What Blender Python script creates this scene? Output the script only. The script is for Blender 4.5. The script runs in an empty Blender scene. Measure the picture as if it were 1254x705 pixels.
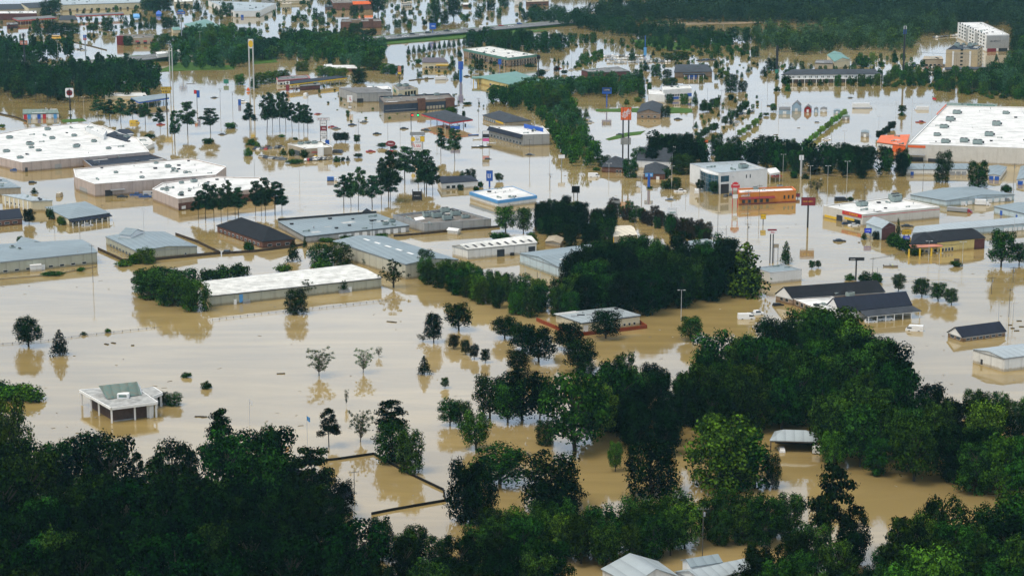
import bpy, math, random
import numpy as np
from mathutils import Vector
sc = bpy.context.scene
R = math.radians
# ------------------------------------------------------------------ camera
F_PX, CX, CY, CAM_H, PITCH = 2500.0, 627.0, 352.5, 181.0, R(11.8)
cam_d = bpy.data.cameras.new('camera'); cam = bpy.data.objects.new('camera', cam_d)
sc.collection.objects.link(cam); sc.camera = cam
cam.location = (0, 0, CAM_H); cam.rotation_euler = (R(90) - PITCH, 0, 0)
cam_d.sensor_width = 36; cam_d.lens = F_PX / 1254 * 36
cam_d.clip_start = 1; cam_d.clip_end = 20000
# ------------------------------------------------------------------ sky and sun (overcast)
SUN_EL, SUN_ROT = 64, 238
w = bpy.data.worlds.new('World'); sc.world = w; w.use_nodes = True
nt = w.node_tree; N = nt.nodes; L = nt.links
bg = N['Background']; bg.inputs[1].default_value = 0.1
sky = N.new('ShaderNodeTexSky'); sky.sky_type = 'NISHITA'; sky.sun_disc = False
sky.sun_elevation = R(SUN_EL); sky.sun_rotation = R(SUN_ROT)
tc = N.new('ShaderNodeTexCoord'); nz = N.new('ShaderNodeTexNoise')
nz.inputs['Scale'].default_value = 3.0; nz.inputs['Detail'].default_value = 4
mp = N.new('ShaderNodeMapping'); mp.inputs['Scale'].default_value = (1, 1, 3)
L.new(tc.outputs['Generated'], mp.inputs['Vector']); L.new(mp.outputs[0], nz.inputs['Vector'])
cr = N.new('ShaderNodeValToRGB')
cr.color_ramp.elements[0].position = .3; cr.color_ramp.elements[0].color = (.60, .78, 1.02, 1)
cr.color_ramp.elements[1].position = .7; cr.color_ramp.elements[1].color = (.84, 1.02, 1.28, 1)
L.new(nz.outputs[0], cr.inputs[0])
sclr = N.new('ShaderNodeVectorMath'); sclr.operation = 'SCALE'
sepz = N.new('ShaderNodeSeparateXYZ'); L.new(tc.outputs['Generated'], sepz.inputs[0])
zr = N.new('ShaderNodeMapRange'); zr.inputs[1].default_value = .03; zr.inputs[2].default_value = .27; zr.inputs[3].default_value = 8.8; zr.inputs[4].default_value = 12.6
L.new(sepz.outputs[2], zr.inputs[0]); L.new(zr.outputs[0], sclr.inputs['Scale'])
L.new(cr.outputs[0], sclr.inputs[0])
mx = N.new('ShaderNodeMix'); mx.data_type = 'RGBA'; mx.inputs[0].default_value = .93
zr2 = N.new('ShaderNodeMapRange'); zr2.inputs[1].default_value = .3; zr2.inputs[2].default_value = .62; L.new(sepz.outputs[2], zr2.inputs[0])
up = N.new('ShaderNodeMix'); up.data_type = 'RGBA'; up.inputs[7].default_value = (8.0, 8.3, 8.6, 1)
L.new(zr2.outputs[0], up.inputs[0]); L.new(sclr.outputs[0], up.inputs[6])
L.new(sky.outputs[0], mx.inputs[6]); L.new(up.outputs[2], mx.inputs[7]); L.new(mx.outputs[2], bg.inputs[0])
sun_d = bpy.data.lights.new('sun', 'SUN'); sun_d.energy = 2.5; sun_d.angle = R(26); sun_d.color = (1, .90, .76)
sun = bpy.data.objects.new('sun', sun_d); sc.collection.objects.link(sun)
_d = Vector((math.sin(R(SUN_ROT)) * math.cos(R(SUN_EL)), math.cos(R(SUN_ROT)) * math.cos(R(SUN_EL)), math.sin(R(SUN_EL))))
sun.rotation_euler = _d.to_track_quat('Z', 'Y').to_euler(); sun.location = (0, 400, 600)
sc.view_settings.view_transform = 'Standard'; sc.view_settings.look = 'None'
sc.view_settings.exposure = 0.12; sc.view_settings.gamma = 1.0
sc.render.engine = 'CYCLES'; sc.cycles.max_bounces = 5; sc.cycles.diffuse_bounces = 2; sc.cycles.glossy_bounces = 2
sc.cycles.transmission_bounces = 1; sc.cycles.volume_bounces = 0; sc.cycles.transparent_max_bounces = 6
sc.cycles.use_denoising = True; sc.cycles.use_adaptive_sampling = True; sc.cycles.adaptive_threshold = .02
sc.cycles.caustics_reflective = False; sc.cycles.caustics_refractive = False
rnd = random.Random(7)
# ------------------------------------------------------------------ projection: photograph pixel -> point on a level plane
cp, sp = math.cos(PITCH), math.sin(PITCH)
def gp(x, y, z=0.0):
    u = (x - CX) / F_PX; v = (CY - y) / F_PX
    dy = cp + v * sp; dz = -sp + v * cp
    t = (z - CAM_H) / dz
    return Vector((u * t, dy * t, z))
def proj(p):
    zc = p[1] * cp - (p[2] - CAM_H) * sp
    yc = p[1] * sp + (p[2] - CAM_H) * cp
    return (CX + F_PX * p[0] / zc, CY - F_PX * yc / zc)
def kpx(x, y):      # pixels per metre at a ground point
    g = gp(x, y); return F_PX / (g.y * cp + CAM_H * sp)
def zat(x, yb, yt):  # height of a vertical standing on (x, yb) whose top shows at yt
    g = gp(x, yb); v = (CY - yt) / F_PX
    return CAM_H + g.y * (-sp + v * cp) / (cp + v * sp)
def zc(ox, oy, s=3.916):
    return lambda *a: [(ox + a[i] / s, oy + a[i + 1] / s) for i in range(0, len(a), 2)]
rA, rB, rC, rD = zc(0, 0), zc(310, 0), zc(620, 0), zc(934, 0)
rE, rF, rG, rH = zc(0, 170), zc(310, 170), zc(620, 170), zc(934, 170)
rI, rJ, rK, rL = zc(0, 340), zc(310, 340), zc(620, 340), zc(934, 340)
rM, rN, rO, rP = zc(0, 505, 3.525), zc(310, 505, 3.525), zc(620, 505, 3.525), zc(934, 505, 3.525)
# ------------------------------------------------------------------ mesh helper
class MB:
    def __init__(s): s.v = []; s.f = []
    def add(s, vs, fs):
        n = len(s.v); s.v += [tuple(p) for p in vs]; s.f += [tuple(i + n for i in f) for f in fs]; return s
    def box(s, x0, x1, y0, y1, z0, z1):
        return s.add([(x, y, z) for z in (z0, z1) for y in (y0, y1) for x in (x0, x1)],
                     [(0, 2, 3, 1), (4, 5, 7, 6), (0, 1, 5, 4), (2, 6, 7, 3), (0, 4, 6, 2), (1, 3, 7, 5)])
    def prism(s, poly, z0, z1, bottom=True, top=True):
        n = len(poly)
        a = sum(poly[i][0] * poly[(i + 1) % n][1] - poly[(i + 1) % n][0] * poly[i][1] for i in range(n))
        if a < 0: poly = poly[::-1]
        vs = [(p[0], p[1], z0) for p in poly] + [(p[0], p[1], z1) for p in poly]
        fs = [(i, (i + 1) % n, n + (i + 1) % n, n + i) for i in range(n)]
        if bottom: fs.append(tuple(range(n))[::-1])
        if top: fs.append(tuple(range(n, 2 * n)))
        return s.add(vs, fs)
    def beam(s, p, q, r, n=6, r2=None):
        p, q = Vector(p), Vector(q); d = (q - p).normalized()
        a = d.orthogonal().normalized(); b = d.cross(a); r2 = r if r2 is None else r2
        vs = []
        for c, rr in ((p, r), (q, r2)):
            for i in range(n):
                t = 2 * math.pi * i / n; vs.append(c + (a * math.cos(t) + b * math.sin(t)) * rr)
        return s.add(vs, [(i, (i + 1) % n, n + (i + 1) % n, n + i) for i in range(n)] + [tuple(range(n))[::-1], tuple(range(n, 2 * n))])
    def slab(s, p, q, w_, h_):   # a bar of width w_ and height h_ from p to q (level)
        p, q = Vector(p), Vector(q); d = (q - p); d.z = 0; d.normalize(); n = Vector((-d.y, d.x, 0)) * w_ / 2
        u = Vector((0, 0, h_))
        return s.add([p - n, p + n, q + n, q - n, p - n + u, p + n + u, q + n + u, q - n + u],
                     [(0, 1, 2, 3), (7, 6, 5, 4), (0, 3, 7, 4), (1, 5, 6, 2), (0, 4, 5, 1), (3, 2, 6, 7)])
    def build(s, name, mat, parent=None, dirx=None, world=True, smooth=False):
        off = Vector(parent.location) if (parent is not None and world) else Vector((0, 0, 0))
        m = bpy.data.meshes.new(name)
        m.from_pydata([(x - off.x, y - off.y, z - off.z) for x, y, z in s.v], [], s.f)
        if dirx is not None:
            uv = m.uv_layers.new(name='UVMap'); d = Vector((dirx[0], dirx[1], 0)).normalized(); e = Vector((-d.y, d.x, 0))
            for p in m.polygons:
                nn = p.normal
                t = None if abs(nn.z) > .5 else Vector((-nn.y, nn.x, 0)).normalized()
                for li in p.loop_indices:
                    c = m.vertices[m.loops[li].vertex_index].co
                    uv.data[li].uv = (c.dot(d), c.dot(e)) if t is None else (c.dot(t), c.z)
        if smooth:
            for p in m.polygons: p.use_smooth = True
        if mat: m.materials.append(mat)
        o = bpy.data.objects.new(name, m); sc.collection.objects.link(o)
        if parent is not None: o.parent = parent
        return o
def tag(o, label=None, cat=None, group=None, kind=None):
    if label: o['label'] = label
    if cat: o['category'] = cat
    if group: o['group'] = group
    if kind: o['kind'] = kind
    return o
def thing(name, label, cat, loc=(0, 0, 0), group=None, rz=0):
    o = bpy.data.objects.new(name, None); sc.collection.objects.link(o); o.empty_display_size = 1
    o.location = loc; o.rotation_euler = (0, 0, rz)
    return tag(o, label, cat, group)
def copy_tree(o, parent=None):
    c = o.copy(); sc.collection.objects.link(c)
    if parent is not None: c.parent = parent
    for ch in KIDS.get(o.name, ()): copy_tree(ch, c)
    return c
KIDS = {}
def learn(o):   # remember the children of a prototype
    KIDS[o.name] = [c for c in sc.collection.objects if c.parent == o]
    for c in KIDS[o.name]:
        KIDS[c.name] = [d for d in sc.collection.objects if d.parent == c]
    return o
# ------------------------------------------------------------------ labels given once everything of a kind is placed
ORD = 'first second third fourth fifth sixth seventh eighth ninth tenth eleventh twelfth thirteenth fourteenth fifteenth sixteenth seventeenth eighteenth nineteenth'.split()
TENS = {20: 'twent', 30: 'thirt', 40: 'fort', 50: 'fift', 60: 'sixt', 70: 'sevent', 80: 'eight', 90: 'ninet'}
def ordw(i):
    if i < 20: return ORD[i - 1]
    t, u = i // 10 * 10, i % 10
    return TENS[t] + 'ieth' if u == 0 else TENS[t] + 'y-' + ORD[u - 1]
PEND = []; LAND = []
def pend(o, phrase, x, y, place=None): PEND.append((o, phrase, x, y, place))
def land(x, y, phrase): LAND.append((x, y, phrase))
def finish_labels():
    g = {}
    for o, ph, x, y, pl in PEND:
        if pl is None:
            pl = min(LAND, key=lambda l: (l[0] - x) ** 2 + 4 * (l[1] - y) ** 2)[2]
            pl = 'near ' + pl
        g.setdefault((ph, pl), []).append((x, y, o))
    for (ph, pl), its in g.items():
        its.sort(key=lambda t: t[0])
        for i, (x, y, o) in enumerate(its):
            if len(its) > 1 and len(f'{ordw(i + 1)} {ph} from left {pl}'.replace('-', ' ').split()) > 16:
                for a_, b_ in ((' half under water', ' in the flood'), (' standing', ''), ('dark green round leafy tree', 'dark green round tree'), ('green round leafy tree', 'green round tree'), ('blackish green', 'blackish'), ('spreading broadleaf tree', 'broadleaf tree'), ('dark green tall pine tree', 'dark tall pine'), ('thin pale lamp post', 'pale lamp post'), ('thin see-through', 'thin'), ('wooden utility pole with crossarm', 'utility pole'), (' in the flood', ''), ('small conical evergreen', 'conical evergreen'), ('spreading ', ''), ('the long weathered white warehouse', 'the weathered white warehouse')):
                    if len(f'{ordw(i + 1)} {ph} from left {pl}'.replace('-', ' ').split()) > 16: ph = ph.replace(a_, b_); pl = pl.replace(a_, b_)
            if len(its) == 1: o['label'] = f'{ph} {pl}'
            elif i == 0: o['label'] = f'leftmost {ph} {pl}'
            elif i == len(its) - 1: o['label'] = f'rightmost {ph} {pl}'
            else: o['label'] = f'{ordw(i + 1)} {ph} from left {pl}'
# ------------------------------------------------------------------ materials
MATS = {}
def mat(name, col, rough=.8, var=.12, scale=.15, spec=.3, kind=None, col2=None, metal=0, stain=0, emit=0, bump=0):
    if name in MATS: return MATS[name]
    m = bpy.data.materials.new(name); m.use_nodes = True; MATS[name] = m
    nt = m.node_tree; N = nt.nodes; L = nt.links; b = N['Principled BSDF']
    b.inputs['Roughness'].default_value = rough; b.inputs['Specular IOR Level'].default_value = spec
    b.inputs['Metallic'].default_value = metal
    tc = N.new('ShaderNodeTexCoord')
    uvout = tc.outputs['UV'] if kind in ('panel', 'seam', 'brick', 'shingle', 'ribs') else tc.outputs['Object']
    n1 = N.new('ShaderNodeTexNoise'); n1.inputs['Scale'].default_value = scale; n1.inputs['Detail'].default_value = 6; n1.inputs['Roughness'].default_value = .65
    L.new(tc.outputs['Object'], n1.inputs['Vector'])
    hsv = N.new('ShaderNodeMix'); hsv.data_type = 'RGBA'
    c = (*col, 1); d = tuple(max(0, q * (1 - 2.2 * var)) for q in col) + (1,) if col2 is None else (*col2, 1)
    rmp = N.new('ShaderNodeMapRange'); rmp.inputs[1].default_value = .35; rmp.inputs[2].default_value = .72
    L.new(n1.outputs[0], rmp.inputs[0]); L.new(rmp.outputs[0], hsv.inputs[0])
    hsv.inputs[6].default_value = c; hsv.inputs[7].default_value = d
    out = hsv.outputs[2]
    def mul(facsock, dark, amt):
        nonlocal out
        mm = N.new('ShaderNodeMix'); mm.data_type = 'RGBA'; mm.blend_type = 'MULTIPLY'
        fm = N.new('ShaderNodeMath'); fm.operation = 'MULTIPLY'; fm.inputs[1].default_value = amt
        L.new(facsock, fm.inputs[0]); L.new(fm.outputs[0], mm.inputs[0]); L.new(out, mm.inputs[6]); mm.inputs[7].default_value = (*dark, 1); out = mm.outputs[2]
    if kind in ('seam', 'brick', 'shingle'):
        br = N.new('ShaderNodeTexBrick'); L.new(tc.outputs['UV'], br.inputs['Vector'])
        wdt, hgt, mo = {'seam': (14, 3.2, .05), 'brick': (.9, .35, .04), 'shingle': (1.6, .6, .05)}[kind]
        br.inputs['Scale'].default_value = 1; br.inputs['Brick Width'].default_value = wdt; br.inputs['Row Height'].default_value = hgt
        br.inputs['Mortar Size'].default_value = mo; br.inputs['Color1'].default_value = (0, 0, 0, 1); br.inputs['Color2'].default_value = (.55, .55, .55, 1)
        br.inputs['Mortar'].default_value = (1, 1, 1, 1)
        mul(br.outputs['Color'], (.55, .55, .55), {'seam': .42, 'brick': .5, 'shingle': .5}[kind])
    if kind in ('panel', 'ribs'):
        wv = N.new('ShaderNodeTexWave'); L.new(tc.outputs['UV'], wv.inputs['Vector']); wv.wave_profile = 'SAW'
        wv.bands_direction = 'X'; wv.inputs['Scale'].default_value = .052 if kind == 'panel' else .11
        pw = N.new('ShaderNodeMath'); pw.operation = 'POWER'; pw.inputs[1].default_value = 9 if kind == 'panel' else 3
        L.new(wv.outputs['Fac'], pw.inputs[0]); mul(pw.outputs[0], (.4, .4, .42), .45)
    if stain:
        # drips and dirt of its own shape, and the silt line the flood left
        mp = N.new('ShaderNodeMapping'); mp.inputs['Scale'].default_value = (.8, .8, .08)
        n2 = N.new('ShaderNodeTexNoise'); n2.inputs['Scale'].default_value = 1.2; n2.inputs['Detail'].default_value = 5
        L.new(tc.outputs['Object'], mp.inputs[0]); L.new(mp.outputs[0], n2.inputs[0])
        r2 = N.new('ShaderNodeMapRange'); r2.inputs[1].default_value = .5; r2.inputs[2].default_value = .75; L.new(n2.outputs[0], r2.inputs[0])
        mul(r2.outputs[0], (.62, .56, .46), stain)
        sx = N.new('ShaderNodeSeparateXYZ'); L.new(tc.outputs['Object'], sx.inputs[0])
        ad = N.new('ShaderNodeMath'); ad.operation = 'ADD'; L.new(sx.outputs[2], ad.inputs[0])
        m3 = N.new('ShaderNodeMath'); m3.operation = 'MULTIPLY'; m3.inputs[1].default_value = -1.0; L.new(n2.outputs[0], m3.inputs[0]); L.new(m3.outputs[0], ad.inputs[1])
        r3 = N.new('ShaderNodeMapRange'); r3.inputs[1].default_value = .75; r3.inputs[2].default_value = .1; L.new(ad.outputs[0], r3.inputs[0])
        mul(r3.outputs[0], (.55, .45, .3), .8)
    L.new(out, b.inputs['Base Color'])
    if bump:
        bp = N.new('ShaderNodeBump'); bp.inputs['Strength'].default_value = bump; n4 = N.new('ShaderNodeTexNoise'); n4.inputs['Scale'].default_value = scale * 8
        L.new(tc.outputs['Object'], n4.inputs[0]); L.new(n4.outputs[0], bp.inputs['Height']); L.new(bp.outputs[0], b.inputs['Normal'])
    return m
def objcol_mat(name, rough=.35, spec=.5):
    if name in MATS: return MATS[name]
    m = bpy.data.materials.new(name); m.use_nodes = True; MATS[name] = m
    N = m.node_tree.nodes; L = m.node_tree.links; b = N['Principled BSDF']
    oi = N.new('ShaderNodeObjectInfo'); nz = N.new('ShaderNodeTexNoise'); nz.inputs['Scale'].default_value = 1.5
    mm = N.new('ShaderNodeMix'); mm.data_type = 'RGBA'; mm.blend_type = 'MULTIPLY'; mm.inputs[7].default_value = (.7, .62, .5, 1)
    r = N.new('ShaderNodeMapRange'); r.inputs[1].default_value = .5; r.inputs[2].default_value = .8; r.inputs[4].default_value = .6
    L.new(nz.outputs[0], r.inputs[0]); L.new(r.outputs[0], mm.inputs[0]); L.new(oi.outputs['Color'], mm.inputs[6]); L.new(mm.outputs[2], b.inputs['Base Color'])
    b.inputs['Roughness'].default_value = rough; b.inputs['Specular IOR Level'].default_value = spec
    return m
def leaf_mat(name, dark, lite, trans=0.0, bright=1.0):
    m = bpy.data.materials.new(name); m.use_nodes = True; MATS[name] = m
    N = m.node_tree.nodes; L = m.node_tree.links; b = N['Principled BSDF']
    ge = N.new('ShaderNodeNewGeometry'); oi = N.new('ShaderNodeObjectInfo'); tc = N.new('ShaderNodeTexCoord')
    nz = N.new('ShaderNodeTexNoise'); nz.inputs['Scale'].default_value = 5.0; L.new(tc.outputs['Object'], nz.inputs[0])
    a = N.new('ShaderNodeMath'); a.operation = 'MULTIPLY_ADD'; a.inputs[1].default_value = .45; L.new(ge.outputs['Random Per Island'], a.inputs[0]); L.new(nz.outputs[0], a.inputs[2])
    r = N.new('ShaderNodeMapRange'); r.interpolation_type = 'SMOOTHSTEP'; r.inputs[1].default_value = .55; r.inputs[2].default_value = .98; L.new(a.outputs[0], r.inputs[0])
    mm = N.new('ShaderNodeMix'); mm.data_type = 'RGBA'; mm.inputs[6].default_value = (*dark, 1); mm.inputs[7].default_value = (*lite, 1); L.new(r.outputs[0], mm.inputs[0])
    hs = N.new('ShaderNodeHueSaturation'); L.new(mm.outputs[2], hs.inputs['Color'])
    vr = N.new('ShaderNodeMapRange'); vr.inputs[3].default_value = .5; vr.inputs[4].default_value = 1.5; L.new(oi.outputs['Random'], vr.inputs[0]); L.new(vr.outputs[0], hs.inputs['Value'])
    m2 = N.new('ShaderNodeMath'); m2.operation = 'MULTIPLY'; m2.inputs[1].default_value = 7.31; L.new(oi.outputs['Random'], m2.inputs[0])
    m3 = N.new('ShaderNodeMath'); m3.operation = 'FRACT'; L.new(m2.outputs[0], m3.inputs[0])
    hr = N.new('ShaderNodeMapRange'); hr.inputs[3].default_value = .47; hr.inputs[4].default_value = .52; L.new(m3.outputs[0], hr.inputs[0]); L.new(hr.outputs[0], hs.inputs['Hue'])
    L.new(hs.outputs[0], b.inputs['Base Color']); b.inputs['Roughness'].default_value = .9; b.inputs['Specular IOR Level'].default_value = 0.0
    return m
# ================================================================== SETTING
def water_mat():
    m = bpy.data.materials.new('flood_water'); m.use_nodes = True
    N = m.node_tree.nodes; L = m.node_tree.links; b = N['Principled BSDF']
    tc = N.new('ShaderNodeTexCoord'); mp = N.new('ShaderNodeMapping'); mp.inputs['Scale'].default_value = (.004, .0016, 1)
    n1 = N.new('ShaderNodeTexNoise'); n1.inputs['Detail'].default_value = 5; n1.inputs['Scale'].default_value = 1; n1.inputs['Distortion'].default_value = 1.2
    L.new(tc.outputs['Object'], mp.inputs[0]); L.new(mp.outputs[0], n1.inputs[0])
    mm = N.new('ShaderNodeMix'); mm.data_type = 'RGBA'
    mm.inputs[6].default_value = (.25, .178, .060, 1); mm.inputs[7].default_value = (.35, .262, .12, 1)
    r = N.new('ShaderNodeMapRange'); r.inputs[1].default_value = .35; r.inputs[2].default_value = .65; L.new(n1.outputs[0], r.inputs[0]); L.new(r.outputs[0], mm.inputs[0])
    # streaks of lighter silt drawn out by the current
    mpq = N.new('ShaderNodeMapping'); mpq.inputs['Scale'].default_value = (.006, .03, 1); mpq.inputs['Rotation'].default_value = (0, 0, .35)
    nq = N.new('ShaderNodeTexNoise'); nq.inputs['Scale'].default_value = 1; nq.inputs['Detail'].default_value = 8; nq.inputs['Distortion'].default_value = 2.2; nq.inputs['Roughness'].default_value = .6
    L.new(tc.outputs['Object'], mpq.inputs[0]); L.new(mpq.outputs[0], nq.inputs[0])
    rq = N.new('ShaderNodeMapRange'); rq.inputs[1].default_value = .4; rq.inputs[2].default_value = .68; rq.inputs[3].default_value = .88; rq.inputs[4].default_value = 1.17
    L.new(nq.outputs[0], rq.inputs[0]); sq = N.new('ShaderNodeVectorMath'); sq.operation = 'SCALE'; L.new(mm.outputs[2], sq.inputs[0]); L.new(rq.outputs[0], sq.inputs['Scale'])
    L.new(sq.outputs[0], b.inputs['Base Color'])
    b.inputs['IOR'].default_value = 1.5
    # ripples: fine chop, patches of calmer and rougher water
    n2 = N.new('ShaderNodeTexNoise'); n2.inputs['Scale'].default_value = .35; n2.inputs['Detail'].default_value = 4
    mp2 = N.new('ShaderNodeMapping'); mp2.inputs['Scale'].default_value = (1.0, .55, 1); L.new(tc.outputs['Object'], mp2.inputs[0]); L.new(mp2.outputs[0], n2.inputs[0])
    bp = N.new('ShaderNodeBump'); bp.inputs['Strength'].default_value = .05; bp.inputs['Distance'].default_value = .12
    L.new(n2.outputs[0], bp.inputs['Height']); L.new(bp.outputs[0], b.inputs['Normal'])
    mp4 = N.new('ShaderNodeMapping'); mp4.inputs['Scale'].default_value = (.05, .16, 1); mp4.inputs['Rotation'].default_value = (0, 0, .25)
    n5 = N.new('ShaderNodeTexNoise'); n5.inputs['Scale'].default_value = 1; n5.inputs['Detail'].default_value = 5; n5.inputs['Distortion'].default_value = .8
    L.new(tc.outputs['Object'], mp4.inputs[0]); L.new(mp4.outputs[0], n5.inputs[0])
    bp2 = N.new('ShaderNodeBump'); bp2.inputs['Strength'].default_value = .10; bp2.inputs['Distance'].default_value = .35
    L.new(n5.outputs[0], bp2.inputs['Height']); L.new(bp2.outputs[0], bp.inputs['Normal'])
    n3 = N.new('ShaderNodeTexNoise'); n3.inputs['Scale'].default_value = 2.3; n3.inputs['Detail'].default_value = 3; L.new(mp.outputs[0], n3.inputs[0])
    rr = N.new('ShaderNodeMapRange'); rr.inputs[1].default_value = .35; rr.inputs[2].default_value = .7; rr.inputs[3].default_value = .0; rr.inputs[4].default_value = .07
    L.new(n3.outputs[0], rr.inputs[0]); L.new(rr.outputs[0], b.inputs['Roughness'])
    return m
tag(MB().add([(-5000, 60, 0), (5000, 60, 0), (5000, 9000, 0), (-5000, 9000, 0)], [(0, 1, 2, 3)]).build('flood_water', water_mat()), kind='structure')
M_grass = mat('grass', (.07, .15, .02), .9, .3, .25, .1)
M_asph = mat('asphalt', (.12, .125, .13), .8, .15, .1, .3)
M_conc = mat('concrete', (.34, .33, .3), .85, .15, .2, .2)
def ragged(pts, amp):
    out = []
    for i in range(len(pts)):
        a, b = pts[i], pts[(i + 1) % len(pts)]; n = max(2, int((b - a).length / 12))
        for j in range(n):
            p = a.lerp(b, j / n); out.append((p.x + rnd.uniform(-amp, amp), p.y + rnd.uniform(-amp, amp)))
    return out
def patch(px, z=.18, m=M_grass, name='grass_bank', amp=1.2):
    tag(MB().prism(ragged([gp(x, y) for x, y in px], amp), -.3, z).build(name, m), kind='structure')
patch([(470, 55), (575, 47), (640, 42), (640, 37), (575, 41), (470, 48)], .5)
patch(rC(590, 195, 700, 190, 880, 215, 890, 245, 760, 235, 640, 215)); patch(rC(770, 515, 895, 522, 895, 540, 770, 545))
patch(rC(478, 668, 560, 640, 672, 628, 640, 645, 560, 660, 490, 675), amp=.8)
patch(rC(430, 525, 640, 520, 640, 540, 430, 536), amp=.8)
patch(rA(760, 345, 830, 305, 900, 300, 1130, 320, 1125, 335, 880, 340), .4); patch(rB(0, 310, 0, 235, 110, 235, 115, 300), .4)
patch(rA(290, 575, 400, 570, 415, 582, 300, 588), amp=.5)
M_mud = mat('mud', (.30, .23, .14), .9, .2, .1, .2)
patch(rC(640, 130, 720, 110, 1250, 105, 1250, 112, 760, 122), .1, M_mud, 'mud_bank'); patch(rH(80, 150, 300, 175, 420, 178, 300, 170, 90, 140), .12, M_mud, 'mud_bank')
# elevated highway on its bank
HW = [(-40, 95), (23, 87.5), (128, 75.5), (191, 69), (223, 65.5), (340, 57), (463, 47), (560, 38.5), (640, 31.5), (720, 24), (800, 15)]
HZ = 3.2
def strip(px, z, w0, w1, name, m, th=.4):
    pts = [gp(x, y, z) for x, y in px]; a = []; b = []
    for i, p in enumerate(pts):
        d = (pts[min(i + 1, len(pts) - 1)] - pts[max(i - 1, 0)]); d.z = 0; d.normalize(); n = Vector((-d.y, d.x, 0))
        a.append(p + n * w0); b.append(p + n * w1)
    mb = MB(); n = len(a); vs = a + b + [q - Vector((0, 0, th)) for q in a + b]
    fs = []
    for i in range(n - 1):
        fs += [(i, n + i, n + i + 1, i + 1), (2 * n + i, 2 * n + i + 1, 3 * n + i + 1, 3 * n + i), (i, i + 1, 2 * n + i + 1, 2 * n + i), (n + i, 3 * n + i, 3 * n + i + 1, n + i + 1)]
    mb.add(vs, fs)
    return tag(mb.build(name, m), kind='structure')
strip(HW, HZ, -16, 18, 'highway', M_asph, .8)
for i, (o_, wd) in enumerate(((1.0, .9), (17.2, .7))):
    strip(HW, HZ + .35, o_, o_ + wd, 'highway_barrier', M_conc, .35)
M_line = mat('road_paint', (.75, .75, .7), .7, .1)
for o_ in (-11.5, -7.5, -3.5, 5.0, 9, 13):
    strip(HW, HZ + .01, o_, o_ + .25, 'lane_marking', M_line, .006)
strip(HW[:4], HZ - .9, -22, 22, 'highway_bank', M_grass, 3.0); strip(HW[4:], HZ - .9, -22, 22, 'highway_bank', M_grass, 3.0)
strip([(440, 50.5), (463, 49.5), (560, 41.5), (640, 35)], .4, -40, -24, 'grass_verge', M_grass, .5)

# ================================================================== TREES
def leaves_np(rng, centers, radii, n, size, flat=.85, up=.25, shell=(.62, 1.05)):
    """quads on the shells of ragged clumps; returns verts (n*4,3)"""
    c = np.array(centers); r = np.array(radii, float); wgt = r ** 2; wgt /= wgt.sum()
    k = rng.choice(len(r), n, p=wgt)
    d = rng.normal(size=(n, 3)); d[:, 2] += up; d /= np.linalg.norm(d, axis=1)[:, None]
    lump = 1 + .22 * np.sin(d[:, 0] * 5 + k) * np.sin(d[:, 1] * 6 + 2 * k) + .15 * np.sin(d[:, 2] * 9 + k)
    rad = (r[k] * rng.uniform(*shell, n) * lump)[:, None]
    p = c[k] + d * rad * np.array([1, 1, flat])
    nn = d + rng.normal(size=(n, 3)) * .33; nn[:, 2] += .15; nn /= np.linalg.norm(nn, axis=1)[:, None]
    t = rng.normal(size=(n, 3)); t -= (t * nn).sum(1)[:, None] * nn; t /= np.linalg.norm(t, axis=1)[:, None]
    b = np.cross(nn, t); s = size * rng.uniform(.5, 1.35, n)[:, None]
    q = np.stack([p - t * s - b * s * .35, p + t * s * .25 - b * s, p + t * s + b * s * .4, p - t * s * .3 + b * s], 1)
    return q.reshape(-1, 3)
def quads_mesh(name, v, m):
    me = bpy.data.meshes.new(name); n = len(v) // 4
    me.vertices.add(len(v)); me.vertices.foreach_set('co', v.astype(np.float32).ravel())
    me.loops.add(len(v)); me.loops.foreach_set('vertex_index', np.arange(len(v), dtype=np.int32))
    me.polygons.add(n); me.polygons.foreach_set('loop_start', np.arange(0, len(v), 4, dtype=np.int32)); me.polygons.foreach_set('loop_total', np.full(n, 4, dtype=np.int32))
    me.materials.append(m); me.update(); me.validate(); return me
M_bark = mat('bark', (.055, .045, .035), .95, .2, 2, .1)
M_barkp = mat('pale_bark', (.16, .14, .115), .95, .2, 2, .1)
LM = {'mid': leaf_mat('leaves_mid', (.005, .018, .002), (.060, .145, .012)),
      'dark': leaf_mat('leaves_dark', (.0015, .007, .0012), (.027, .084, .009)),
      'pine': leaf_mat('needles', (.003, .013, .005), (.030, .090, .028)),
      'far': leaf_mat('leaves_far_haze_tint', (.014, .040, .020), (.062, .140, .048)),  # paler leaves for distant trees, haze painted into the colour
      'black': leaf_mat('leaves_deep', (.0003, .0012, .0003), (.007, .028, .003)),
      'lite': leaf_mat('leaves_light', (.050, .130, .015), (.16, .32, .04)),
      'grey': leaf_mat('leaves_greygreen', (.035, .060, .028), (.10, .145, .06)),
      'plum': leaf_mat('leaves_plum', (.012, .010, .007), (.045, .030, .016))}
TPL = {}
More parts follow.
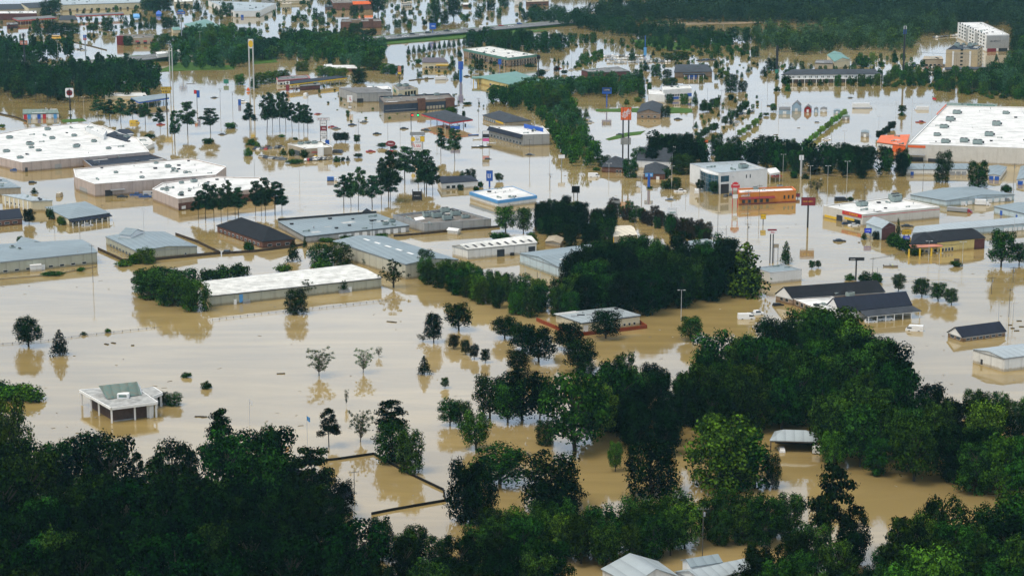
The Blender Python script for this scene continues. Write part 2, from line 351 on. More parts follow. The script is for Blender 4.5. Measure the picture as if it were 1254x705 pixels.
def clumps(rng, kind):
    C = []; Rr = []
    if kind == 'oak':
        for i in range(26):
            a = i * 3.5802 + rng.uniform(-.4, .4); z = .24 + .64 * ((i * .7549) % 1); e = math.sqrt(max(.05, 1 - ((z - .5) / .46) ** 2)); q = .34 * e * math.sqrt(rng.uniform(.25, 1))
            C.append((q * math.cos(a), q * math.sin(a), z)); Rr.append(rng.uniform(.10, .19))
        C.append((0, 0, .55)); Rr.append(.3)
    elif kind == 'round':
        for i in range(32):
            a = i * 3.5802 + rng.uniform(-.3, .3); z = .08 + .8 * ((i * .7549) % 1); e = math.sqrt(max(.05, 1 - ((z - .42) / .52) ** 2)); q = .36 * e * math.sqrt(rng.uniform(.5, 1))
            C.append((q * math.cos(a), q * math.sin(a), z)); Rr.append(rng.uniform(.11, .17))
        C.append((0, 0, .45)); Rr.append(.34)
    elif kind == 'wood':
        for i in range(30):
            a = i * 3.5802 + rng.uniform(-.6, .6); z = .08 + .84 * ((i * .7549 + rng.uniform(0, .1)) % 1) ** .8; e = math.sqrt(max(.12, 1 - ((z - .58) / .46) ** 2)); q = .38 * e * math.sqrt(rng.uniform(.2, 1))
            C.append((q * math.cos(a), q * math.sin(a), z)); Rr.append(rng.uniform(.09, .20))
        C.append((0, 0, .5)); Rr.append(.26)
    elif kind == 'pine':
        n = 21
        for i in range(n):
            z = .36 + .62 * i / n + rng.uniform(-.02, .02); t = (z - .36) / .62; a = i * 2.4 + rng.uniform(-.5, .5)
            q = .36 * (1 - .8 * max(0, t - .25)) * rng.uniform(.3, 1)
            C.append((q * math.cos(a), q * math.sin(a), z)); Rr.append(rng.uniform(.10, .19) * (1.15 - .5 * t))
        C.append((0, 0, .95)); Rr.append(.09)
    elif kind == 'cone':
        for i in range(22):
            z = .06 + .86 * i / 22; q = .36 * (1 - z) ** .8 * rng.uniform(.5, 1); a = i * 2.4
            C.append((q * math.cos(a), q * math.sin(a), z)); Rr.append(.07 + .15 * (1 - z))
        C.append((0, 0, .93)); Rr.append(.07); C.append((0, 0, .3)); Rr.append(.28)
    elif kind == 'bush':
        for i in range(16):
            a = rng.uniform(0, 6.28); q = .36 * math.sqrt(rng.uniform(0, 1))
            C.append((q * math.cos(a), q * math.sin(a), rng.uniform(.1, .62) * (1 - q))); Rr.append(rng.uniform(.14, .24))
        C.append((0, 0, .25)); Rr.append(.38)
    elif kind == 'sparse':
        for i in range(80):
            a = rng.uniform(0, 6.28); z = rng.uniform(.28, .95); q = .42 * math.sin(min(1, (z - .1) / .6) * 1.57) * math.sqrt(rng.uniform(.1, 1))
            C.append((q * math.cos(a), q * math.sin(a), z)); Rr.append(rng.uniform(.045, .085))
    elif kind == 'spike':
        for i in range(26):
            a = rng.uniform(0, 6.28); el = rng.uniform(.1, 1.4); q = rng.uniform(.2, .48)
            C.append((q * math.cos(a) * math.cos(el), q * math.sin(a) * math.cos(el), .35 + q * math.sin(el) * 1.2)); Rr.append(.06)
        C.append((0, 0, .4)); Rr.append(.25)
    return C, Rr
SPEC = {'oak': (8, 6500, .0150, 'wood_t'), 'round': (6, 6500, .0155, None), 'wood': (10, 8000, .0150, 'wood_t'), 'pine': (8, 5500, .0145, 'pine_t'), 'cone': (3, 1800, .024, None),
        'bush': (4, 1500, .032, None), 'sparse': (3, 3400, .0115, 'sparse_t'), 'spike': (2, 1300, .018, None)}
def make_tpl(kind, tone):
    nvar, nl, size, tk = SPEC[kind]; out = []
    for v in range(nvar):
        rng = np.random.default_rng(hash_(kind) + v * 17)
        C, Rr = clumps(rng, kind)
        key = kind + '_v%d' % v
        vv = leaves_np(rng, C, Rr, nl, size, flat=.8 if kind != 'pine' else .42, shell=(.55, 1.05) if kind != 'sparse' else (.1, 1.1))
        rr_ = np.hypot(vv[:, 0], vv[:, 1]); q_ = np.percentile(rr_, 96.5); vv[:, :2] *= .5 / q_; zt_ = np.percentile(vv[:, 2], 99.3); zl_ = {'round': .02, 'wood': .05, 'bush': 0, 'cone': .02}.get(kind)
        z0_ = np.percentile(vv[:, 2], 2); zl_ = z0_ if zl_ is None else min(zl_, z0_); vv[:, 2] = zl_ + (vv[:, 2] - z0_) * (1 - zl_) / (zt_ - z0_)
        vv[:, 2] = np.maximum(vv[:, 2], -.02)
        me = quads_mesh('crown', vv, LM[tone])
        tr = MB(); top = .8 if kind != 'bush' else .4
        zr = {'pine': .98, 'cone': .9, 'bush': .3}.get(kind, .75)
        r0 = {'pine': .022, 'sparse': .022, 'bush': .03}.get(kind, .035)
        bx, by = rng.uniform(-.03, .03), rng.uniform(-.03, .03)
        tr.beam((0, 0, -.15), (bx, by, zr * .5), r0, 6, r0 * .75); tr.beam((bx, by, zr * .5), (bx * .5, by, zr), r0 * .75, 6, r0 * .25)
        for c, r_ in zip(C, Rr):
            if kind == 'cone': continue
            zz = max(.12, c[2] - (.05 if kind == 'pine' else .22 + .1 * rng.uniform()))
            tr.beam((bx * .7, by * .7, min(zz, zr)), c, r0 * .38, 4, r0 * .12)
        tm = bpy.data.meshes.new('trunk'); tm.from_pydata(tr.v, [], tr.f); tm.materials.append(M_barkp if kind == 'sparse' else M_bark)
        out.append((me, tm))
    TPL[(kind, tone)] = out
def hash_(s): return sum(ord(c) * (i + 3) for i, c in enumerate(s))
KNAME = {'oak': 'broadleaf_tree', 'round': 'round_tree', 'wood': 'woodland_tree', 'pine': 'pine_tree', 'cone': 'evergreen_tree', 'bush': 'shrub', 'sparse': 'thin_tree', 'spike': 'spiky_tree'}
KPHR = {'oak': 'spreading broadleaf tree', 'round': 'round leafy tree', 'wood': 'woodland tree', 'pine': 'tall pine tree', 'cone': 'small conical evergreen', 'bush': 'low shrub in the flood', 'sparse': 'thin see-through tree', 'spike': 'spiky palm-like tree'}
KCAT = {'bush': 'shrub'}
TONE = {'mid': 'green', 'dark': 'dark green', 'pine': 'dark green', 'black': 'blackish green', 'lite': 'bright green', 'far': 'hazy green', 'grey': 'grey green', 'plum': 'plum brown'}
TREE_XY = []
def tree_at(g, kind, tone, wm, hm, place=None, phrase=None, group=None):
    if (kind, tone) not in TPL: make_tpl(kind, tone)
    cm, tm = TPL[(kind, tone)][rnd.randrange(len(TPL[(kind, tone)]))]
    o = thing(KNAME[kind], 'tree', KCAT.get(kind, 'tree'), (g.x, g.y, g.z), group or (KPHR[kind].split()[-1] + 's standing in the flood'), rnd.uniform(0, 6.28))
    wm *= {'pine': 1.12, 'cone': 1.25}.get(kind, 1)
    o.scale = (wm, wm, hm); o.rotation_euler = (rnd.uniform(-.05, .05), rnd.uniform(-.05, .05), o.rotation_euler[2])
    c = bpy.data.objects.new('crown', cm); sc.collection.objects.link(c); c.parent = o
    t = bpy.data.objects.new('trunk', tm); sc.collection.objects.link(t); t.parent = o
    if place is None or phrase is None: ALREADY[kind] = ALREADY.get(kind, 0) + 1
    x, y = proj(g); pend(o, phrase or (TONE[tone] + ' ' + KPHR[kind]), x, y, place); TREE_XY.append((g.x, g.y))
    return o
def T(x, yb, w_, h_, kind='oak', tone='dark', place=None):
    """tree with its foot on pixel (x, yb), w_ pixels wide, h_ pixels tall"""
    g = gp(x, yb); k = kpx(x, yb); hm = zat(x, yb, yb - h_)
    return tree_at(g, kind, tone, w_ / k, hm / 1.0, place)
def inpoly(x, y, P):
    c = False; n = len(P)
    for i in range(n):
        (x0, y0), (x1, y1) = P[i], P[i - 1]
        if (y0 > y) != (y1 > y) and x < (x1 - x0) * (y - y0) / (y1 - y0) + x0: c = not c
    return c
DEFER = []
WSHORT = {'wood': 'woodland tree', 'pine': 'pine tree', 'round': 'round tree', 'oak': 'broadleaf tree', 'cone': 'evergreen tree', 'bush': 'shrub'}
def wood(place, px, spacing, hrange, kinds, wr=(.75, 1.0), group=None, seed=1, rowsize=14, maxn=200, z=0):
    rr = random.Random(seed); P = [tuple(gp(x, y).xy) for x, y in px]
    x0, x1 = min(p[0] for p in P), max(p[0] for p in P); y0, y1 = min(p[1] for p in P), max(p[1] for p in P)
    pts = []
    for _ in range(9000):
        x, y = rr.uniform(x0, x1), rr.uniform(y0, y1)
        if not inpoly(x, y, P): continue
        qx, qy = proj((x, y, 0))
        if abs(qx - 972) < 46 and 548 < qy < 640: continue      # the open water before the shed
        if all((x - a) ** 2 + (y - b) ** 2 > spacing ** 2 for a, b in pts): pts.append((x, y))
        if len(pts) >= maxn: break
    pts.sort(key=lambda p: p[1])
    nrow = max(1, round(len(pts) / rowsize)); per = math.ceil(len(pts) / nrow) if pts else 1
    for i, (x, y) in enumerate(pts):
        kind, tone = rr.choice(kinds); h = rr.uniform(*hrange)
        if kind == 'pine': h *= 1.12
        if kind == 'bush': h *= .4
        w_ = (.5 if kind == 'pine' else .85) * h * rr.uniform(*wr)
        if kind == 'bush': w_ *= 2.0
        row = i // per
        pl = place if nrow == 1 else ordw(row + 1) + ' row ' + place
        g = Vector((x, y, z)); DEFER.append((h * F_PX / (y * cp), kind, tone, g, w_, h, pl, 'trees ' + place))
    return pts
def far_mass(name, label, px, spacing, hrange, tone, seed, nl=420, size=.038, z=0):
    """a far-off wood that reads as one mass: one object"""
    rr = np.random.default_rng(seed); P = [tuple(gp(x, y).xy) for x, y in px]
    x0, x1 = min(p[0] for p in P), max(p[0] for p in P); y0, y1 = min(p[1] for p in P), max(p[1] for p in P)
    base = []
    for v in range(6):
        C, Rr = clumps(rr, 'wood' if v < 5 else 'cone'); base.append(leaves_np(rr, C, Rr, nl, size))
    nx, ny = int((x1 - x0) / spacing) + 1, int((y1 - y0) / spacing) + 1; out = []
    for i in range(nx):
        for j in range(ny):
            x = x0 + (i + rr.uniform(0, 1)) * spacing; y = y0 + (j + rr.uniform(0, 1)) * spacing
            if not inpoly(x, y, P): continue
            h = rr.uniform(*hrange) * rr.choice([.7, 1, 1, 1.25]); wd = h * rr.uniform(.65, 1.1); a = rr.uniform(0, 6.28); b = base[rr.integers(6)]
            ca, sa = math.cos(a), math.sin(a)
            out.append(np.stack([x + wd * (b[:, 0] * ca - b[:, 1] * sa), y + wd * (b[:, 0] * sa + b[:, 1] * ca), z + h * b[:, 2]], 1))
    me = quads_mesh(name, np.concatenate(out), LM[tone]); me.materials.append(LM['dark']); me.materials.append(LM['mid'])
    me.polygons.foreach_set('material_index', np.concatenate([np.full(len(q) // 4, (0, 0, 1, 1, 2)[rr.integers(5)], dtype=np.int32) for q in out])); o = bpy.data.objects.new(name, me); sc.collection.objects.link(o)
    return tag(o, label, 'wood', kind='stuff')

def place_woods(limit=290):
    """the largest of each kind become trees of their own; what is left over is one mass of far groves"""
    rest = []; n = {}
    for d in sorted(DEFER, key=lambda d: -d[0]):
        sz, kind, tone, g, w_, h, pl, grp = d
        x, y = proj(g); xt, yt = proj(g + Vector((0, 0, h)))
        if x < -25 or x > 1279 or yt > 712: continue
        n[kind] = n.get(kind, 0) + 1
        if n[kind] <= limit - ALREADY.get(kind, 0): tree_at(g, kind, tone, w_, h, pl, WSHORT[kind], grp)
        else: rest.append(d)
    print('kinds', n, 'rest', len(rest))
    rr = np.random.default_rng(99); base = {}; out = {}
    for sz, kind, tone, g, w_, h, pl, grp in rest:
        if kind not in base:
            base[kind] = []
            for v in range(5):
                C, Rr = clumps(rr, kind); base[kind].append(leaves_np(rr, C, Rr, 520, .045, flat=.8 if kind != 'pine' else .45))
        b = base[kind][rr.integers(5)]; a = rr.uniform(0, 6.28); ca, sa = math.cos(a), math.sin(a)
        out.setdefault(tone, []).append(np.stack([g.x + w_ * (b[:, 0] * ca - b[:, 1] * sa), g.y + w_ * (b[:, 0] * sa + b[:, 1] * ca), g.z + h * np.maximum(b[:, 2], 0)], 1))
    tones = list(out); vs = np.concatenate([np.concatenate(out[t]) for t in tones])
    me = quads_mesh('far_grove', vs, LM[tones[0]]); 
    for t in tones[1:]: me.materials.append(LM[t])
    idx = np.concatenate([np.full(sum(len(q) for q in out[t]) // 4, i, dtype=np.int32) for i, t in enumerate(tones)])
    me.polygons.foreach_set('material_index', idx)
    o = bpy.data.objects.new('far_grove', me); sc.collection.objects.link(o); tag(o, 'smaller trees of the far groves between the shops and the highway', 'wood', kind='stuff')
ALREADY = {}
# ================================================================== BUILDINGS
MR = {
 'white': mat('white_roof_membrane', (.76, .76, .74), .8, .16, .12, .2, 'seam'),
 'pavroof': mat('dirty_grey_roof', (.46, .465, .45), .85, .28, .5, .2, 'seam'),
 'dirty': mat('worn_white_roof', (.74, .74, .70), .8, .22, .25, .2, 'seam'),
 'metal': mat('grey_blue_metal_roof', (.22, .275, .30), .55, .10, .06, .4, 'ribs'),
 'metal2': mat('pale_metal_roof', (.34, .39, .41), .5, .10, .06, .4, 'ribs'),
 'gravel': mat('brown_gravel_roof', (.22, .20, .18), .95, .25, .2, .1),
 'dark': mat('charcoal_shingles', (.018, .020, .026), .9, .2, .3, .2, 'shingle'),
 'slate': mat('slate_shingles', (.055, .062, .075), .9, .2, .3, .2, 'shingle'),
 'navy': mat('navy_roof', (.010, .015, .032), .8, .2, .2, .3, 'ribs'),
 'green': mat('green_metal_roof', (.10, .24, .19), .5, .1, .1, .4, 'ribs'),
 'copper': mat('weathered_green_roof', (.13, .23, .21), .7, .2, .8, .2, 'ribs', (.22, .2, .16)),
 'cream': mat('cream_roof', (.66, .60, .48), .7, .1, .3, .2, 'ribs'),
 'grey': mat('grey_roof', (.20, .20, .20), .8, .2, .2, .2, 'shingle'),
 'orange': mat('orange_roof', (.75, .16, .04), .6, .1, .3, .3, 'ribs'),
 'tan': mat('tan_roof', (.42, .36, .27), .8, .15, .3, .2),
 'purple': mat('mauve_shingles', (.13, .11, .13), .8, .15, .3, .2, 'shingle'),
}
MW = {
 'pinktan': mat('pinkish_block_wall', (.50, .41, .36), .85, .08, .2, .2, 'panel', stain=.35),
 'tan': mat('tan_wall', (.44, .37, .27), .85, .08, .2, .2, None, stain=.35),
 'metaltan': mat('tan_metal_wall', (.50, .48, .38), .6, .06, .2, .3, 'panel', stain=.25),
 'cream': mat('cream_stucco', (.62, .55, .38), .85, .06, .2, .2, None, stain=.25),
 'white': mat('white_wall', (.72, .72, .69), .7, .06, .2, .3, 'panel', stain=.25),
 'plain': mat('white_stucco', (.74, .74, .72), .8, .06, .2, .2, None, stain=.2),
 'grey': mat('grey_metal_wall', (.36, .36, .35), .7, .08, .2, .3, 'panel', stain=.3),
 'olive': mat('greenish_metal_wall', (.42, .42, .33), .6, .08, .2, .3, 'panel', stain=.25),
 'blue': mat('pale_blue_metal_wall', (.48, .58, .62), .6, .05, .2, .3, 'panel', stain=.2),
 'brick': mat('red_brick_wall', (.22, .11, .08), .9, .2, .5, .1, 'brick', stain=.2),
 'tanbrick': mat('tan_brick_wall', (.36, .26, .18), .9, .15, .5, .1, 'brick', stain=.2),
 'maroon': mat('maroon_wall', (.13, .05, .048), .85, .15, .4, .2, None, stain=.2),
 'orange': mat('orange_stucco', (.62, .23, .045), .8, .08, .3, .2, None, stain=.25),
 'cream2': mat('light_block_wall', (.60, .57, .51), .85, .06, .2, .2, None, stain=.3),
 'hotel': mat('tan_hotel_stucco', (.52, .41, .25), .85, .08, .3, .2, None, stain=.15),
 'yellow': mat('yellow_stucco', (.62, .50, .20), .8, .08, .3, .2, None, stain=.25),
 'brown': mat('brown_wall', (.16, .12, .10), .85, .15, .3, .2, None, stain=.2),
 'dblue': mat('dark_blue_glass_wall', (.03, .045, .08), .25, .2, .4, .6, 'panel'),
 'red': mat('red_barn_wall', (.30, .03, .03), .8, .1, .3, .2),
 'sky': mat('light_blue_wall', (.35, .47, .56), .8, .1, .3, .2),
}
M_glass = mat('window_glass', (.02, .03, .035), .12, .3, .6, .6)
M_bglass = mat('blue_green_glass', (.03, .10, .14), .1, .3, .5, .7)
M_trim = mat('white_trim', (.78, .78, .76), .6, .05, .4, .3)
M_dtrim = mat('dark_trim', (.035, .035, .04), .6, .1, .4, .3)
M_steel = mat('galvanised_steel', (.38, .39, .40), .4, .15, .8, .5, metal=.4)
M_unit = mat('rooftop_unit_paint', (.27, .33, .31), .6, .15, .8, .3)
M_pole = mat('weathered_pole', (.11, .10, .09), .8, .2, .8, .2)
M_lpole = mat('pale_pole', (.50, .51, .51), .5, .1, .8, .4)
def cmat(name, col, rough=.5): return mat(name, col, rough, .06, .5, .4)
C_red, C_blue, C_yel, C_org = cmat('red_paint', (.55, .02, .03)), cmat('blue_paint', (.02, .10, .45)), cmat('yellow_paint', (.75, .48, .02)), cmat('orange_paint', (.78, .13, .02))
C_bblue, C_black, C_white, C_grn = cmat('sky_blue_paint', (.10, .33, .65)), cmat('black_paint', (.02, .02, .022)), cmat('white_paint', (.8, .8, .8)), cmat('green_paint', (.03, .22, .15))
C_maroon, C_terra = cmat('maroon_paint', (.22, .02, .03)), cmat('terracotta_paint', (.50, .20, .13))
class B_: pass
def bld(name, label, cat, px, base, roof='flat', wall='tan', rf='white', axis='a', rise=2.0, over=.5, par=.5, hip=.5, group=None, h=None, lm=None, zbase=-1.0, trim=None, z0=0, depth=None):
    b = B_()
    if len(px) == 3: px = [px[1], px[2], None, px[0]]
    nx_, ny_ = px[0]
    b.h = h if h else zat(nx_, base, ny_)
    c = [None if p is None else gp(p[0], p[1], b.h) for p in px]
    if len(c) == 4 and c[2] is None: c[2] = c[1] + c[3] - c[0]
    if depth:     # real depth behind the near-right edge, when the picture hides it
        e = (c[1] - c[0]).normalized(); n_ = Vector((-e.y, e.x, 0)); c[3] = c[0] + n_ * depth; c[2] = c[1] + n_ * depth
    b.c = [Vector((p.x, p.y, 0)) for p in c]; b.d = (b.c[1] - b.c[0]).normalized(); n = len(c)
    ctr = sum(b.c, Vector()) / n; b.ctr = ctr
    b.T = thing(name, label, cat, ctr, group)
    if lm: land(sum(p[0] for p in px if p) / len([p for p in px if p]), sum(p[1] for p in px if p) / len([p for p in px if p]) + 6, lm)
    W, RM = MW[wall] if isinstance(wall, str) else wall, MR[rf] if isinstance(rf, str) else rf
    wm = MB(); poly = [(p.x, p.y) for p in b.c]
    if roof == 'open': pass
    elif roof == 'flat':
        wm.prism(poly, zbase, b.h - par, True, False)
        # parapet ring
        inn = [(ctr + (p - ctr) * (1 - .45 / max(2, (p - ctr).length))) for p in b.c]
        area = sum(poly[i][0] * poly[(i + 1) % n][1] - poly[(i + 1) % n][0] * poly[i][1] for i in range(n))
        k = len(wm.v); vs = [(p.x, p.y, b.h - par) for p in b.c] + [(p.x, p.y, b.h) for p in b.c] + [(p.x, p.y, b.h) for p in inn] + [(p.x, p.y, b.h - par - .1) for p in inn]
        fs = []
        for i in range(n):
            j = (i + 1) % n; fs += [(i, j, n + j, n + i), (n + i, n + j, 2 * n + j, 2 * n + i), (2 * n + i, 2 * n + j, 3 * n + j, 3 * n + i)]
        wm.add(vs, fs if area > 0 else [f[::-1] for f in fs])
    else: wm.prism(poly, zbase, b.h - .01, True, True)
    b.zr = b.h
    if roof == 'flat':
        inn2 = [(ctr + (p - ctr) * (1 - .3 / max(2, (p - ctr).length))) for p in b.c]
        b.roof = MB().prism([(p.x, p.y) for p in inn2], b.h - par - .25, b.h - par + .02).build('roof', RM, b.T, b.d); b.zr = b.h - par + .02
        # coping
        cp_ = MB()
        for i in range(n):
            p, q = b.c[i], b.c[(i + 1) % n]; e = (q - p).normalized(); m_ = Vector((-e.y, e.x, 0)); m_ = m_ if m_.dot(ctr - p) > 0 else -m_
            cp_.slab(p + m_ * .17 + Vector((0, 0, b.h)) - e * .02, q + m_ * .17 + Vector((0, 0, b.h)) + e * .02, .5, .10)
        cp_.build('coping', trim or (M_trim if rf in ('white', 'dirty') else M_steel), b.T)
    elif roof in ('slab', 'open'):
        e = [ctr + (p - ctr) * (1 + over / (p - ctr).length) for p in b.c]
        b.roof = MB().prism([(p.x, p.y) for p in e], b.h, b.h + .35).build('roof', RM, b.T, b.d); b.zr = b.h + .35
    else:
        e = [ctr + (p - ctr) * (1 + over / (p - ctr).length) for p in b.c]
        if axis == 'b': e = [e[1], e[2], e[3], e[0]]; cc = [b.c[1], b.c[2], b.c[3], b.c[0]]
        else: cc = b.c
        # ridge parallel to e0-e1 ; gable ends are e1-e2 and e3-e0
        m1, m0 = (e[1] + e[2]) / 2, (e[3] + e[0]) / 2; up = Vector((0, 0, b.h)); rr_ = Vector((0, 0, rise))
        if roof == 'hip':
            l = (m1 - m0); wd = (e[1] - e[2]).length * hip; l_ = min(wd, l.length * .49); m1 = m1 - l.normalized() * l_; m0 = m0 + l.normalized() * l_
        th = Vector((0, 0, .22))
        V = [e[0] + up, e[1] + up, e[2] + up, e[3] + up, m0 + up + rr_, m1 + up + rr_]
        V = [v + th for v in V] + [v for v in V]
        F = [(0, 1, 5, 4), (2, 3, 4, 5), (1, 0, 6, 7), (3, 2, 8, 9), (6, 10, 11, 7), (8, 11, 10, 9)]
        if roof == 'hip': F += [(1, 2, 5), (3, 0, 4), (7, 11, 8), (9, 10, 6), (2, 1, 7, 8), (0, 3, 9, 6)]
        else: F += [(1, 2, 8, 7), (3, 0, 6, 9)] if False else [(0, 4, 10, 6), (4, 3, 9, 10), (1, 7, 11, 5), (5, 11, 8, 2)]
        if roof == 'gable':
            for i, j in ((1, 2), (3, 0)):
                p, q = cc[i], cc[j]; t = (p + q) / 2; sh = (1 - over * .5 / max(1, (p - q).length)) * rise
                inw = (ctr - t).normalized() * .02
                wm.add([p + up + inw, q + up + inw, t + up + inw + Vector((0, 0, sh))], [(0, 1, 2)])
        b.roof = MB().add(V, F).build('roof', RM, b.T, b.d)
    if roof != 'open': b.wall = wm.build('wall', W, b.T, b.d)
    if roof in ('flat', 'slab') and name != 'gas_canopy': clutter(b)
    if roof in ('gable', 'slab') and zbase < 0 and (b.c[0] - b.c[1]).length > 14:
        for e_ in (0, n - 1): feat(b, e_, 0, 1, b.h - .32, b.h - .06, 'gutter', M_steel if roof == 'gable' else M_dtrim, .18)
    return b
VENT = []
def clutter(b):
    rr = random.Random(int(abs(b.ctr.x * 7 + b.ctr.y))); P = [tuple((b.ctr + (p - b.ctr) * .9).xy) for p in b.c]; n = len(P)
    A = abs(sum(P[i][0] * P[(i + 1) % n][1] - P[(i + 1) % n][0] * P[i][1] for i in range(n))) / 2
    if A < 120: return
    x0, x1, y0, y1 = min(p[0] for p in P), max(p[0] for p in P), min(p[1] for p in P), max(p[1] for p in P); ang = math.atan2(b.d.y, b.d.x)
    if not VENT:
        for mk in range(3):
            mb = MB()
            if mk == 0: mb.beam((0, 0, 0), (0, 0, .8), .22, 6).beam((0, 0, .8), (0, 0, 1.05), .42, 8, .12)
            elif mk == 1: mb.box(-.7, .7, -.7, .7, 0, .55).box(-.85, .85, -.85, .85, .55, .65)
            else: mb.box(-2.6, .4, -.25, .25, .3, .75).box(.2, 1.0, -.45, .45, 0, .95).box(-2.6, -2.2, -.2, .2, 0, .3)
            o = mb.build('roof_vent', (M_steel, M_dtrim, M_unit)[mk]); VENT.append(o.data); bpy.data.objects.remove(o)
    def pick():
        for _ in range(30):
            x, y = rr.uniform(x0, x1), rr.uniform(y0, y1)
            if inpoly(x, y, P): return x, y
    for _ in range(min(16, int(A / 170) + 2)):
        q = pick()
        if not q: continue
        o = bpy.data.objects.new('roof_vent', rr.choice(VENT)); sc.collection.objects.link(o); o.parent = b.T
        o.location = Vector((q[0], q[1], b.zr)) - Vector((*b.T.location.xy, 0)); o.rotation_euler = (0, 0, ang + rr.choice([0, 1.57])); k = rr.uniform(.7, 1.3); o.scale = (k, k, k)
    for _ in range(min(7, int(A / 500) + 1)):
        q = pick()
        if not q: continue
        a, c = rr.uniform(1.5, 6), rr.uniform(.6, 2.2); e = Vector((b.d.x, b.d.y)); f = Vector((-b.d.y, b.d.x)); q = Vector(q)
        MB().prism([tuple(q + e * i * a + f * j * c) for i, j in ((-1, -1), (1, -1), (1, 1), (-1, 1))], b.zr - .1, b.zr + .012).build('roof_patch', M_patch, b.T)
M_patch = mat('patched_membrane', (.50, .51, .50), .85, .2, .4, .2)
def edge(b, i): return b.c[i], b.c[(i + 1) % len(b.c)]
def feat(b, ei, u0, u1, z0, z1, name, m, proud=.05, n=1, gap=.3, label=None, depth=.12, parent=None):
    """n panels on wall edge ei between fractions u0..u1 and heights z0..z1 (fractions of h when <=1 given as 'f')"""
    p, q = edge(b, ei); e = (q - p); ln = e.length; e = e / ln; nn = Vector((e.y, -e.x, 0))
    if nn.dot(b.ctr - p) > 0: nn = -nn
    out = []
    for k in range(n):
        wd = (u1 - u0) / n; a = u0 + wd * (k + gap / 2); c = u0 + wd * (k + 1 - gap / 2)
        if n == 1: a, c = u0, u1
        A, C = p + e * ln * a, p + e * ln * c
        mb = MB(); t0, t1 = nn * (proud - depth), nn * proud
        vs = [A + t0, C + t0, C + t1, A + t1]
        mb.add([(v.x, v.y, z0) for v in vs] + [(v.x, v.y, z1) for v in vs], [(0, 1, 2, 3), (7, 6, 5, 4), (0, 4, 5, 1), (1, 5, 6, 2), (2, 6, 7, 3), (3, 7, 4, 0)])
        o = mb.build(name, m, b.T); out.append(o)
        if label: o['label'] = label
    return out
def windows(b, ei, n, u0, u1, z0, z1, gap=.4, m=None, frame=True):
    ws = feat(b, ei, u0, u1, z0, z1, 'window', M_trim if frame else (m or M_glass), .04, n, gap)
    if not frame: return ws
    p, q = edge(b, ei); e = (q - p); ln = e.length; e = e / ln; nn = Vector((e.y, -e.x, 0)); nn = -nn if nn.dot(b.ctr - p) > 0 else nn
    for k, w_ in enumerate(ws):
        wd = (u1 - u0) / n; a = u0 + wd * (k + gap / 2); c = u0 + wd * (k + 1 - gap / 2)
        if n == 1: a, c = u0, u1
        A, C = p + e * (ln * a + .08) + nn * .055, p + e * (ln * c - .08) + nn * .055
        mb = MB().add([(A.x, A.y, z0 + .08), (C.x, C.y, z0 + .08), (C.x, C.y, z1 - .08), (A.x, A.y, z1 - .08)], [(0, 1, 2, 3)])
        off = Vector(b.T.location); mb.v = [(x - off.x, y - off.y, z) for x, y, z in mb.v]
        mb.build('pane', m or M_glass, w_, world=False)
    return ws
def awning(b, ei, u0, u1, z, out_, drop, m, name='awning'):
    p, q = edge(b, ei); e = (q - p); nn = Vector((e.y, -e.x, 0)).normalized(); nn = -nn if nn.dot(b.ctr - p) > 0 else nn
    A, C = p + e * u0, p + e * u1; o1 = nn * out_
    V = [(*A.xy, z), (*C.xy, z), (*(C + o1).xy, z - drop), (*(A + o1).xy, z - drop)]
    V += [(x, y, q_ - .18) for x, y, q_ in V]
    return MB().add(V, [(0, 3, 2, 1), (4, 5, 6, 7), (0, 1, 5, 4), (1, 2, 6, 5), (2, 3, 7, 6), (3, 0, 4, 7)]).build(name, m, b.T, b.d)
def at_uv(b, u, v, z=None):
    c = b.c; p = c[0].lerp(c[1], u); q = c[3].lerp(c[2], u); r = p.lerp(q, v); r.z = b.zr if z is None else z; return r
UNIT = []
def units(b, lst, s=1.0, m=None):
    ang = math.atan2(b.d.y, b.d.x)
    for u, v in lst:
        if not UNIT:
            for hue in range(1):
                q = MB().box(-1.3, 1.3, -.9, .9, .25, 1.35).box(-1.15, -.9, -.8, .8, 0, .25).box(.9, 1.15, -.8, .8, 0, .25).build('rooftop_unit', M_unit)
                f = MB().beam((-.55, 0, 1.35), (-.55, 0, 1.55), .55, 10).beam((.6, 0, 1.35), (.6, 0, 1.55), .5, 10).box(1.3, 1.75, -.5, .5, .4, 1.0)
                fo = f.build('fan_hood', M_dtrim, q, world=False); UNIT.append((q.data, fo.data)); bpy.data.objects.remove(fo); bpy.data.objects.remove(q)
        p = at_uv(b, u, v) - Vector(b.T.location)
        o = bpy.data.objects.new('rooftop_unit', UNIT[0][0]); sc.collection.objects.link(o); o.parent = b.T
        o.location = p; o.rotation_euler = (0, 0, ang); k = s * rnd.uniform(.8, 1.25); o.scale = (k, k, k * rnd.uniform(.85, 1.1))
        f = bpy.data.objects.new('fan_hood', UNIT[0][1]); sc.collection.objects.link(f); f.parent = o
def vents(b, n, v0=.1, v1=.9):
    for _ in range(n):
        p = at_uv(b, rnd.uniform(.06, .94), rnd.uniform(v0, v1)); MB().beam(p, p + Vector((0, 0, .9)), .2, 6).beam(p + Vector((0, 0, .9)), p + Vector((0, 0, 1.15)), .35, 6, .1).build('roof_vent', M_steel, b.T)
def posts(b, pts, z1, m=None, r=.15, name='post', z0=-1):
    for u, v in pts:
        p = at_uv(b, u, v, z0); MB().box(p.x - r, p.x + r, p.y - r, p.y + r, z0, z1).build(name, m or M_trim, b.T)
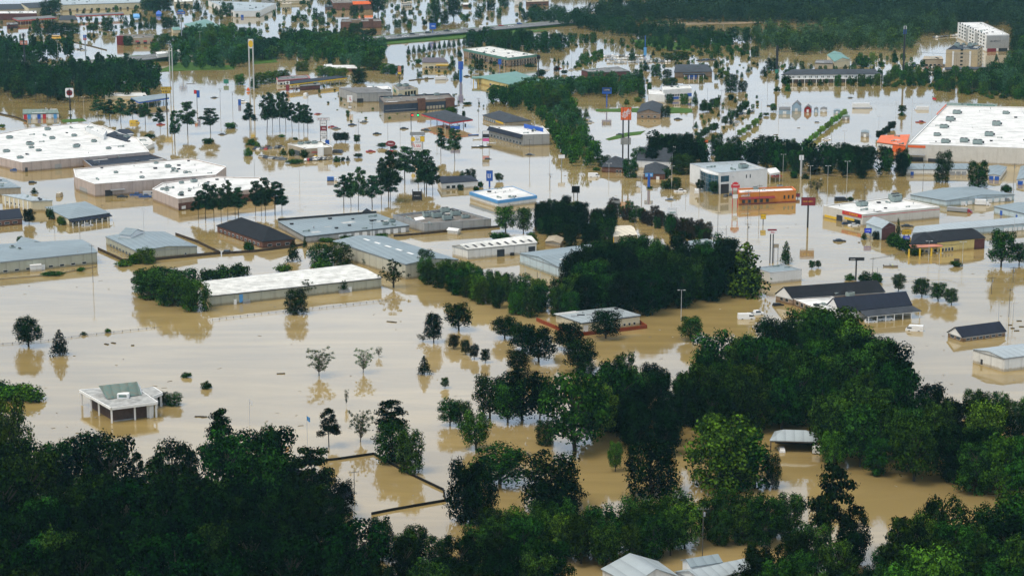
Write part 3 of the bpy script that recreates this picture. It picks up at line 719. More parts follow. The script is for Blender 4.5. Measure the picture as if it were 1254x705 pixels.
def skylights(b, lst, w_=.02, l=.1, m=None, zoff=.1, slope=0):
    for u, v, z in lst:
        a = [at_uv(b, u - l / 2, v - w_ / 2, z), at_uv(b, u + l / 2, v - w_ / 2, z), at_uv(b, u + l / 2, v + w_ / 2, z), at_uv(b, u - l / 2, v + w_ / 2, z)]
        MB().prism([(p.x, p.y) for p in a], z - .2, z + zoff).build('skylight', m or M_trim, b.T)
def strokes(n, size, m, loc, rz, parent, seed=0):
    # lettering too small to read in the photograph: the same rhythm of strokes, no words
    rr = random.Random(seed + n * 7); mb = MB(); cw = size * .62; x = -n * cw / 2; h = size * .7; t = size * .13; d = .03
    for i in range(n):
        if rr.random() < .12: x += cw; continue
        for a in ([0, .36] if rr.random() < .6 else [0]): mb.box(x + a * size, x + a * size + t, -d, d, -h / 2, h / 2)
        for z in ([h / 2 - t, -t / 2] if rr.random() < .5 else [-h / 2]): mb.box(x + t, x + .36 * size, -d, d, z, z + t)
        x += cw
    o = mb.build('lettering', m, None); o.location = Vector(loc) - Vector(parent.location); o.rotation_euler = (0, 0, rz); o.parent = parent; return o
def lettering(text, m, loc, rz, size, parent, spin=0, tilt=90, name='lettering', ext=.02):
    if text.startswith('~'): return strokes(int(text[1:]), size, m, loc, rz, parent)
    cu = bpy.data.curves.new(name, 'FONT'); cu.body = text; cu.size = size; cu.align_x = 'CENTER'; cu.align_y = 'CENTER'; cu.extrude = ext; cu.offset = size * .018; cu.resolution_u = 2
    tmp = bpy.data.objects.new(name, cu); me = bpy.data.meshes.new_from_object(tmp); me.materials.clear(); me.materials.append(m); bpy.data.objects.remove(tmp)
    o = bpy.data.objects.new(name, me); sc.collection.objects.link(o)
    o.location = Vector(loc) - (Vector(parent.location) if parent else Vector()); 
    from mathutils import Matrix
    o.rotation_euler = (Matrix.Rotation(rz, 3, 'Z') @ Matrix.Rotation(R(tilt), 3, 'X') @ Matrix.Rotation(R(spin), 3, 'Z')).to_euler()
    if parent: o.parent = parent
    return o
def wall_text(b, ei, u, z, text, size, m):
    p, q = edge(b, ei); e = (q - p).normalized(); nn = Vector((e.y, -e.x, 0)); nn = -nn if nn.dot(b.ctr - p) > 0 else nn
    # reading direction: text normal is -Y when rz=0
    rz = math.atan2(nn.y, nn.x) + math.pi / 2; c = p.lerp(q, u) + nn * .2
    lettering(text, m, (c.x, c.y, z), rz, size, b.T)
# ================================================================== POLES AND SIGNS
def lpole(x, yb, yt, kind='light', r=.13, m=None):
    g = gp(x, yb); h = zat(x, yb, yt); m = m or (M_lpole if kind == 'light' else M_pole)
    o = thing({'light': 'light_pole', 'util': 'utility_pole', 'plain': 'bare_pole'}[kind], 'pole', {'light': 'lamp post', 'util': 'utility pole', 'plain': 'pole'}[kind], g, {'light': 'lamp posts standing in the flood', 'util': 'utility poles standing in the flood', 'plain': 'bare poles'}[kind])
    MB().beam((g.x, g.y, -1), (g.x, g.y, h), r, 6, r * .65).build('pole', m, o)
    if kind == 'light':
        MB().beam((g.x - .9, g.y, h - .05), (g.x + .9, g.y, h - .05), .06, 4).build('arm', m, o)
        for s in (-1, 1): MB().box(g.x + s * 1.2 - .4, g.x + s * 1.2 + .4, g.y - .25, g.y + .25, h - .15, h + .08).build('lamp_head', m, o)
    elif kind == 'util':
        a = rnd.uniform(-.5, .5); d = Vector((math.cos(a), math.sin(a), 0)) * 1.5
        MB().beam(Vector((g.x, g.y, h - .7)) - d, Vector((g.x, g.y, h - .7)) + d, .09, 4).build('crossarm', m, o)
        for s in (-.9, -.4, .4, .9): MB().beam(Vector((g.x, g.y, h - .62)) + d * s, Vector((g.x, g.y, h - .3)) + d * s, .06, 5).build('insulator', M_steel, o)
        if rnd.random() < .5: MB().beam((g.x + .35, g.y, h - 2.6), (g.x + .35, g.y, h - 1.6), .28, 8).build('transformer', M_steel, o)
    pend(o, {'light': 'thin pale lamp post', 'util': 'wooden utility pole with crossarm', 'plain': 'thin bare pole'}[kind], x, yb)
    return o
def sign(label, x, yb, panels, np_=1, pole_m=None, pr=.22, spread=.5, rz=0, name='roadside_sign', top=None):
    """panels: (ytop, ybottom, width_px, material, text, text_material, text_size_factor[, dx_px, shape])"""
    g = gp(x, yb); k = kpx(x, yb); o = thing(name, label, 'sign', g); pm = pole_m or M_dtrim
    zt = max(zat(x, yb, p[0]) for p in panels); wmax = max(p[2] for p in panels) / k
    c, s = math.cos(rz), math.sin(rz)
    P = lambda a, b_, z: (g.x + a * c - b_ * s, g.y + a * s + b_ * c, z)
    for i in range(np_):
        a = 0 if np_ == 1 else (-.5 + i / (np_ - 1)) * wmax * spread
        MB().beam(P(a, .15, -1), P(a, .15, (zat(x, yb, top) if top else zt - .3)), pr, 8).build('pole', pm, o)
    for pn in panels:
        yt, ybm, wpx, m, txt, tm, sf = pn[:7]; dx = (pn[7] / k) if len(pn) > 7 else 0; shp = pn[8] if len(pn) > 8 else 'box'
        z1, z0 = zat(x, yb, yt), zat(x, yb, ybm); w_ = wpx / k / 2; mb = MB()
        if shp == 'box': pts = [(-w_, z0), (w_, z0), (w_, z1), (-w_, z1)]
        elif shp == 'round':
            pts = [(w_ * math.cos(t * math.pi / 8), (z0 + z1) / 2 + (z1 - z0) / 2 * math.sin(t * math.pi / 8)) for t in range(16)]
        elif shp == 'arch':
            pts = [(-w_, z0), (w_, z0), (w_, z0 + (z1 - z0) * .55), (w_ * .6, z0 + (z1 - z0) * .6), (w_ * .35, z1), (-w_ * .35, z1), (-w_ * .6, z0 + (z1 - z0) * .6), (-w_, z0 + (z1 - z0) * .55)]
        elif shp == 'rounded':
            q = min(w_, (z1 - z0) / 2) * .35; pts = []
            for cx_, cz_, a0 in ((w_ - q, z0 + q, -90), (w_ - q, z1 - q, 0), (-w_ + q, z1 - q, 90), (-w_ + q, z0 + q, 180)):
                pts += [(cx_ + q * math.cos(R(a0 + t * 30)), cz_ + q * math.sin(R(a0 + t * 30))) for t in range(4)]
        n = len(pts)
        mb.add([P(dx + a, -.25, z) for a, z in pts] + [P(dx + a, .05, z) for a, z in pts], [tuple(range(n)), tuple(range(n, 2 * n))[::-1]] + [(i, i + n, (i + 1) % n + n, (i + 1) % n) for i in range(n)])
        pan = mb.build('panel', m, o)
        if shp in ('box',) and (z1 - z0) > 1.5:
            fr = MB(); e = .09
            for a0, a1, q0, q1 in ((-w_ - e, w_ + e, z1, z1 + e), (-w_ - e, w_ + e, z0 - e, z0), (-w_ - e, -w_, z0, z1), (w_, w_ + e, z0, z1)):
                fr.add([P(dx + a, b_, z) for z in (q0, q1) for b_ in (-.3, .1) for a in (a0, a1)], [(0, 2, 3, 1), (4, 5, 7, 6), (0, 1, 5, 4), (2, 6, 7, 3), (0, 4, 6, 2), (1, 3, 7, 5)])
            fo = fr.build('frame', M_dtrim, o)
        if txt:
            lines = txt.split('\n'); hh = (z1 - z0) / (len(lines) + .3)
            for li, tx in enumerate(lines):
                sz = min(hh * 1.05, 2 * w_ / (max(1, int(tx[1:]) if tx.startswith('~') else len(tx)) * .64)) * sf
                lettering(tx, tm, P(dx, -.27, z1 - hh * (li + .65)), rz, sz, o)
    land(x, yb, label if len(label.split()) <= 7 else ' '.join(label.split()[:7])) if False else None
    return o
# ================================================================== VEHICLES
MC = objcol_mat('car_paint'); M_tyre = mat('tyre_rubber', (.015, .015, .015), .8, .1, 2, .2)
def loft(sections, m=None):
    """sections: list of (x, [(y,z)...]) closed loops of equal length, lofted along x"""
    mb = MB(); n = len(sections[0][1]); vs = []; fs = []
    for x, lp in sections: vs += [(x, y, z) for y, z in lp]
    for i in range(len(sections) - 1):
        for j in range(n): fs.append((i * n + j, i * n + (j + 1) % n, (i + 1) * n + (j + 1) % n, (i + 1) * n + j))
    fs += [tuple(range(n))[::-1], tuple(range((len(sections) - 1) * n, len(sections) * n))]
    return mb.add(vs, fs)
def profile_car(prof, w_, tuck=.12):
    """prof: side outline (x,z) ; width w_"""
    mb = MB(); n = len(prof); zmax = max(z for _, z in prof)
    def y(z): return w_ / 2 - tuck * max(0, (z - .75)) / max(.1, zmax - .75) * 1.6
    vs = [(x, -y(z), z) for x, z in prof] + [(x, y(z), z) for x, z in prof]
    return mb.add(vs, [tuple(range(n)), tuple(range(n, 2 * n))[::-1]] + [(i, i + n, (i + 1) % n + n, (i + 1) % n) for i in range(n)])
def wheels(o, xs, w_, r=.33):
    for x in xs:
        for s in (-1, 1): 
            q = MB().beam((x, s * (w_ / 2 - .18), r), (x, s * (w_ / 2 + .02), r), r, 12).build('wheel', M_tyre, o, world=False)
            MB().beam((x, s * (w_ / 2 + .0), r), (x, s * (w_ / 2 + .04), r), r * .6, 8).build('rim', M_steel, q, world=False)
def proto_car(kind):
    o = thing({'sedan': 'car', 'suv': 'sport_utility_car', 'van': 'van', 'pickup': 'pickup_truck'}[kind], 'p', 'car', (0, 0, 0)); o.name = {'sedan': 'car', 'suv': 'suv_car', 'van': 'van', 'pickup': 'pickup_truck'}[kind]
    if kind == 'sedan':
        P = [(-2.3, .3), (2.3, .3), (2.35, .6), (2.2, .78), (1.1, .92), (.45, 1.38), (-.85, 1.42), (-1.5, 1.0), (-2.25, .92), (-2.35, .6)]; g = [(1.02, .95), (.42, 1.34), (-.84, 1.37), (-1.42, 1.02)]; w_ = 1.8
    elif kind == 'suv':
        P = [(-2.35, .35), (2.3, .35), (2.35, .8), (2.2, 1.0), (1.15, 1.1), (.6, 1.68), (-1.9, 1.72), (-2.25, 1.1), (-2.38, .6)]; g = [(1.08, 1.13), (.58, 1.62), (-1.87, 1.66), (-2.12, 1.12)]; w_ = 1.9
    elif kind == 'van':
        P = [(-2.7, .35), (2.5, .35), (2.6, .8), (2.3, 1.15), (1.6, 2.0), (1.2, 2.1), (-2.65, 2.1), (-2.75, .6)]; g = [(2.2, 1.2), (1.62, 1.95), (.7, 1.95), (.7, 1.2)]; w_ = 2.0
    else:
        P = [(-2.7, .4), (2.6, .4), (2.65, .9), (1.5, 1.1), (.9, 1.75), (-.5, 1.78), (-.75, 1.1), (-2.7, 1.1)]; g = [(1.42, 1.13), (.88, 1.7), (-.45, 1.72), (-.65, 1.13)]; w_ = 1.95
    profile_car(P, w_).build('body', MC, o, world=False)
    gl = profile_car([(x * 1.0, z) for x, z in g], w_ + .03); gl.build('side_glass', M_glass, o, world=False)
    # windscreen and rear screen
    zt = max(z for _, z in g); mb = MB()
    f0, f1 = g[0], g[1]; mb.add([(f0[0] + .06, -w_ * .42, f0[1] + .02), (f0[0] + .06, w_ * .42, f0[1] + .02), (f1[0] + .06, w_ * .38, f1[1] + .02), (f1[0] + .06, -w_ * .38, f1[1] + .02)], [(0, 1, 2, 3)])
    if kind != 'van':
        f0, f1 = g[3], g[2]; mb.add([(f0[0] - .06, -w_ * .42, f0[1] + .02), (f0[0] - .06, w_ * .42, f0[1] + .02), (f1[0] - .06, w_ * .38, f1[1] + .02), (f1[0] - .06, -w_ * .38, f1[1] + .02)], [(3, 2, 1, 0)])
    mb.build('windscreen', M_glass, o, world=False)
    if kind == 'pickup': MB().box(-2.6, -.85, -.8, .8, 1.09, 1.115).build('truck_bed', M_dtrim, o, world=False)
    wheels(o, (-1.45, 1.45), w_)
    return learn(o)
PROTO = {}; CARCOL = {'white': (.75, .75, .74, 1), 'silver': (.42, .43, .44, 1), 'black': (.015, .015, .018, 1), 'red': (.35, .02, .02, 1), 'blue': (.03, .08, .25, 1), 'grey': (.14, .15, .16, 1), 'tan': (.4, .33, .22, 1), 'yellow': (.7, .45, .03, 1), 'dark blue': (.015, .03, .07, 1)}
CN = {'sedan': 'car', 'suv': 'SUV', 'van': 'van', 'pickup': 'pickup truck'}
def car(x, y, col='white', kind='sedan', rz=0, sink=-.55, place=None, z=0, group=None, ph=None):
    g = gp(x, y, z)
    if kind not in PROTO: PROTO[kind] = proto_car(kind); o = PROTO[kind]
    else: o = copy_tree(PROTO[kind])
    o.location = (g.x, g.y, z + sink); o.rotation_euler = (0, 0, R(rz)); o['category'] = CN[kind] if kind != 'suv' else 'car'; o['group'] = group or 'vehicles caught in the flood'
    for c in sc_children(o):
        if c.name.startswith('body'): c.color = CARCOL[col]
    pend(o, ph or (f'{col} {CN[kind]} ' + ('half under water' if sink < -.3 else 'standing')), x, y, place); return o
CHCACHE = {}
def sc_children(o):
    return [c for c in o.children]
def lot(p0, p1, n, rz, place=None, kinds=('sedan', 'sedan', 'suv', 'pickup'), cols=('white', 'white', 'silver', 'black', 'grey', 'red', 'dark blue', 'white', 'tan'), jit=1.0, sink=-.5, z=0, seed=3, group=None):
    rr = random.Random(seed)
    for i in range(n):
        t = (i + .5) / n; x = p0[0] + (p1[0] - p0[0]) * t + rr.uniform(-jit, jit); y = p0[1] + (p1[1] - p0[1]) * t + rr.uniform(-jit, jit) * .25
        car(x, y, rr.choice(cols), rr.choice(kinds), rz + rr.uniform(-4, 4), sink + rr.uniform(-.15, .1), place, z, group)
def box_truck(x, y, rz, label, col=(.78, .78, .77, 1), length=7.5, sink=-.6, name='box_truck', cab=(.7, .7, .7, 1), z=0, ht=3.4):
    g = gp(x, y, z); o = thing(name, label, 'truck', (g.x, g.y, z + sink), rz=R(rz)); l = length
    MB().box(-l / 2, l / 2 - 2.1, -1.2, 1.2, .9, ht).build('cargo_box', mat('truck_box_%d' % (col[0] * 100 + col[2] * 10), col[:3], .5, .05, .5, .4), o, world=False)
    MB().box(-l / 2, l / 2, -.5, .5, .55, .9).build('chassis', M_dtrim, o, world=False)
    q = profile_car([(l / 2 - 2.0, .5), (l / 2 + .25, .5), (l / 2 + .3, 1.2), (l / 2 - .35, 1.45), (l / 2 - .8, 2.3), (l / 2 - 2.0, 2.4)], 2.2).build('cab', mat('truck_cab_%d' % (cab[0] * 100), cab[:3], .4, .05, .5, .5), o, world=False)
    MB().add([(l / 2 - .3, -.95, 1.5), (l / 2 - .3, .95, 1.5), (l / 2 - .74, .9, 2.25), (l / 2 - .74, -.9, 2.25)], [(0, 1, 2, 3)]).build('windscreen', M_glass, q, world=False)
    wheels(o, (-l / 2 + 1.3, l / 2 - .9), 2.3, .48)
    return o
def boat(x, y, rz, label, col=(.75, .75, .73), people=0, length=5.0):
    g = gp(x, y); o = thing('boat', label, 'boat', (g.x, g.y, 0), rz=R(rz)); l = length; mb = MB(); rings = []
    for i in range(9):
        t = i / 8; x_ = -l / 2 + l * t; wd = .85 * (1 - max(0, (t - .55) / .45) ** 2 * .95); zt = .55 + .25 * t ** 3
        rings.append((x_, [(-wd, zt), (-wd * .75, -.1), (wd * .75, -.1), (wd, zt), (wd * .85, zt - .04), (wd * .6, .12), (-wd * .6, .12), (-wd * .85, zt - .04)]))
    loft(rings).build('hull', cmat('boat_paint_%d' % (col[0] * 100 + col[2] * 7), col), o, world=False)
    for xx in (-l * .25, l * .1): MB().box(xx - .15, xx + .15, -.6, .6, .3, .38).build('seat', M_steel, o, world=False)
    MB().box(-l / 2 - .3, -l / 2, -.2, .2, .2, .95).beam((-l / 2 - .15, 0, .3), (-l / 2 - .15, 0, -.4), .07, 5).build('outboard_motor', M_dtrim, o, world=False)
    return o
# ================================================================== THE TOWN, left side
# big white store with many rooftop units
b = bld('retail_store', 'long white-roofed store with many green rooftop units left of the dark canopy', 'store', [(27, 199), (183, 186), (168, 169), (150, 164), (125, 154), (94, 151), (34, 157), (-45, 172), (-50, 181)], 211, wall='pinktan', rf='white', par=.4, lm='the big white-roofed store')
ctr = b.ctr
def at_px(b, x, y, z=None):
    p = gp(x, y, b.zr if z is None else z); return p
def units_px(b, lst, s=1.0):
    global at_uv
    old = at_uv; q = list(lst)
    for x, y in q:
        p = gp(x, y, b.zr); at_uv = lambda bb, u, v, z=None: p
        units(b, [(0, 0)], s)
    at_uv = old
units_px(b, rE(30, 65, 95, 95, 185, 60, 150, 45, 365, 42, 520, 50, 145, 30) + rA(45, 665, 250, 668, 355, 655, 140, 695, 450, 682, 228, 625, 370, 702, 420, 625), 1.2)
for ei in (0,):
    feat(b, ei, .02, .04, 0, 2.6, 'door', M_dtrim); feat(b, ei, .25, .30, 0, 3.2, 'loading_door', MW['grey'])
p0, p1 = gp(165, 179, 6), gp(189, 179, 6)
q = bld('parapet_block', 'tall white entrance block standing on the back of the big white store', 'store', [(127, 166), (131, 159), (110, 150.5), (105, 156)], 178, wall='plain', rf='white', par=.3, h=8.5); 
q = bld('store_entrance', 'white entrance block at the right end of the big white store', 'store', [(176, 181), (189, 175), (181, 168), (165, 168)], 187, wall='plain', rf='white', par=.3)
q = bld('arched_canopy', 'dark blue arched canopy roof behind the big white store', 'canopy', rA(505, 650, 605, 680, 640, 640, 615, 622, 575, 622), 172, roof='slab', wall='tan', rf='navy', h=5.5)
bld('store_annex', 'low navy-roofed annex between the two white-roofed stores', 'store', rE(440, 132, 800, 98, 700, 64, 388, 92), 208, wall='tanbrick', rf='navy', par=.5, h=4.5, lm='the navy-roofed annex')
# second and third store
b = bld('retail_store', 'white-roofed pinkish block store with angled right end, second of three', 'store', [(116, 225.4), (264, 214), (277, 204), (241, 195.5), (225, 194.3), (90, 207), (92.5, 217)], 241.5, wall='pinktan', rf='white', par=.5, lm='the second white-roofed store')
units_px(b, rE(555, 165, 680, 188, 748, 120, 805, 138, 832, 148, 890, 165))
feat(b, 0, .08, .14, 0, 3.4, 'loading_door', M_dtrim); awning(b, 0, .12, .24, 3.6, 2.2, .3, M_steel); feat(b, 0, .6, .62, 0, 2.4, 'door', M_dtrim); feat(b, 6, .2, .6, 0, 3.0, 'service_bay', MW['grey']); windows(b, 0, 1, .75, .77, 2.8, 3.6)
b = bld('retail_store', 'white-roofed pinkish and brick store behind the small pine row, third of three', 'store', [(218.3, 243.5), (337, 228), (318, 217.5), (262, 216), (199, 224), (186.4, 231.3)], 258, wall='pinktan', rf='white', par=.5, lm='the third white-roofed store')
feat(b, 0, .0, .35, -.5, 3.9, 'brick_front', MW['brick'], .08); feat(b, 0, .03, .07, .6, 2.2, 'door', M_trim, .12); feat(b, 0, .45, .98, -.5, 4.1, 'brick_front', MW['brick'], .08)
units_px(b, rE(780, 245, 865, 272, 930, 208, 870, 215, 990, 220, 800, 250)); units_px(b, rE(870, 262, 800, 238), .8)
# small buildings at the left edge
b = bld('metal_shed', 'grey-roofed tan shed at the left edge behind the columned office', 'building', [(25, 230), (35, 226), (5, 218), (-45, 222)][0:1] + [(60, 226.5), (30, 219), (-30, 232.5)][0:0] + [(25.2, 230), (5, 219.5), (-45, 222.5), (-30, 232)], 239, roof='slab', wall='tan', rf='metal')
feat(b, 3, .75, .8, 0, 2, 'door', M_dtrim)
b = bld('columned_office', 'pale columned office with thin flat metal roof at the left edge', 'office', [(2.5, 239), (38, 246.5), (64, 246)], 259, roof='slab', wall='cream', rf='metal2', lm='the pale columned office')
for ei, n in ((3, 6),): feat(b, ei, .03, .97, 0, b.h - .3, 'pilaster', M_trim, .25, n, .8)
windows(b, 3, 6, .1, .95, 1.6, 2.8, .7)
b = bld('brick_house', 'brick building with navy gable roof cut by the left edge', 'building', [(27, 267), (20, 256), (-40, 262), (-50, 274)], 274.7, roof='gable', wall='brick', rf='navy', axis='b', rise=2.5, h=None)
windows(b, 3, 5, .3, .95, .8, 2)
b = bld('small_office', 'grey-green roofed office with dark porch and white columns', 'office', [(55.7, 254), (84.3, 268.3), (134, 261)], 277, roof='hip', wall='cream', rf='metal', rise=1.8, axis='a', hip=.35, lm='the small porch office')
awning(b, 0, -.02, 1.0, b.h - .1, 2.6, 1.1, MR['navy'], 'porch_roof'); posts(b, [(i / 7, -.16) for i in range(8)], b.h - 1.0, r=.16); windows(b, 0, 7, .05, .95, .5, 2.0, .3)
b = bld('warehouse', 'long low grey-roofed warehouse at the left edge with ducts on top', 'warehouse', [(118.7, 309), (99.6, 293.8), (-60, 303), (-75, 329)], 323, roof='gable', wall='olive', rf='metal', axis='b', rise=1.0, lm='the left-edge grey warehouse')
units_px(b, rE(95, 540, 60, 530), 1.5); vents(b, 4)
windows(b, 3, 9, .3, .95, .6, 1.7, .6); feat(b, 3, .62, .66, 0, 2.3, 'door', M_trim)
g = bld('warehouse_dormer', 'small white gabled dormer building behind the left-edge warehouse', 'building', [(20.5, 298), (36, 303), (49, 296.5)], 306, roof='gable', wall='plain', rf='metal', axis='b', rise=1.6)
b = bld('generator_shed', 'small white tank shed on the wall side of the left-edge warehouse', 'shed', [(37, 326), (51, 325), (49, 322)], 332, roof='slab', wall='plain', rf='white', over=.1)
b = bld('warehouse', 'grey gabled metal warehouse left of the dark-roofed brick hall', 'warehouse', [(129.7, 290), (168.5, 308), (241.3, 301.5)], 318.5, roof='gable', wall='olive', rf='metal', axis='b', rise=1.2, lm='the grey gabled warehouse')
vents(b, 5); feat(b, 3, .1, .9, .3, 1.6, 'window', M_glass, .04, 8, .5); windows(b, 0, 1, .78, .82, .6, 1.5)
b = bld('warehouse_dormer', 'small grey gable rising behind the grey gabled warehouse', 'building', [(147, 287), (160, 289), (176, 284)], 293, roof='gable', wall='plain', rf='metal', axis='b', rise=2.2, h=6)
b = bld('brick_hall', 'brick hall with big charcoal hip roof', 'building', [(266, 276.7), (321, 296), (361, 292.6)], 304, roof='hip', wall='brick', rf='dark', axis='b', rise=5.0, hip=.62, over=.9, lm='the charcoal-roofed brick hall')
windows(b, 3, 10, .04, .96, .6, 2.0, .5); windows(b, 0, 3, .1, .9, .6, 1.8, .5)
# F region
b = bld('warehouse', 'long blue-grey flat-roofed warehouse with dark back parapet', 'warehouse', [(373.8, 290), (501, 276.5), (461, 262), (340.6, 271.5)], 298, roof='slab', wall='grey', rf='metal', over=.3, lm='the blue-grey flat warehouse')
p, q_ = gp(340.6, 271, b.h), gp(461, 261.6, b.h); MB().slab(p + Vector((0, 0, .3)), q_ + Vector((0, 0, .3)), .5, 1.1).build('parapet', M_dtrim, b.T)
MB().add([(*gp(440, 263, b.h).xy, b.h + .3), (*gp(459, 261.5, b.h).xy, b.h + .3), (*gp(449, 262, b.h).xy, b.h + 3.0), (*(gp(449, 261, b.h).xy), b.h + .3)], [(0, 1, 2), (1, 3, 2), (3, 0, 2), (0, 3, 1)]).build('gable_front', M_dtrim, b.T)
units_px(b, [(480, 272), (472, 275)], .9); feat(b, 0, .3, .98, .2, 2.6, 'bay_door', M_trim, .05, 9, .4)
b = bld('parapet_building', 'grey ribbed parapet building with gravel roof and many air units', 'building', [(519.4, 273.6), (601.5, 268), (555, 254.8), (481, 263)], 285, wall='grey', rf='gravel', par=1.0, trim=M_steel, lm='the ribbed parapet building')
units_px(b, rF(830, 365, 920, 352, 880, 378, 930, 390, 970, 368, 1018, 380, 905, 375, 832, 375), 1.6); MB().prism([tuple(gp(x, y, b.zr).xy) for x, y in rF(770, 380, 815, 372, 825, 385, 780, 392)], b.zr, b.zr + .1).build('roof_patch', M_trim, b.T)
b = bld('warehouse', 'broad blue-grey gabled warehouse with white skylight dashes', 'warehouse', [(496.4, 324), (561.5, 318), (471, 290), (408.3, 295.6)], 342, roof='gable', wall='metaltan', rf='metal', axis='b', rise=1.7, lm='the skylight-dash warehouse')
for i in range(6):
    u = .12 + i * .15; V = []
    p = b.c[0].lerp(b.c[3], .08 + i * .15); q_ = b.c[1].lerp(b.c[2], .08 + i * .15)
    m_ = p.lerp(q_, .42); d = (b.c[3] - b.c[0]).normalized(); n_ = b.d; zz = b.h + 1.7 * .84 + .28
    MB().prism([tuple((m_ + d * a + n_ * c).xy) for a, c in ((-2.4, -.6), (2.4, -.6), (2.4, .6), (-2.4, .6))], zz - .1, zz + .06).build('skylight', M_trim, b.T)
b = bld('white_shed', 'tiny white gabled shed in the water below the ribbed parapet building', 'shed', [(548, 282), (560, 283.5), (564, 281)], 288, roof='gable', wall='plain', rf='white', axis='b', rise=.8)
b = bld('white_warehouse', 'long white warehouse with dark skylights and grey doors', 'warehouse', [(573, 305.5), (657, 297.5), (643, 288.5), (554, 301)], 318, roof='gable', wall='white', rf='dirty', axis='a', rise=1.4, lm='the long white warehouse with doors')
for i in range(9):
    p = b.c[0].lerp(b.c[1], .04 + i * .115); d = (b.c[3] - b.c[0]); m_ = p + d * .24; dn = d.normalized(); zz = b.h + 1.4 * .48 + .26
    s = .22 * d.length * .55; sl = 1.4 / (d.length / 2)
    V = [(m_ + dn * a + b.d * c) for a, c in ((-s, -.5), (-s, .5), (s, .5), (s, -.5))]; Z = [zz - s * sl, zz - s * sl, zz + s * sl, zz + s * sl]
    MB().add([(v.x, v.y, z + .05) for v, z in zip(V, Z)] + [(v.x, v.y, z - .1) for v, z in zip(V, Z)], [(0, 1, 2, 3), (0, 4, 5, 1), (1, 5, 6, 2), (2, 6, 7, 3), (3, 7, 4, 0)]).build('skylight', M_dtrim, b.T)
feat(b, 0, .42, .53, 0, 3.4, 'roller_door', MR['slate']); feat(b, 0, .88, .98, 0, 3.4, 'roller_door', MR['slate']); feat(b, 0, .61, .66, 0, 1.4, 'dumpster', C_black, .9, depth=.9)
b = bld('gas_station', 'white-roofed service station with blue band round the roof', 'gas station', [(610, 245.8), (657, 239.5), (627.6, 228), (575.6, 235)], 255, wall='plain', rf='white', par=.3, trim=C_bblue, lm='the blue-banded service station')
for e_ in (0, 3, 1): feat(b, e_, -.005, 1.005, b.h - 1.6, b.h - .05, 'fascia', C_bblue, .35)
vents(b, 4)
for dx in (-8, 4, 14): 
    pass
b = bld('dark_roof_shop', 'white shop with dark navy roof behind the tall pines', 'building', [(541, 225), (585, 222), (577, 215.5), (536, 216.5)], 233, roof='hip', wall='plain', rf='navy', axis='a', rise=1.6, hip=.4, lm='the white shop with navy roof')
windows(b, 0, 3, .1, .55, .6, 2.4, .3)
b = bld('restaurant', 'tan fast food restaurant with white roof ringed by parked cars', 'restaurant', [(374, 182.3), (407, 180), (394, 173), (352, 176.4)], 193, wall='tan', rf='dirty', par=.6, lm='the tan restaurant ringed by cars')
units_px(b, [(368, 177), (376, 176), (385, 176)], 1.2); wall_text(b, 0, .35, 3.0, '~7', 1.5, C_red); feat(b, 3, .2, .7, 0, 3, 'window_wall', M_glass)
MB().box(*[v for v in (gp(389, 193).x, gp(396, 193).x)], gp(389, 193).y, gp(389, 193).y + 4, -1, b.h + 1.2).build('corner_tower', MW['plain'], b.T)
# long white warehouse
b = bld('warehouse', 'long low warehouse with weathered white roof beside the bushy thicket', 'warehouse', [(257.5, 362.5), (467, 340.3), (430, 324.3), (247.5, 345)], 375.5, roof='gable', wall='olive', rf='dirty', axis='a', rise=.7, over=.4, lm='the long weathered white warehouse')
feat(b, 0, .163, .183, .5, 3.9, 'side_door', C_bblue, .1); feat(b, 0, .13, .145, 0, 2.0, 'tank', M_trim, .6, depth=.6); feat(b, 0, .18, .22, 0, 1.2, 'tank', M_steel, 1.2, depth=1)
feat(b, 0, .74, .80, 0, 1.2, 'tank', M_steel, 1.2, depth=1); feat(b, 0, .8, .82, 0, 2.0, 'side_door', M_trim, .1); feat(b, 0, 0, 1, b.h - .3, b.h - .05, 'gutter', M_dtrim, .3)
b = bld('warehouse', 'pale blue metal warehouse with grey roof left of the big dark trees', 'warehouse', [(683.8, 327), (765, 317), (727, 299), (636.6, 310.5)], 340, roof='gable', wall='blue', rf='metal', axis='a', rise=1.6, lm='the pale blue warehouse')
for i in range(3): 
    for v in (.22,):
        p = b.c[0].lerp(b.c[1], .2 + i * .28) + (b.c[3] - b.c[0]) * v; zz = b.h + 1.6 * .44 + .25
        MB().prism([tuple((p + b.d * a + Vector((-b.d.y, b.d.x, 0)) * c).xy) for a, c in ((-.6, -2), (.6, -2), (.6, 2), (-.6, 2))], zz - .4, zz + .35).build('skylight', M_trim, b.T)
lpole(643, 337, 320.5, 'light'); lpole(661.5, 341, 326.5, 'light'); lpole(658, 340, 333, 'plain')
b = bld('garage', 'small tan-roofed garage left of the cream canopy', 'garage', [(668, 296), (686, 298.5), (690, 292)], 304, roof='gable', wall='tan', rf='tan', axis='a', rise=1.0)
b = bld('cream_canopy', 'open cream-roofed canopy on yellow posts beside the plum-brown bushes', 'canopy', [(751.5, 290), (780, 287.5), (772, 276.5), (754, 277)], 298, roof='gable', wall='tan', rf='cream', axis='a', rise=1.2, zbase=b.h, h=5, lm='the cream canopy')
for c_ in b.c: MB().beam((c_.x, c_.y, -1), (c_.x, c_.y, 5), .18, 6).build('post', C_yel, b.T)
p = gp(755, 298); MB().box(p.x - 1, p.x + 5, p.y + 1, p.y + 5, -1, 3.6).build('kiosk', C_blue, b.T)
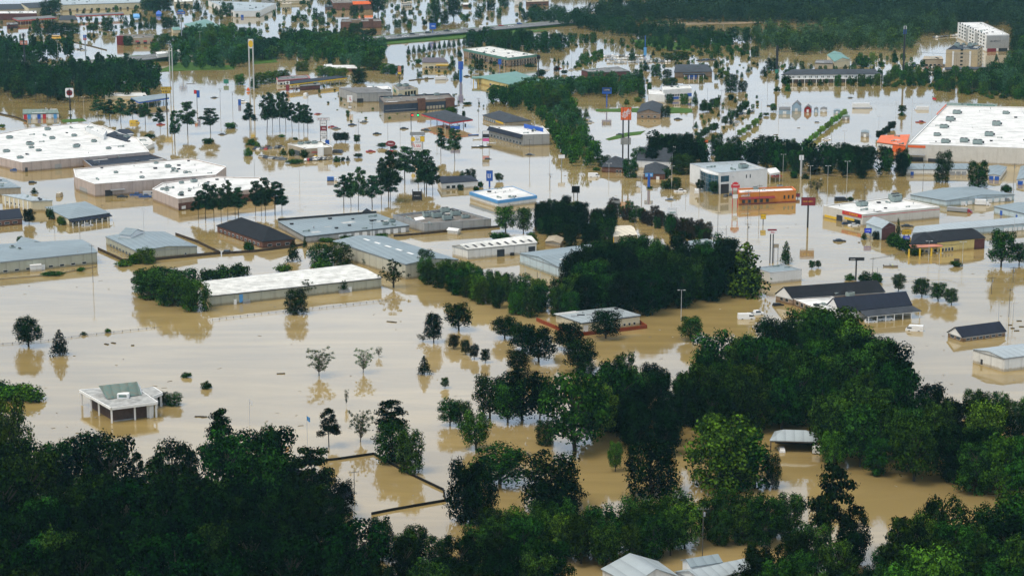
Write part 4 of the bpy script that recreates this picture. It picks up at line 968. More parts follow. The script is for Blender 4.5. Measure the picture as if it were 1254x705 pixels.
b = bld('low_building', 'grey low building with blue end mostly hidden by the tall dark trees', 'building', [(846, 310), (888, 303), (866, 293), (826, 298)], 316, roof='slab', wall='tan', rf='metal', over=.2); feat(b, 1, 0, 1, 1, b.h, 'blue_end', C_blue); feat(b, 0, .6, 1, 1, b.h, 'blue_end', C_blue)
b = bld('white_box_building', 'small cream box building with blue-grey roof right of the tall trees', 'building', [(943, 334), (982, 330), (958, 323.5), (925, 328)], 348, wall='plain', rf='metal', par=.3, lm='the small cream box building'); feat(b, 3, .2, .4, 0, 2.6, 'door', M_dtrim)
# ---- houses
b = bld('house', 'two-storey white house with slate gable roof and brick end', 'house', [(780, 196), (822, 198), (827, 187), (786, 185)], 206.5, roof='gable', wall='plain', rf='slate', axis='a', rise=5.2, over=.4, lm='the slate-roofed white house')
windows(b, 0, 6, .35, .98, .6, 2.0, .45); feat(b, 1, 0, 1, 0, b.h - .1, 'brick_end', MW['brick'], .06); p = b.c[1].lerp(b.c[2], .5); MB().box(p.x - .2, p.x + 1.2, p.y - .8, p.y + .8, 0, b.h + 6.5).build('chimney', M_trim, b.T)
b = bld('hip_house', 'slate hip-roofed brick house left of the two-storey white house', 'house', [(737, 204.5), (763, 205.5), (770, 197), (744, 196)], 211, roof='hip', wall='brick', rf='slate', axis='a', rise=4.6, hip=.5); windows(b, 0, 2, .65, .95, .2, 1.8, .3)
b = bld('hip_house', 'slate hip-roofed brick house in front of the two-storey white house', 'house', [(788, 213), (814, 213.5), (818, 204), (790, 203)], 219.5, roof='hip', wall='brick', rf='slate', axis='a', rise=4.6, hip=.5, lm='the front hip-roofed house'); feat(b, 0, .6, .75, 0, 1.8, 'window', M_trim)
# ---- white glass office
b = bld('glass_office', 'white two-storey office with curved blue glass corner', 'office', [(881, 212), (940, 206.8), (910, 197), (845, 200.3)], 237.5, wall='plain', rf='metal2', par=1.0, lm='the white glass-cornered office')
p, q_ = b.c[0], b.c[3]
mb = MB(); cpts = []
for i in range(9):
    t = i / 8; u = p.lerp(q_, .02 + .62 * t); out = math.sin(math.pi * t) * 2.2; e = (q_ - p).normalized(); n_ = Vector((-e.y, e.x, 0)); n_ = n_ if n_.dot(p - b.ctr) > 0 else -n_
    cpts.append(u + n_ * (out + .15))
for i in range(8): mb.add([(*cpts[i].xy, -1), (*cpts[i + 1].xy, -1), (*cpts[i + 1].xy, b.h - 1.6), (*cpts[i].xy, b.h - 1.6)], [(0, 1, 2, 3)])
gw = mb.build('glass_curtain_wall', M_bglass, b.T)
mu = MB()
for i in range(9): mu.beam((*cpts[i].xy, -1), (*cpts[i].xy, b.h - 1.6), .10, 4)
for z in (2.5, 5, 7.5):
    for i in range(8): mu.beam((*cpts[i].xy, z), (*cpts[i + 1].xy, z), .08, 4)
off = Vector(b.T.location); mu.v = [(x - off.x, y - off.y, z) for x, y, z in mu.v]; mu.build('mullions', M_steel, gw, world=False)
cap = MB(); cap.prism([tuple(c.xy) for c in cpts], b.h - 1.7, b.h - .9).build('glass_wall_cap', M_trim, b.T)
feat(b, 0, .02, .2, b.h - 5.2, b.h - 1.8, 'window', M_bglass, .06); feat(b, 0, .02, .2, 0, b.h - 6.4, 'entrance', M_dtrim, .06); windows(b, 0, 2, .52, .68, b.h - 4.2, b.h - 2.2, .75, frame=False); feat(b, 0, .0, .02, -.5, b.h, 'column', M_trim, .5)
units_px(b, [(910, 206)], 2.2); feat(b, 3, .66, .72, 0, b.h - 1.5, 'tan_panel', MW['tan'])
b2 = bld('white_canopy', 'small white canopy at the right end of the glass-cornered office', 'canopy', [(943, 213.5), (955, 211.5), (950, 206), (938, 207.5)], 224, roof='slab', wall='plain', rf='white', zbase=4.2, h=5); [MB().beam((*c_.xy, -1), (*c_.xy, 5), .2, 6).build('post', M_trim, b2.T) for c_ in b2.c]
# ---- orange restaurant
b = bld('restaurant', 'bright orange stucco restaurant with maroon awning and white roof', 'restaurant', [(905, 236.5), (975, 233), (970, 228.5), (903, 231)], 251, wall='orange', rf='white', par=.9, trim=C_org, lm='the orange restaurant')
awning(b, 0, 0, .62, 4.0, 1.4, .8, C_maroon); feat(b, 0, 0, 1, -.2, .5, 'dark_base', C_maroon, .08); windows(b, 0, 3, .76, .98, 2.0, 4.0, .6, frame=False); windows(b, 0, 5, .03, .55, .8, 2.6, .5, frame=False)
units_px(b, [(925, 232), (955, 230.5)]); wall_text(b, 0, .1, 4.9, '~7', 1.4, C_white)
# ---- auto parts store
b = bld('auto_parts_store', 'white-roofed auto parts store with red and yellow signs on its front', 'store', [(1056.6, 262.6), (1151, 253.2), (1097.4, 241.5), (1008, 251.7)], 277, wall='cream2', rf='white', par=.5, lm='the auto parts store')
feat(b, 3, .5, .98, b.h - 2.0, b.h - .2, 'red_sign', C_red, .3)
p, q_ = b.c[0], b.c[3]; e = (q_ - p).normalized(); n_ = Vector((-e.y, e.x, 0)); n_ = n_ if n_.dot(p - b.ctr) > 0 else -n_
for u, t, s, m_, z in ((.26, '~14', 1.2, C_yel, b.h - 1.1),):
    c = p.lerp(q_, u) + n_ * .4; lettering(t, m_, (c.x, c.y, z), math.atan2(n_.y, n_.x) + math.pi / 2, s, b.T)
for f_ in ((.52, .72, b.h - 1.9, b.h - .4), (.76, .95, b.h - 1.8, b.h - .5), (.05, .35, .3, 1.6), (.55, .8, 1.6, 2.8)): feat(b, 3, *f_, 'yellow_panel', C_yel, .15)
feat(b, 3, .62, .95, .3, 2.8, 'shop_window', M_glass, .1); feat(b, 3, .36, .5, 0, 3, 'entrance', M_dtrim, .3); feat(b, 0, 0, 1, b.h - 1.4, b.h - 1.15, 'red_stripe', C_red, .06)
units_px(b, [(1055.5, 252.5)], 1.9); units_px(b, [(1097, 247), (1096, 244.5)], 2.0)
b = bld('brick_hut', 'narrow brick-fronted hut with pale blue gable roof beside the auto parts store', 'building', [(1083, 276), (1096.5, 278.5), (1084, 269), (1063, 271)][0:0] + [(1080, 280), (1096.5, 276), (1080, 268.5), (1061, 273)], 294.5, roof='gable', wall='blue', rf='metal2', axis='b', rise=2.2, lm='the brick-fronted hut'); feat(b, 0, 0, 1, -.5, b.h - .1, 'brick_front', MW['maroon'], .08)
MB().add([(*(v.lerp(b.ctr, -.02)).xy, z) for v, z in ((b.c[0], b.h), (b.c[1], b.h), ((b.c[0] + b.c[1]) / 2, b.h + 2.2))], [(0, 1, 2)]).build('gable_front', MW['maroon'], b.T)
windows(b, 3, 2, .1, .8, 1, 3, .5)
# ---- steakhouse
b = bld('steakhouse', 'yellow restaurant with long charcoal roof and terracotta porch edge', 'restaurant', [(1148, 297), (1206, 291.5), (1196, 283), (1136, 286)], 310, roof='hip', hip=.3, wall='yellow', rf='dark', axis='a', rise=3.4, lm='the yellow charcoal-roofed restaurant')
feat(b, 0, .78, 1, -.5, b.h - .2, 'brick_end', MW['maroon'], .07); windows(b, 0, 5, .02, .35, .5, 2.2, .3)
wg = bld('steakhouse_wing', 'charcoal hip-roofed front wing with white-posted porch on the yellow restaurant', 'restaurant', [(1115, 299.5), (1150, 298), (1142, 286), (1118, 288)], 311, roof='hip', wall='yellow', rf='dark', axis='a', rise=3.2, hip=.45); awning(wg, 0, -.05, 1.05, wg.h - .05, 3.0, .8, C_terra, 'porch_roof'); posts(wg, [(-.02, -.28), (.33, -.28), (.7, -.28), (1.0, -.28)], wg.h - .9, C_yel, .35); windows(wg, 0, 6, .05, .95, .4, 2.0, .3)
wall_text(wg, 0, .55, 1.6, '~4', .9, C_white)
# ---- storage units
b = bld('storage_building', 'pale blue storage building with broad grey roof behind the parked trailers', 'warehouse', [(1159, 246), (1242, 238.5), (1192, 229), (1115, 238.5)], 253.5, roof='gable', wall='blue', rf='metal', axis='b', rise=1.4, lm='the broad grey storage building'); feat(b, 0, .2, .98, .2, 2.2, 'storage_door', M_trim, .05, 8, .3); feat(b, 0, .45, .48, .2, 2.4, 'blue_door', C_blue, .09)
b = bld('storage_building', 'pale blue storage building with grey roof cut by the right edge', 'warehouse', [(1256, 262), (1310, 257), (1275, 248), (1217.5, 253)], 271, roof='gable', wall='blue', rf='metal', axis='b', rise=1.0, lm='the right-edge storage building'); feat(b, 3, .2, .27, .2, 2.6, 'blue_door', C_blue, .09); feat(b, 3, .7, .75, .2, 2.6, 'blue_door', C_blue, .09)
b = bld('storage_building', 'long low blue-grey storage row behind the yellow restaurant', 'warehouse', [(1118, 285.5), (1275, 272), (1256, 265.5), (1122, 277.5)], 294, roof='gable', wall='blue', rf='metal2', axis='a', rise=.8); feat(b, 0, .7, 1, .2, 2.0, 'storage_door', M_trim, .05, 8, .2)
b = bld('storage_row', 'white storage row in front of the big home store wall', 'warehouse', [(1110, 207.5), (1186.5, 207.5), (1185, 200.5), (1112, 200.5)], 214.5, roof='gable', wall='plain', rf='metal', axis='a', rise=.8, lm='the white storage row'); feat(b, 0, .07, .12, 0, 2, 'blue_door', C_blue, .1); feat(b, 0, .7, .97, 0, 2.2, 'storage_door', M_steel, .08, 3, .2)
b = bld('storage_row', 'small grey-roofed storage block with two blue doors', 'warehouse', [(1210, 214.5), (1225, 215.5), (1233, 204.5), (1211, 203.5)], 220, roof='gable', wall='plain', rf='metal', axis='b', rise=.8, lm='the small blue-doored storage'); feat(b, 0, .05, .95, 0, 2.2, 'blue_door', C_blue, .08, 2, .2)
b = bld('storage_row', 'grey-roofed storage block with blue doors at the right edge', 'warehouse', [(1245, 220), (1262, 221), (1268, 205), (1250, 204)], 226, roof='gable', wall='plain', rf='metal', axis='b', rise=.8); feat(b, 0, .05, .95, 0, 2.2, 'blue_door', C_blue, .08, 2, .2)
# ---- big home store
b = bld('home_store', 'huge white-roofed home improvement store with orange entrance', 'store', [(1112, 176.5), (1310, 183.5), (1300, 132), (1159, 129.5)], 197.5, wall='cream2', rf='white', par=.6, lm='the big home store')
units_px(b, rD(930, 547, 1165, 548, 898, 580, 868, 615, 835, 652, 1120, 603, 1085, 653, 965, 683, 875, 686, 1030, 692), 1.9)
feat(b, 0, 0, .11, b.h - 2.1, b.h - .6, 'orange_band', C_org, .2); feat(b, 0, .01, .1, -.5, 2.6, 'garden_entrance', M_dtrim, .15); feat(b, 0, .13, .24, 0, 2.2, 'garden_rack', M_dtrim, .3); awning(b, 0, .0, .11, 4.5, 3, .2, M_steel)
e4 = bld('store_entrance', 'bright orange sloped entrance roof on the left front of the home store', 'entrance', [(1074, 174.5), (1109, 179), (1114, 165.5), (1079, 166.5)], 183, roof='slab', wall='plain', rf='orange', over=.4, zbase=-1, h=None, lm='the orange store entrance')
feat(e4, 0, .55, 1.0, 0, e4.h, 'orange_wall', C_org, .1); feat(b, 3, .0, .28, b.h - .7, b.h + 1.3, 'orange_parapet', C_org, .15)
feat(b, 3, .3, .55, b.h - 2.2, b.h - .4, 'orange_band', C_org, .15)
# garden centre roof rack
b = bld('garden_racks', 'teal rack shelves behind the home store roof', 'rack', [(1160, 130), (1220, 132), (1221, 128), (1160, 126.5)], 140, roof='slab', wall='grey', rf='copper', h=8); feat(b, 0, .4, .98, 8.4, 9.8, 'rack_bay', MR['green'], .1, 9, .15)
# ---- hotels and motel top right
b = bld('hotel', 'white four-storey hotel slab in the far wood at upper right', 'hotel', [(1208.4, 43.2), (1236, 42.6), (1203, 27.5), (1173, 28)], 64, wall='plain', rf='white', par=.7, lm='the white hotel')
feat(b, 0, 0, 1, 3.5, b.h - .9, 'grey_end_wall', MW['grey'], .06); feat(b, 0, .05, .45, 0, 3.4, 'red_base', C_maroon, .1); feat(b, 0, .55, .95, 0, 3.4, 'entrance', M_dtrim, .1); wall_text(b, 0, .4, b.h - 6, '~9', 2.0, M_dtrim)
for z in range(5): windows(b, 3, 10, .04, .96, 3 + z * 3.2, 4.6 + z * 3.2, .55, frame=False)
for u0, u1 in ((.3, .38), (.62, .72)): feat(b, 3, u0, u1, 1, b.h - 2, 'grey_recess', MW['grey'], .1)
b = bld('hotel', 'tan five-storey hotel with dark roof gear at upper right', 'hotel', [(1197, 60.8), (1203.5, 56), (1170, 53.5), (1158.6, 61)], 84.5, wall='hotel', rf='navy', par=.7, lm='the tan hotel')
feat(b, 3, .25, .75, 2, b.h - 2.5, 'centre_bay', MW['tan'], .5); feat(b, 3, .2, .26, 0, b.h - 1.5, 'pilaster', M_trim, .5); feat(b, 3, .74, .80, 0, b.h - 1.5, 'pilaster', M_trim, .5)
for z in range(5): feat(b, 3, .46, .54, 3 + z * 3.3, 4.5 + z * 3.3, 'window', M_glass, .6); windows(b, 0, 2, .15, .85, 2.5 + z * 3.3, 4.2 + z * 3.3, .6, frame=False)
units_px(b, [(1172, 57), (1180, 55.5), (1188, 57), (1194, 56)], 1.8)
b = bld('hotel_podium', 'low tan podium with slate roof in front of the tan hotel', 'building', [(1158, 85.5), (1211, 85), (1208, 82.5), (1157, 83)], 93.5, roof='slab', wall='tan', rf='slate', over=.3)
b = bld('annex', 'low peach annex with grey roof left of the tan hotel', 'building', [(1130, 73), (1155, 73), (1153, 69.5), (1132, 69.5)], 82, roof='slab', wall='tan', rf='tan', over=.4); windows(b, 0, 4, .1, .9, .5, 2.5, .3)
b = bld('motel', 'long white-columned two-storey motel with slate hip roof', 'motel', [(958, 92), (1078, 91), (1069, 85), (972, 85.5)], 102, roof='hip', wall='plain', rf='slate', axis='a', rise=2.0, hip=.5, over=1.5, lm='the columned motel')
feat(b, 0, 0, 1, 0, 3.2, 'painted_gallery_shade', MW['brown'], .02, 1); feat(b, 0, 0, 1, 3.2, 3.7, 'gallery_floor', M_trim, 1.2, depth=1.2)  # brown panel puts the gallery's shade into the wall colour
windows(b, 0, 16, .02, .98, .6, 2.2, .6, frame=False); windows(b, 0, 16, .02, .98, 4.2, 5.8, .6, frame=False); posts(b, [(i / 17, -.09) for i in range(18)], b.h, r=.22, name='column')
b = bld('teal_roof_lodge', 'tan lodge with teal gabled roof behind the columned motel', 'building', [(1022, 76), (1041, 73.5), (1030, 65), (1013, 67.5)], 85, roof='gable', wall='cream', rf='green', axis='b', rise=2.6, lm='the teal-roofed lodge')
b = bld('side_wing', 'grey flat wing left of the teal-roofed lodge', 'building', [(998, 77.5), (1020, 78), (1018, 74), (1000, 74)], 85, roof='slab', wall='tan', rf='grey')
# ---- motel with green trim
b = bld('motel', 'brown two-storey motel with white roof and green roof band', 'motel', [(622, 71.3), (658, 67), (600, 56.5), (568, 60)], 82.5, wall='tanbrick', rf='dirty', par=.4, trim=MR['green'], lm='the green-banded motel')
for e_ in (0, 3, 1): feat(b, e_, -.005, 1.005, b.h - 1.9, b.h - .05, 'green_band', MR['green'], .5)
for e_, n in ((3, 14), (0, 10)):
    windows(b, e_, n, .1, .98, .4, 2.2, .45, frame=False); windows(b, e_, n, .1, .98, 3.4, 5.2, .45, frame=False); feat(b, e_, .1, 1, 2.7, 3.0, 'balcony_rail', M_dtrim, .8, depth=.8)
    feat(b, e_, .08, 1.0, -.5, b.h - 1.9, 'column', MW['tan'], .9, 8, .9)
b = bld('green_roof_restaurant', 'yellow restaurant with green hip roof in front of the green-banded motel', 'restaurant', [(635, 106.5), (669, 100.5), (632, 88), (584, 94.5)], 114.5, roof='hip', wall='yellow', rf='green', axis='b', rise=2.4, hip=.45, over=1.2, lm='the green hip-roofed restaurant')
windows(b, 3, 9, .3, .97, .7, 2.6, .3); windows(b, 0, 5, .1, .9, .7, 2.6, .4); c_ = b.c[3]; [MB().box(c_.x - 3 + i * 4, c_.x - 2.4 + i * 4, c_.y - 8, c_.y - 7.4, -1, 4.6).build('yellow_post', C_yel, b.T) for i in range(4)]; MB().box(c_.x - 4, c_.x + 11, c_.y - 9, c_.y + 1, 4.6, 5.6).build('porch_roof', MR['green'], b.T)
b = bld('maroon_shop', 'low maroon-walled shop with grey roof left of the blue tower sign', 'store', [(727, 89.5), (771, 87.5), (757, 82), (712, 86)], 96, roof='slab', wall='maroon', rf='grey', over=.2, lm='the maroon shop')
b = bld('bank', 'dark hip-roofed bank with white columned portico', 'bank', [(826, 89), (872, 88), (866, 79.5), (828, 79.5)], 95.5, roof='hip', wall='tanbrick', rf='slate', axis='a', rise=2.6, hip=.45, over=1.4, lm='the hip-roofed bank')
g = gp(850, 97); MB().box(g.x - 9, g.x + 9, g.y - 1, g.y + 7, 3.6, 4.4).build('portico_roof', MR['slate'], b.T); [MB().box(g.x - 8.5 + i * 4, g.x - 7.9 + i * 4, g.y - .7, g.y - .1, -1, 3.6).build('column', M_trim, b.T) for i in range(5)]; feat(b, 0, .35, .6, 0, 2, 'blue_panel', C_blue, .3)
b = bld('white_shop', 'white and grey shop with window band and blue panel behind the small brick church', 'store', [(795, 115.5), (814, 116.5), (812, 110), (794, 110)], 125.5, wall='plain', rf='white', par=.4)
b = bld('window_shop', 'long pale shop with a row of dark windows and a blue sign panel', 'store', [(812, 110.5), (847, 108.5), (844, 104.5), (811, 106)], 124, wall='plain', rf='dirty', par=.4, lm='the pale window shop'); windows(b, 0, 10, .03, .8, 3.2, 4.8, .3, frame=False); feat(b, 0, .3, .55, 1.0, 2.8, 'blue_panel', C_blue, .2); feat(b, 0, .85, 1.0, 2.5, 5, 'blue_panel', C_blue, .2)
b = bld('brick_chapel', 'small tan brick building with slate roof and three front windows', 'building', [(780, 138.5), (808.5, 139), (812, 128), (786, 127.5)], 145.5, roof='gable', wall='tanbrick', rf='slate', axis='b', rise=2.6, lm='the small tan brick building'); windows(b, 0, 3, .1, .9, .8, 2.4, .6)
# ---- strip by the gas canopy
b = bld('strip_shop', 'grey-sided shop with navy mansard front and blue back sign wall', 'store', [(640.5, 165), (673, 164), (664.5, 154.5), (599, 154.5)], 179, wall='grey', rf='white', par=.4, lm='the navy-mansard shop')
awning(b, 3, 0, 1, b.h - .1, 1.8, 2.4, MR['navy'], 'mansard'); windows(b, 3, 10, .03, .97, .5, 2.4, .35)
p, q_ = gp(642, 156, b.h), gp(665, 161, b.h); MB().slab(Vector((p.x, p.y, b.h - .3)), Vector((q_.x, q_.y, b.h - .3)), .4, 2.6).build('blue_sign_wall', C_blue, b.T)
b = bld('slate_shop', 'tan shop with slate hip roof behind the navy-mansard shop', 'store', [(618, 150.5), (650, 148), (612, 136), (591.5, 141.5)], 156, roof='hip', wall='tan', rf='slate', axis='b', rise=2.0, hip=.45, over=.9, lm='the slate hip-roofed shop'); windows(b, 3, 6, .05, .6, .5, 2.4, .3, m=M_bglass); feat(b, 3, .6, .95, 1.8, 3.0, 'yellow_panel', C_yel, .3)
def canopy(name, label, px, h, rf, fasc, fh=1.0, roof='hip', rise=1.6, lm=None, nu=4, nv=2, pm=None, **kw):
    b = bld(name, label, 'canopy', px, 0, roof=roof, rf=rf, h=h, zbase=h - fh, wall=fasc, rise=rise, over=.05, lm=lm, **kw)
    for i in range(nu):
        for j in range(nv):
            p = at_uv(b, .1 + .8 * i / max(1, nu - 1), .25 + .5 * j / max(1, nv - 1), 0); MB().box(p.x - .25, p.x + .25, p.y - .25, p.y + .25, -1, h - fh).build('post', pm or M_trim, b.T)
            if rf != 'open' and j == 0: MB().box(p.x + .8, p.x + 1.8, p.y - .4, p.y + .4, -1, 1.3).build('fuel_pump', M_dtrim, b.T)
    return b
canopy('gas_canopy', 'slate-roofed gas station canopy with red fascia on posts', [(551, 150.5), (579, 146.5), (545, 135), (516, 140)], 5.6, 'slate', C_red, .9, axis='b', lm='the red-edged gas canopy')
b = bld('sports_store', 'long dark blue-glass restaurant with brown parapets and brick tower', 'restaurant', [(470, 126), (556, 120.5), (550, 114.5), (464, 118)], 138.5, wall='dblue', rf='gravel', par=.9, trim=MW['brown'], lm='the dark blue-glass restaurant')
feat(b, 0, 0, 1, b.h - 1.6, b.h - .1, 'parapet_band', MW['tanbrick'], .15); feat(b, 0, .48, .58, -.5, b.h + 1.4, 'brick_tower', MW['brick'], 1.0, depth=2.5); feat(b, 0, .88, 1, -.5, b.h + .5, 'brick_tower', MW['brick'], .9, depth=2.5); feat(b, 0, .6, .86, .6, 3, 'window', MW['tan'], .12, 6, .25); feat(b, 0, .02, .46, 1.6, 1.9, 'light_strip', M_steel, .12)
units_px(b, [(490, 118), (505, 118), (520, 117), (535, 117)], 1.2)
b = bld('beige_block', 'beige block with cluttered dark roof behind the dark blue-glass restaurant', 'building', [(488, 111), (512, 108), (498, 103), (480.5, 104)], 123, wall='cream', rf='gravel', par=.8, lm='the beige block'); feat(b, 3, .2, .6, b.h - 4, b.h - 2, 'green_sign', C_grn, .1); feat(b, 0, .3, .9, 2, 6, 'window', M_glass, .1, 4, .3); units_px(b, [(489, 106), (497, 106)], 1.3)
b = bld('grey_shed', 'wide low grey building with hipped grey roof behind the red letter sign', 'building', [(437, 114.5), (480, 113.5), (462, 107), (415, 108)], 126, roof='hip', wall='grey', rf='grey', axis='a', rise=1.6, hip=.4, over=.3, lm='the wide grey building'); feat(b, 0, .0, .18, 0, 3.2, 'open_bay', M_dtrim, .1)
b = bld('white_roof_annex', 'white-roofed lean-to joined to the wide grey building', 'building', [(452, 110), (479, 109.5), (475, 106), (450, 106.5)], 113, roof='slab', wall='grey', rf='white', h=7.2)
canopy('gas_canopy', 'long dark-topped gas station canopy with bright yellow edge', [(355.4, 103.6), (425, 95.2), (413, 93.2), (352, 100.3)], 5.2, 'navy', C_yel, 1.0, roof='slab', lm='the yellow-edged gas canopy', nu=6)
b = bld('station_shop', 'red and white station shop behind the yellow-edged canopy', 'store', [(340, 98.5), (380, 95.5), (376, 92), (338, 94.5)], 105, wall='plain', rf='grey', par=.3, trim=C_red); feat(b, 0, 0, 1, b.h - 1.4, b.h - .2, 'red_band', C_maroon, .15); windows(b, 0, 8, .05, .95, .4, 2, .4)
b = bld('station_shop', 'dark little shop front under the yellow-edged canopy', 'store', [(368, 106), (392, 104.5), (390, 101.5), (367, 103)], 111, roof='slab', wall='maroon', rf='grey', h=3.4)
b = bld('mauve_house', 'small house with mauve roof and yellow porch by the blue tower sign', 'house', [(517, 77), (549, 77), (543, 71), (518, 71)], 84.5, roof='hip', wall='cream', rf='purple', axis='a', rise=2.2, hip=.5, lm='the mauve-roofed house'); g = gp(545, 84); MB().box(g.x - 8, g.x + 4, g.y - 6, g.y + 2, 3.0, 3.7).build('porch_roof', C_yel, b.T); windows(b, 0, 5, .1, .7, .5, 2.2, .4)
b = bld('brick_restaurant', 'brick restaurant with stepped towers near the top of the highway', 'restaurant', [(417, 27), (467, 26), (465, 23), (418, 23.5)], 35.5, wall='brick', rf='gravel', par=.6, lm='the brick restaurant'); feat(b, 0, .28, .5, 0, b.h + 1.5, 'brick_tower', MW['tanbrick'], .6, depth=3); feat(b, 0, .7, .8, 0, b.h + 2, 'brick_tower', MW['brick'], .6, depth=3)
b = bld('orange_roof_store', 'store with bright orange roof front at the top of the photo', 'store', [(408, 4), (457, 3), (455, -2), (405, -1)], 13, wall='brick', rf='gravel', par=.3, lm='the orange-fronted store'); awning(b, 0, .48, .98, b.h + 1.5, 2.5, 3.5, C_org, 'orange_roof')
# ---- top left
b = bld('strip_mall', 'very long pale warehouse across the top left', 'warehouse', [(76, 6.5), (174, 3.5), (172, -3), (72, -1)], 14, roof='slab', wall='cream', rf='metal2', lm='the very long pale warehouse'); feat(b, 0, .05, .95, 0, 2.6, 'dock_door', M_dtrim, .1, 10, .7)
b = bld('white_warehouse', 'white flat-roofed warehouse at the top behind the green-roofed hall', 'warehouse', [(287, 14), (318, 13.5), (338, 4), (255, 1)], 22, wall='plain', rf='metal2', par=.3, lm='the top white warehouse'); feat(b, 0, .25, .36, 0, 3.2, 'loading_door', C_blue)
b = bld('strip_mall', 'pale low store with dark door between the very long warehouse and the trees', 'store', [(140, 7.5), (196, 4), (195, -2), (138, 1)], 15, roof='slab', wall='cream', rf='tan', h=4); feat(b, 0, .2, .4, 0, 3, 'dock_door', C_blue, .1)
b = bld('tan_house', 'two-storey tan house with slate hip roof at the far upper left', 'house', [(35, 10.5), (63, 9), (54, 3), (26, 4.5)], 20, roof='hip', wall='cream', rf='slate', axis='a', rise=2.6, hip=.4, lm='the tan two-storey house'); windows(b, 0, 4, .05, .8, 3, 4.6, .6, frame=False)
b = bld('long_slate_building', 'long slate-roofed tan building at the upper left edge', 'building', [(-20, 13), (36, 11), (34, 5), (-25, 6)], 16, roof='gable', wall='tan', rf='slate', axis='a', rise=2.6, h=5); 
b = bld('maroon_store', 'maroon flat-roofed store with white roof stripe at the upper left edge', 'store', [(-20, 17), (45, 16.5), (44, 13.5), (-20, 14)], 25, wall='maroon', rf='white', par=.4, lm='the maroon upper-left store')
canopy('gas_canopy', 'red-edged gas canopy at the upper left edge', [(22, 25.5), (70, 22), (62, 19.5), (15, 22.5)], 5, 'grey', C_red, .9, roof='slab', lm='the upper-left red canopy', nu=5)
canopy('gas_canopy', 'long thin red-edged canopy left of the blue archway', [(94, 20), (152, 17.3), (150, 15.3), (92, 17.8)], 5.5, 'maroon' if 'maroon' in MR else 'grey', C_red, .8, roof='slab', lm='the long thin red canopy', nu=6)
b = bld('slate_hut', 'small slate hip-roofed building between the two red canopies', 'building', [(72, 25), (95, 25), (92, 19.5), (74, 19.5)], 30, roof='hip', wall='tan', rf='slate', axis='a', rise=2.8, hip=.5, h=3.5)
b = bld('awning_restaurant', 'tan restaurant with row of small maroon awnings near the overpass', 'restaurant', [(143, 47), (192, 46), (188, 42), (146, 42.5)], 55.5, wall='tan', rf='gravel', par=.8, lm='the maroon-awning restaurant')
for u in (.46, .66, .86): awning(b, 0, u, u + .09, 4.2, 1.2, 1.4, C_maroon)
feat(b, 0, .0, .18, 0, b.h + 2.2, 'entrance_block', C_maroon, .8, depth=4); feat(b, 0, .46, .95, .8, 2.8, 'window', M_glass, .1, 3, .5)
b = bld('green_roof_hall', 'large green hip-roofed hall behind the hedge hill', 'building', [(240, 37), (272, 33.5), (252, 24), (226, 30)], 41, roof='hip', wall='cream', rf='green', axis='a', rise=3.2, hip=.48, over=1.4, h=5, lm='the green-roofed hall')
b = bld('green_roof_hut', 'small pale green-roofed hut left of the green-roofed hall', 'building', [(212, 37.5), (222, 37), (219, 33.5), (210, 34)], 41, roof='hip', wall='cream', rf='green', axis='a', rise=1.5, h=4)
b = bld('inflated_dome', 'bright blue dome-shaped play tent at the top left', 'tent', [(191, 18), (198, 18), (198, 15.5), (191, 15.5)], 19, roof='hip', wall=C_blue, rf=C_blue, axis='a', rise=3.5, hip=.48, h=2.2, over=.1)
b = bld('blue_archway', 'blue curved awning frame right of the long thin red canopy', 'canopy', [(163, 21), (171, 21), (171, 17.5), (163, 17.5)], 25, roof='hip', wall=C_bblue, rf=C_bblue, axis='a', rise=2, h=4, zbase=2.5, over=.1)
b = bld('cream_station', 'cream flat-roofed station shop left of the blue-edged canopy', 'store', [(129, 117.5), (180, 118), (177, 113), (128, 114)], 123, wall='cream', rf='white', par=.4, lm='the cream station shop')
canopy('gas_canopy', 'long gas canopy with bright blue edge at the left', [(170, 125.5), (207, 120), (203, 115), (160, 120)], 5.2, 'metal', C_blue, 1.0, roof='slab', lm='the blue-edged gas canopy', nu=4)
b = bld('burger_restaurant', 'low burger restaurant with red, white and blue playground front', 'restaurant', [(28, 140), (72, 139), (70, 134), (28, 134.5)], 143, roof='slab', wall='plain', rf='copper', over=.2, h=3.6, lm='the playground burger restaurant'); [feat(b, 0, u, u + .09, 0, 3.2, 'coloured_panel', m_, .3) for u, m_ in ((.02, C_red), (.13, C_bblue), (.26, C_white), (.4, C_blue), (.55, C_red), (.7, C_white), (.85, C_bblue))]
M_truckbr = M_conc
# overpass with the white lorry
g0, g1 = gp(191, 69, HZ), gp(223, 65.5, HZ); o = thing('overpass', 'white concrete overpass with dark opening and a white lorry above', 'bridge', ((g0.x + g1.x) / 2, (g0.y + g1.y) / 2, 0)); land(207, 70, 'the overpass')
d = (g1 - g0).normalized(); n_ = Vector((-d.y, d.x, 0)); a0, a1 = g0 - n_ * 19 - d * 2, g1 - n_ * 19 + d * 2
MB().slab(Vector((a0.x, a0.y, HZ - 1.6)), Vector((a1.x, a1.y, HZ - 1.6)), 1, 2.4).build('deck_edge', M_trim, o); MB().slab(Vector((a0.x, a0.y, -.5)) + n_ * 4, Vector((a1.x, a1.y, -.5)) + n_ * 4, 4, HZ - 1.2).build('painted_underside_shade', M_dtrim, o)  # dark slab fills the opening, standing in for shade under the deck
for t in (0, .33, .66, 1): p = a0.lerp(a1, t); MB().beam((p.x, p.y, -1), (p.x, p.y, HZ - 1.6), .6, 8).build('pier', M_conc, o)
b = bld('white_lorry_roof', 'long white trailer roof standing on the overpass', 'trailer', [(193, 67), (222, 63.5), (219, 61.5), (191, 64.5)], 0, roof='slab', wall='plain', rf='white', h=HZ + 4.0, zbase=HZ + .9)
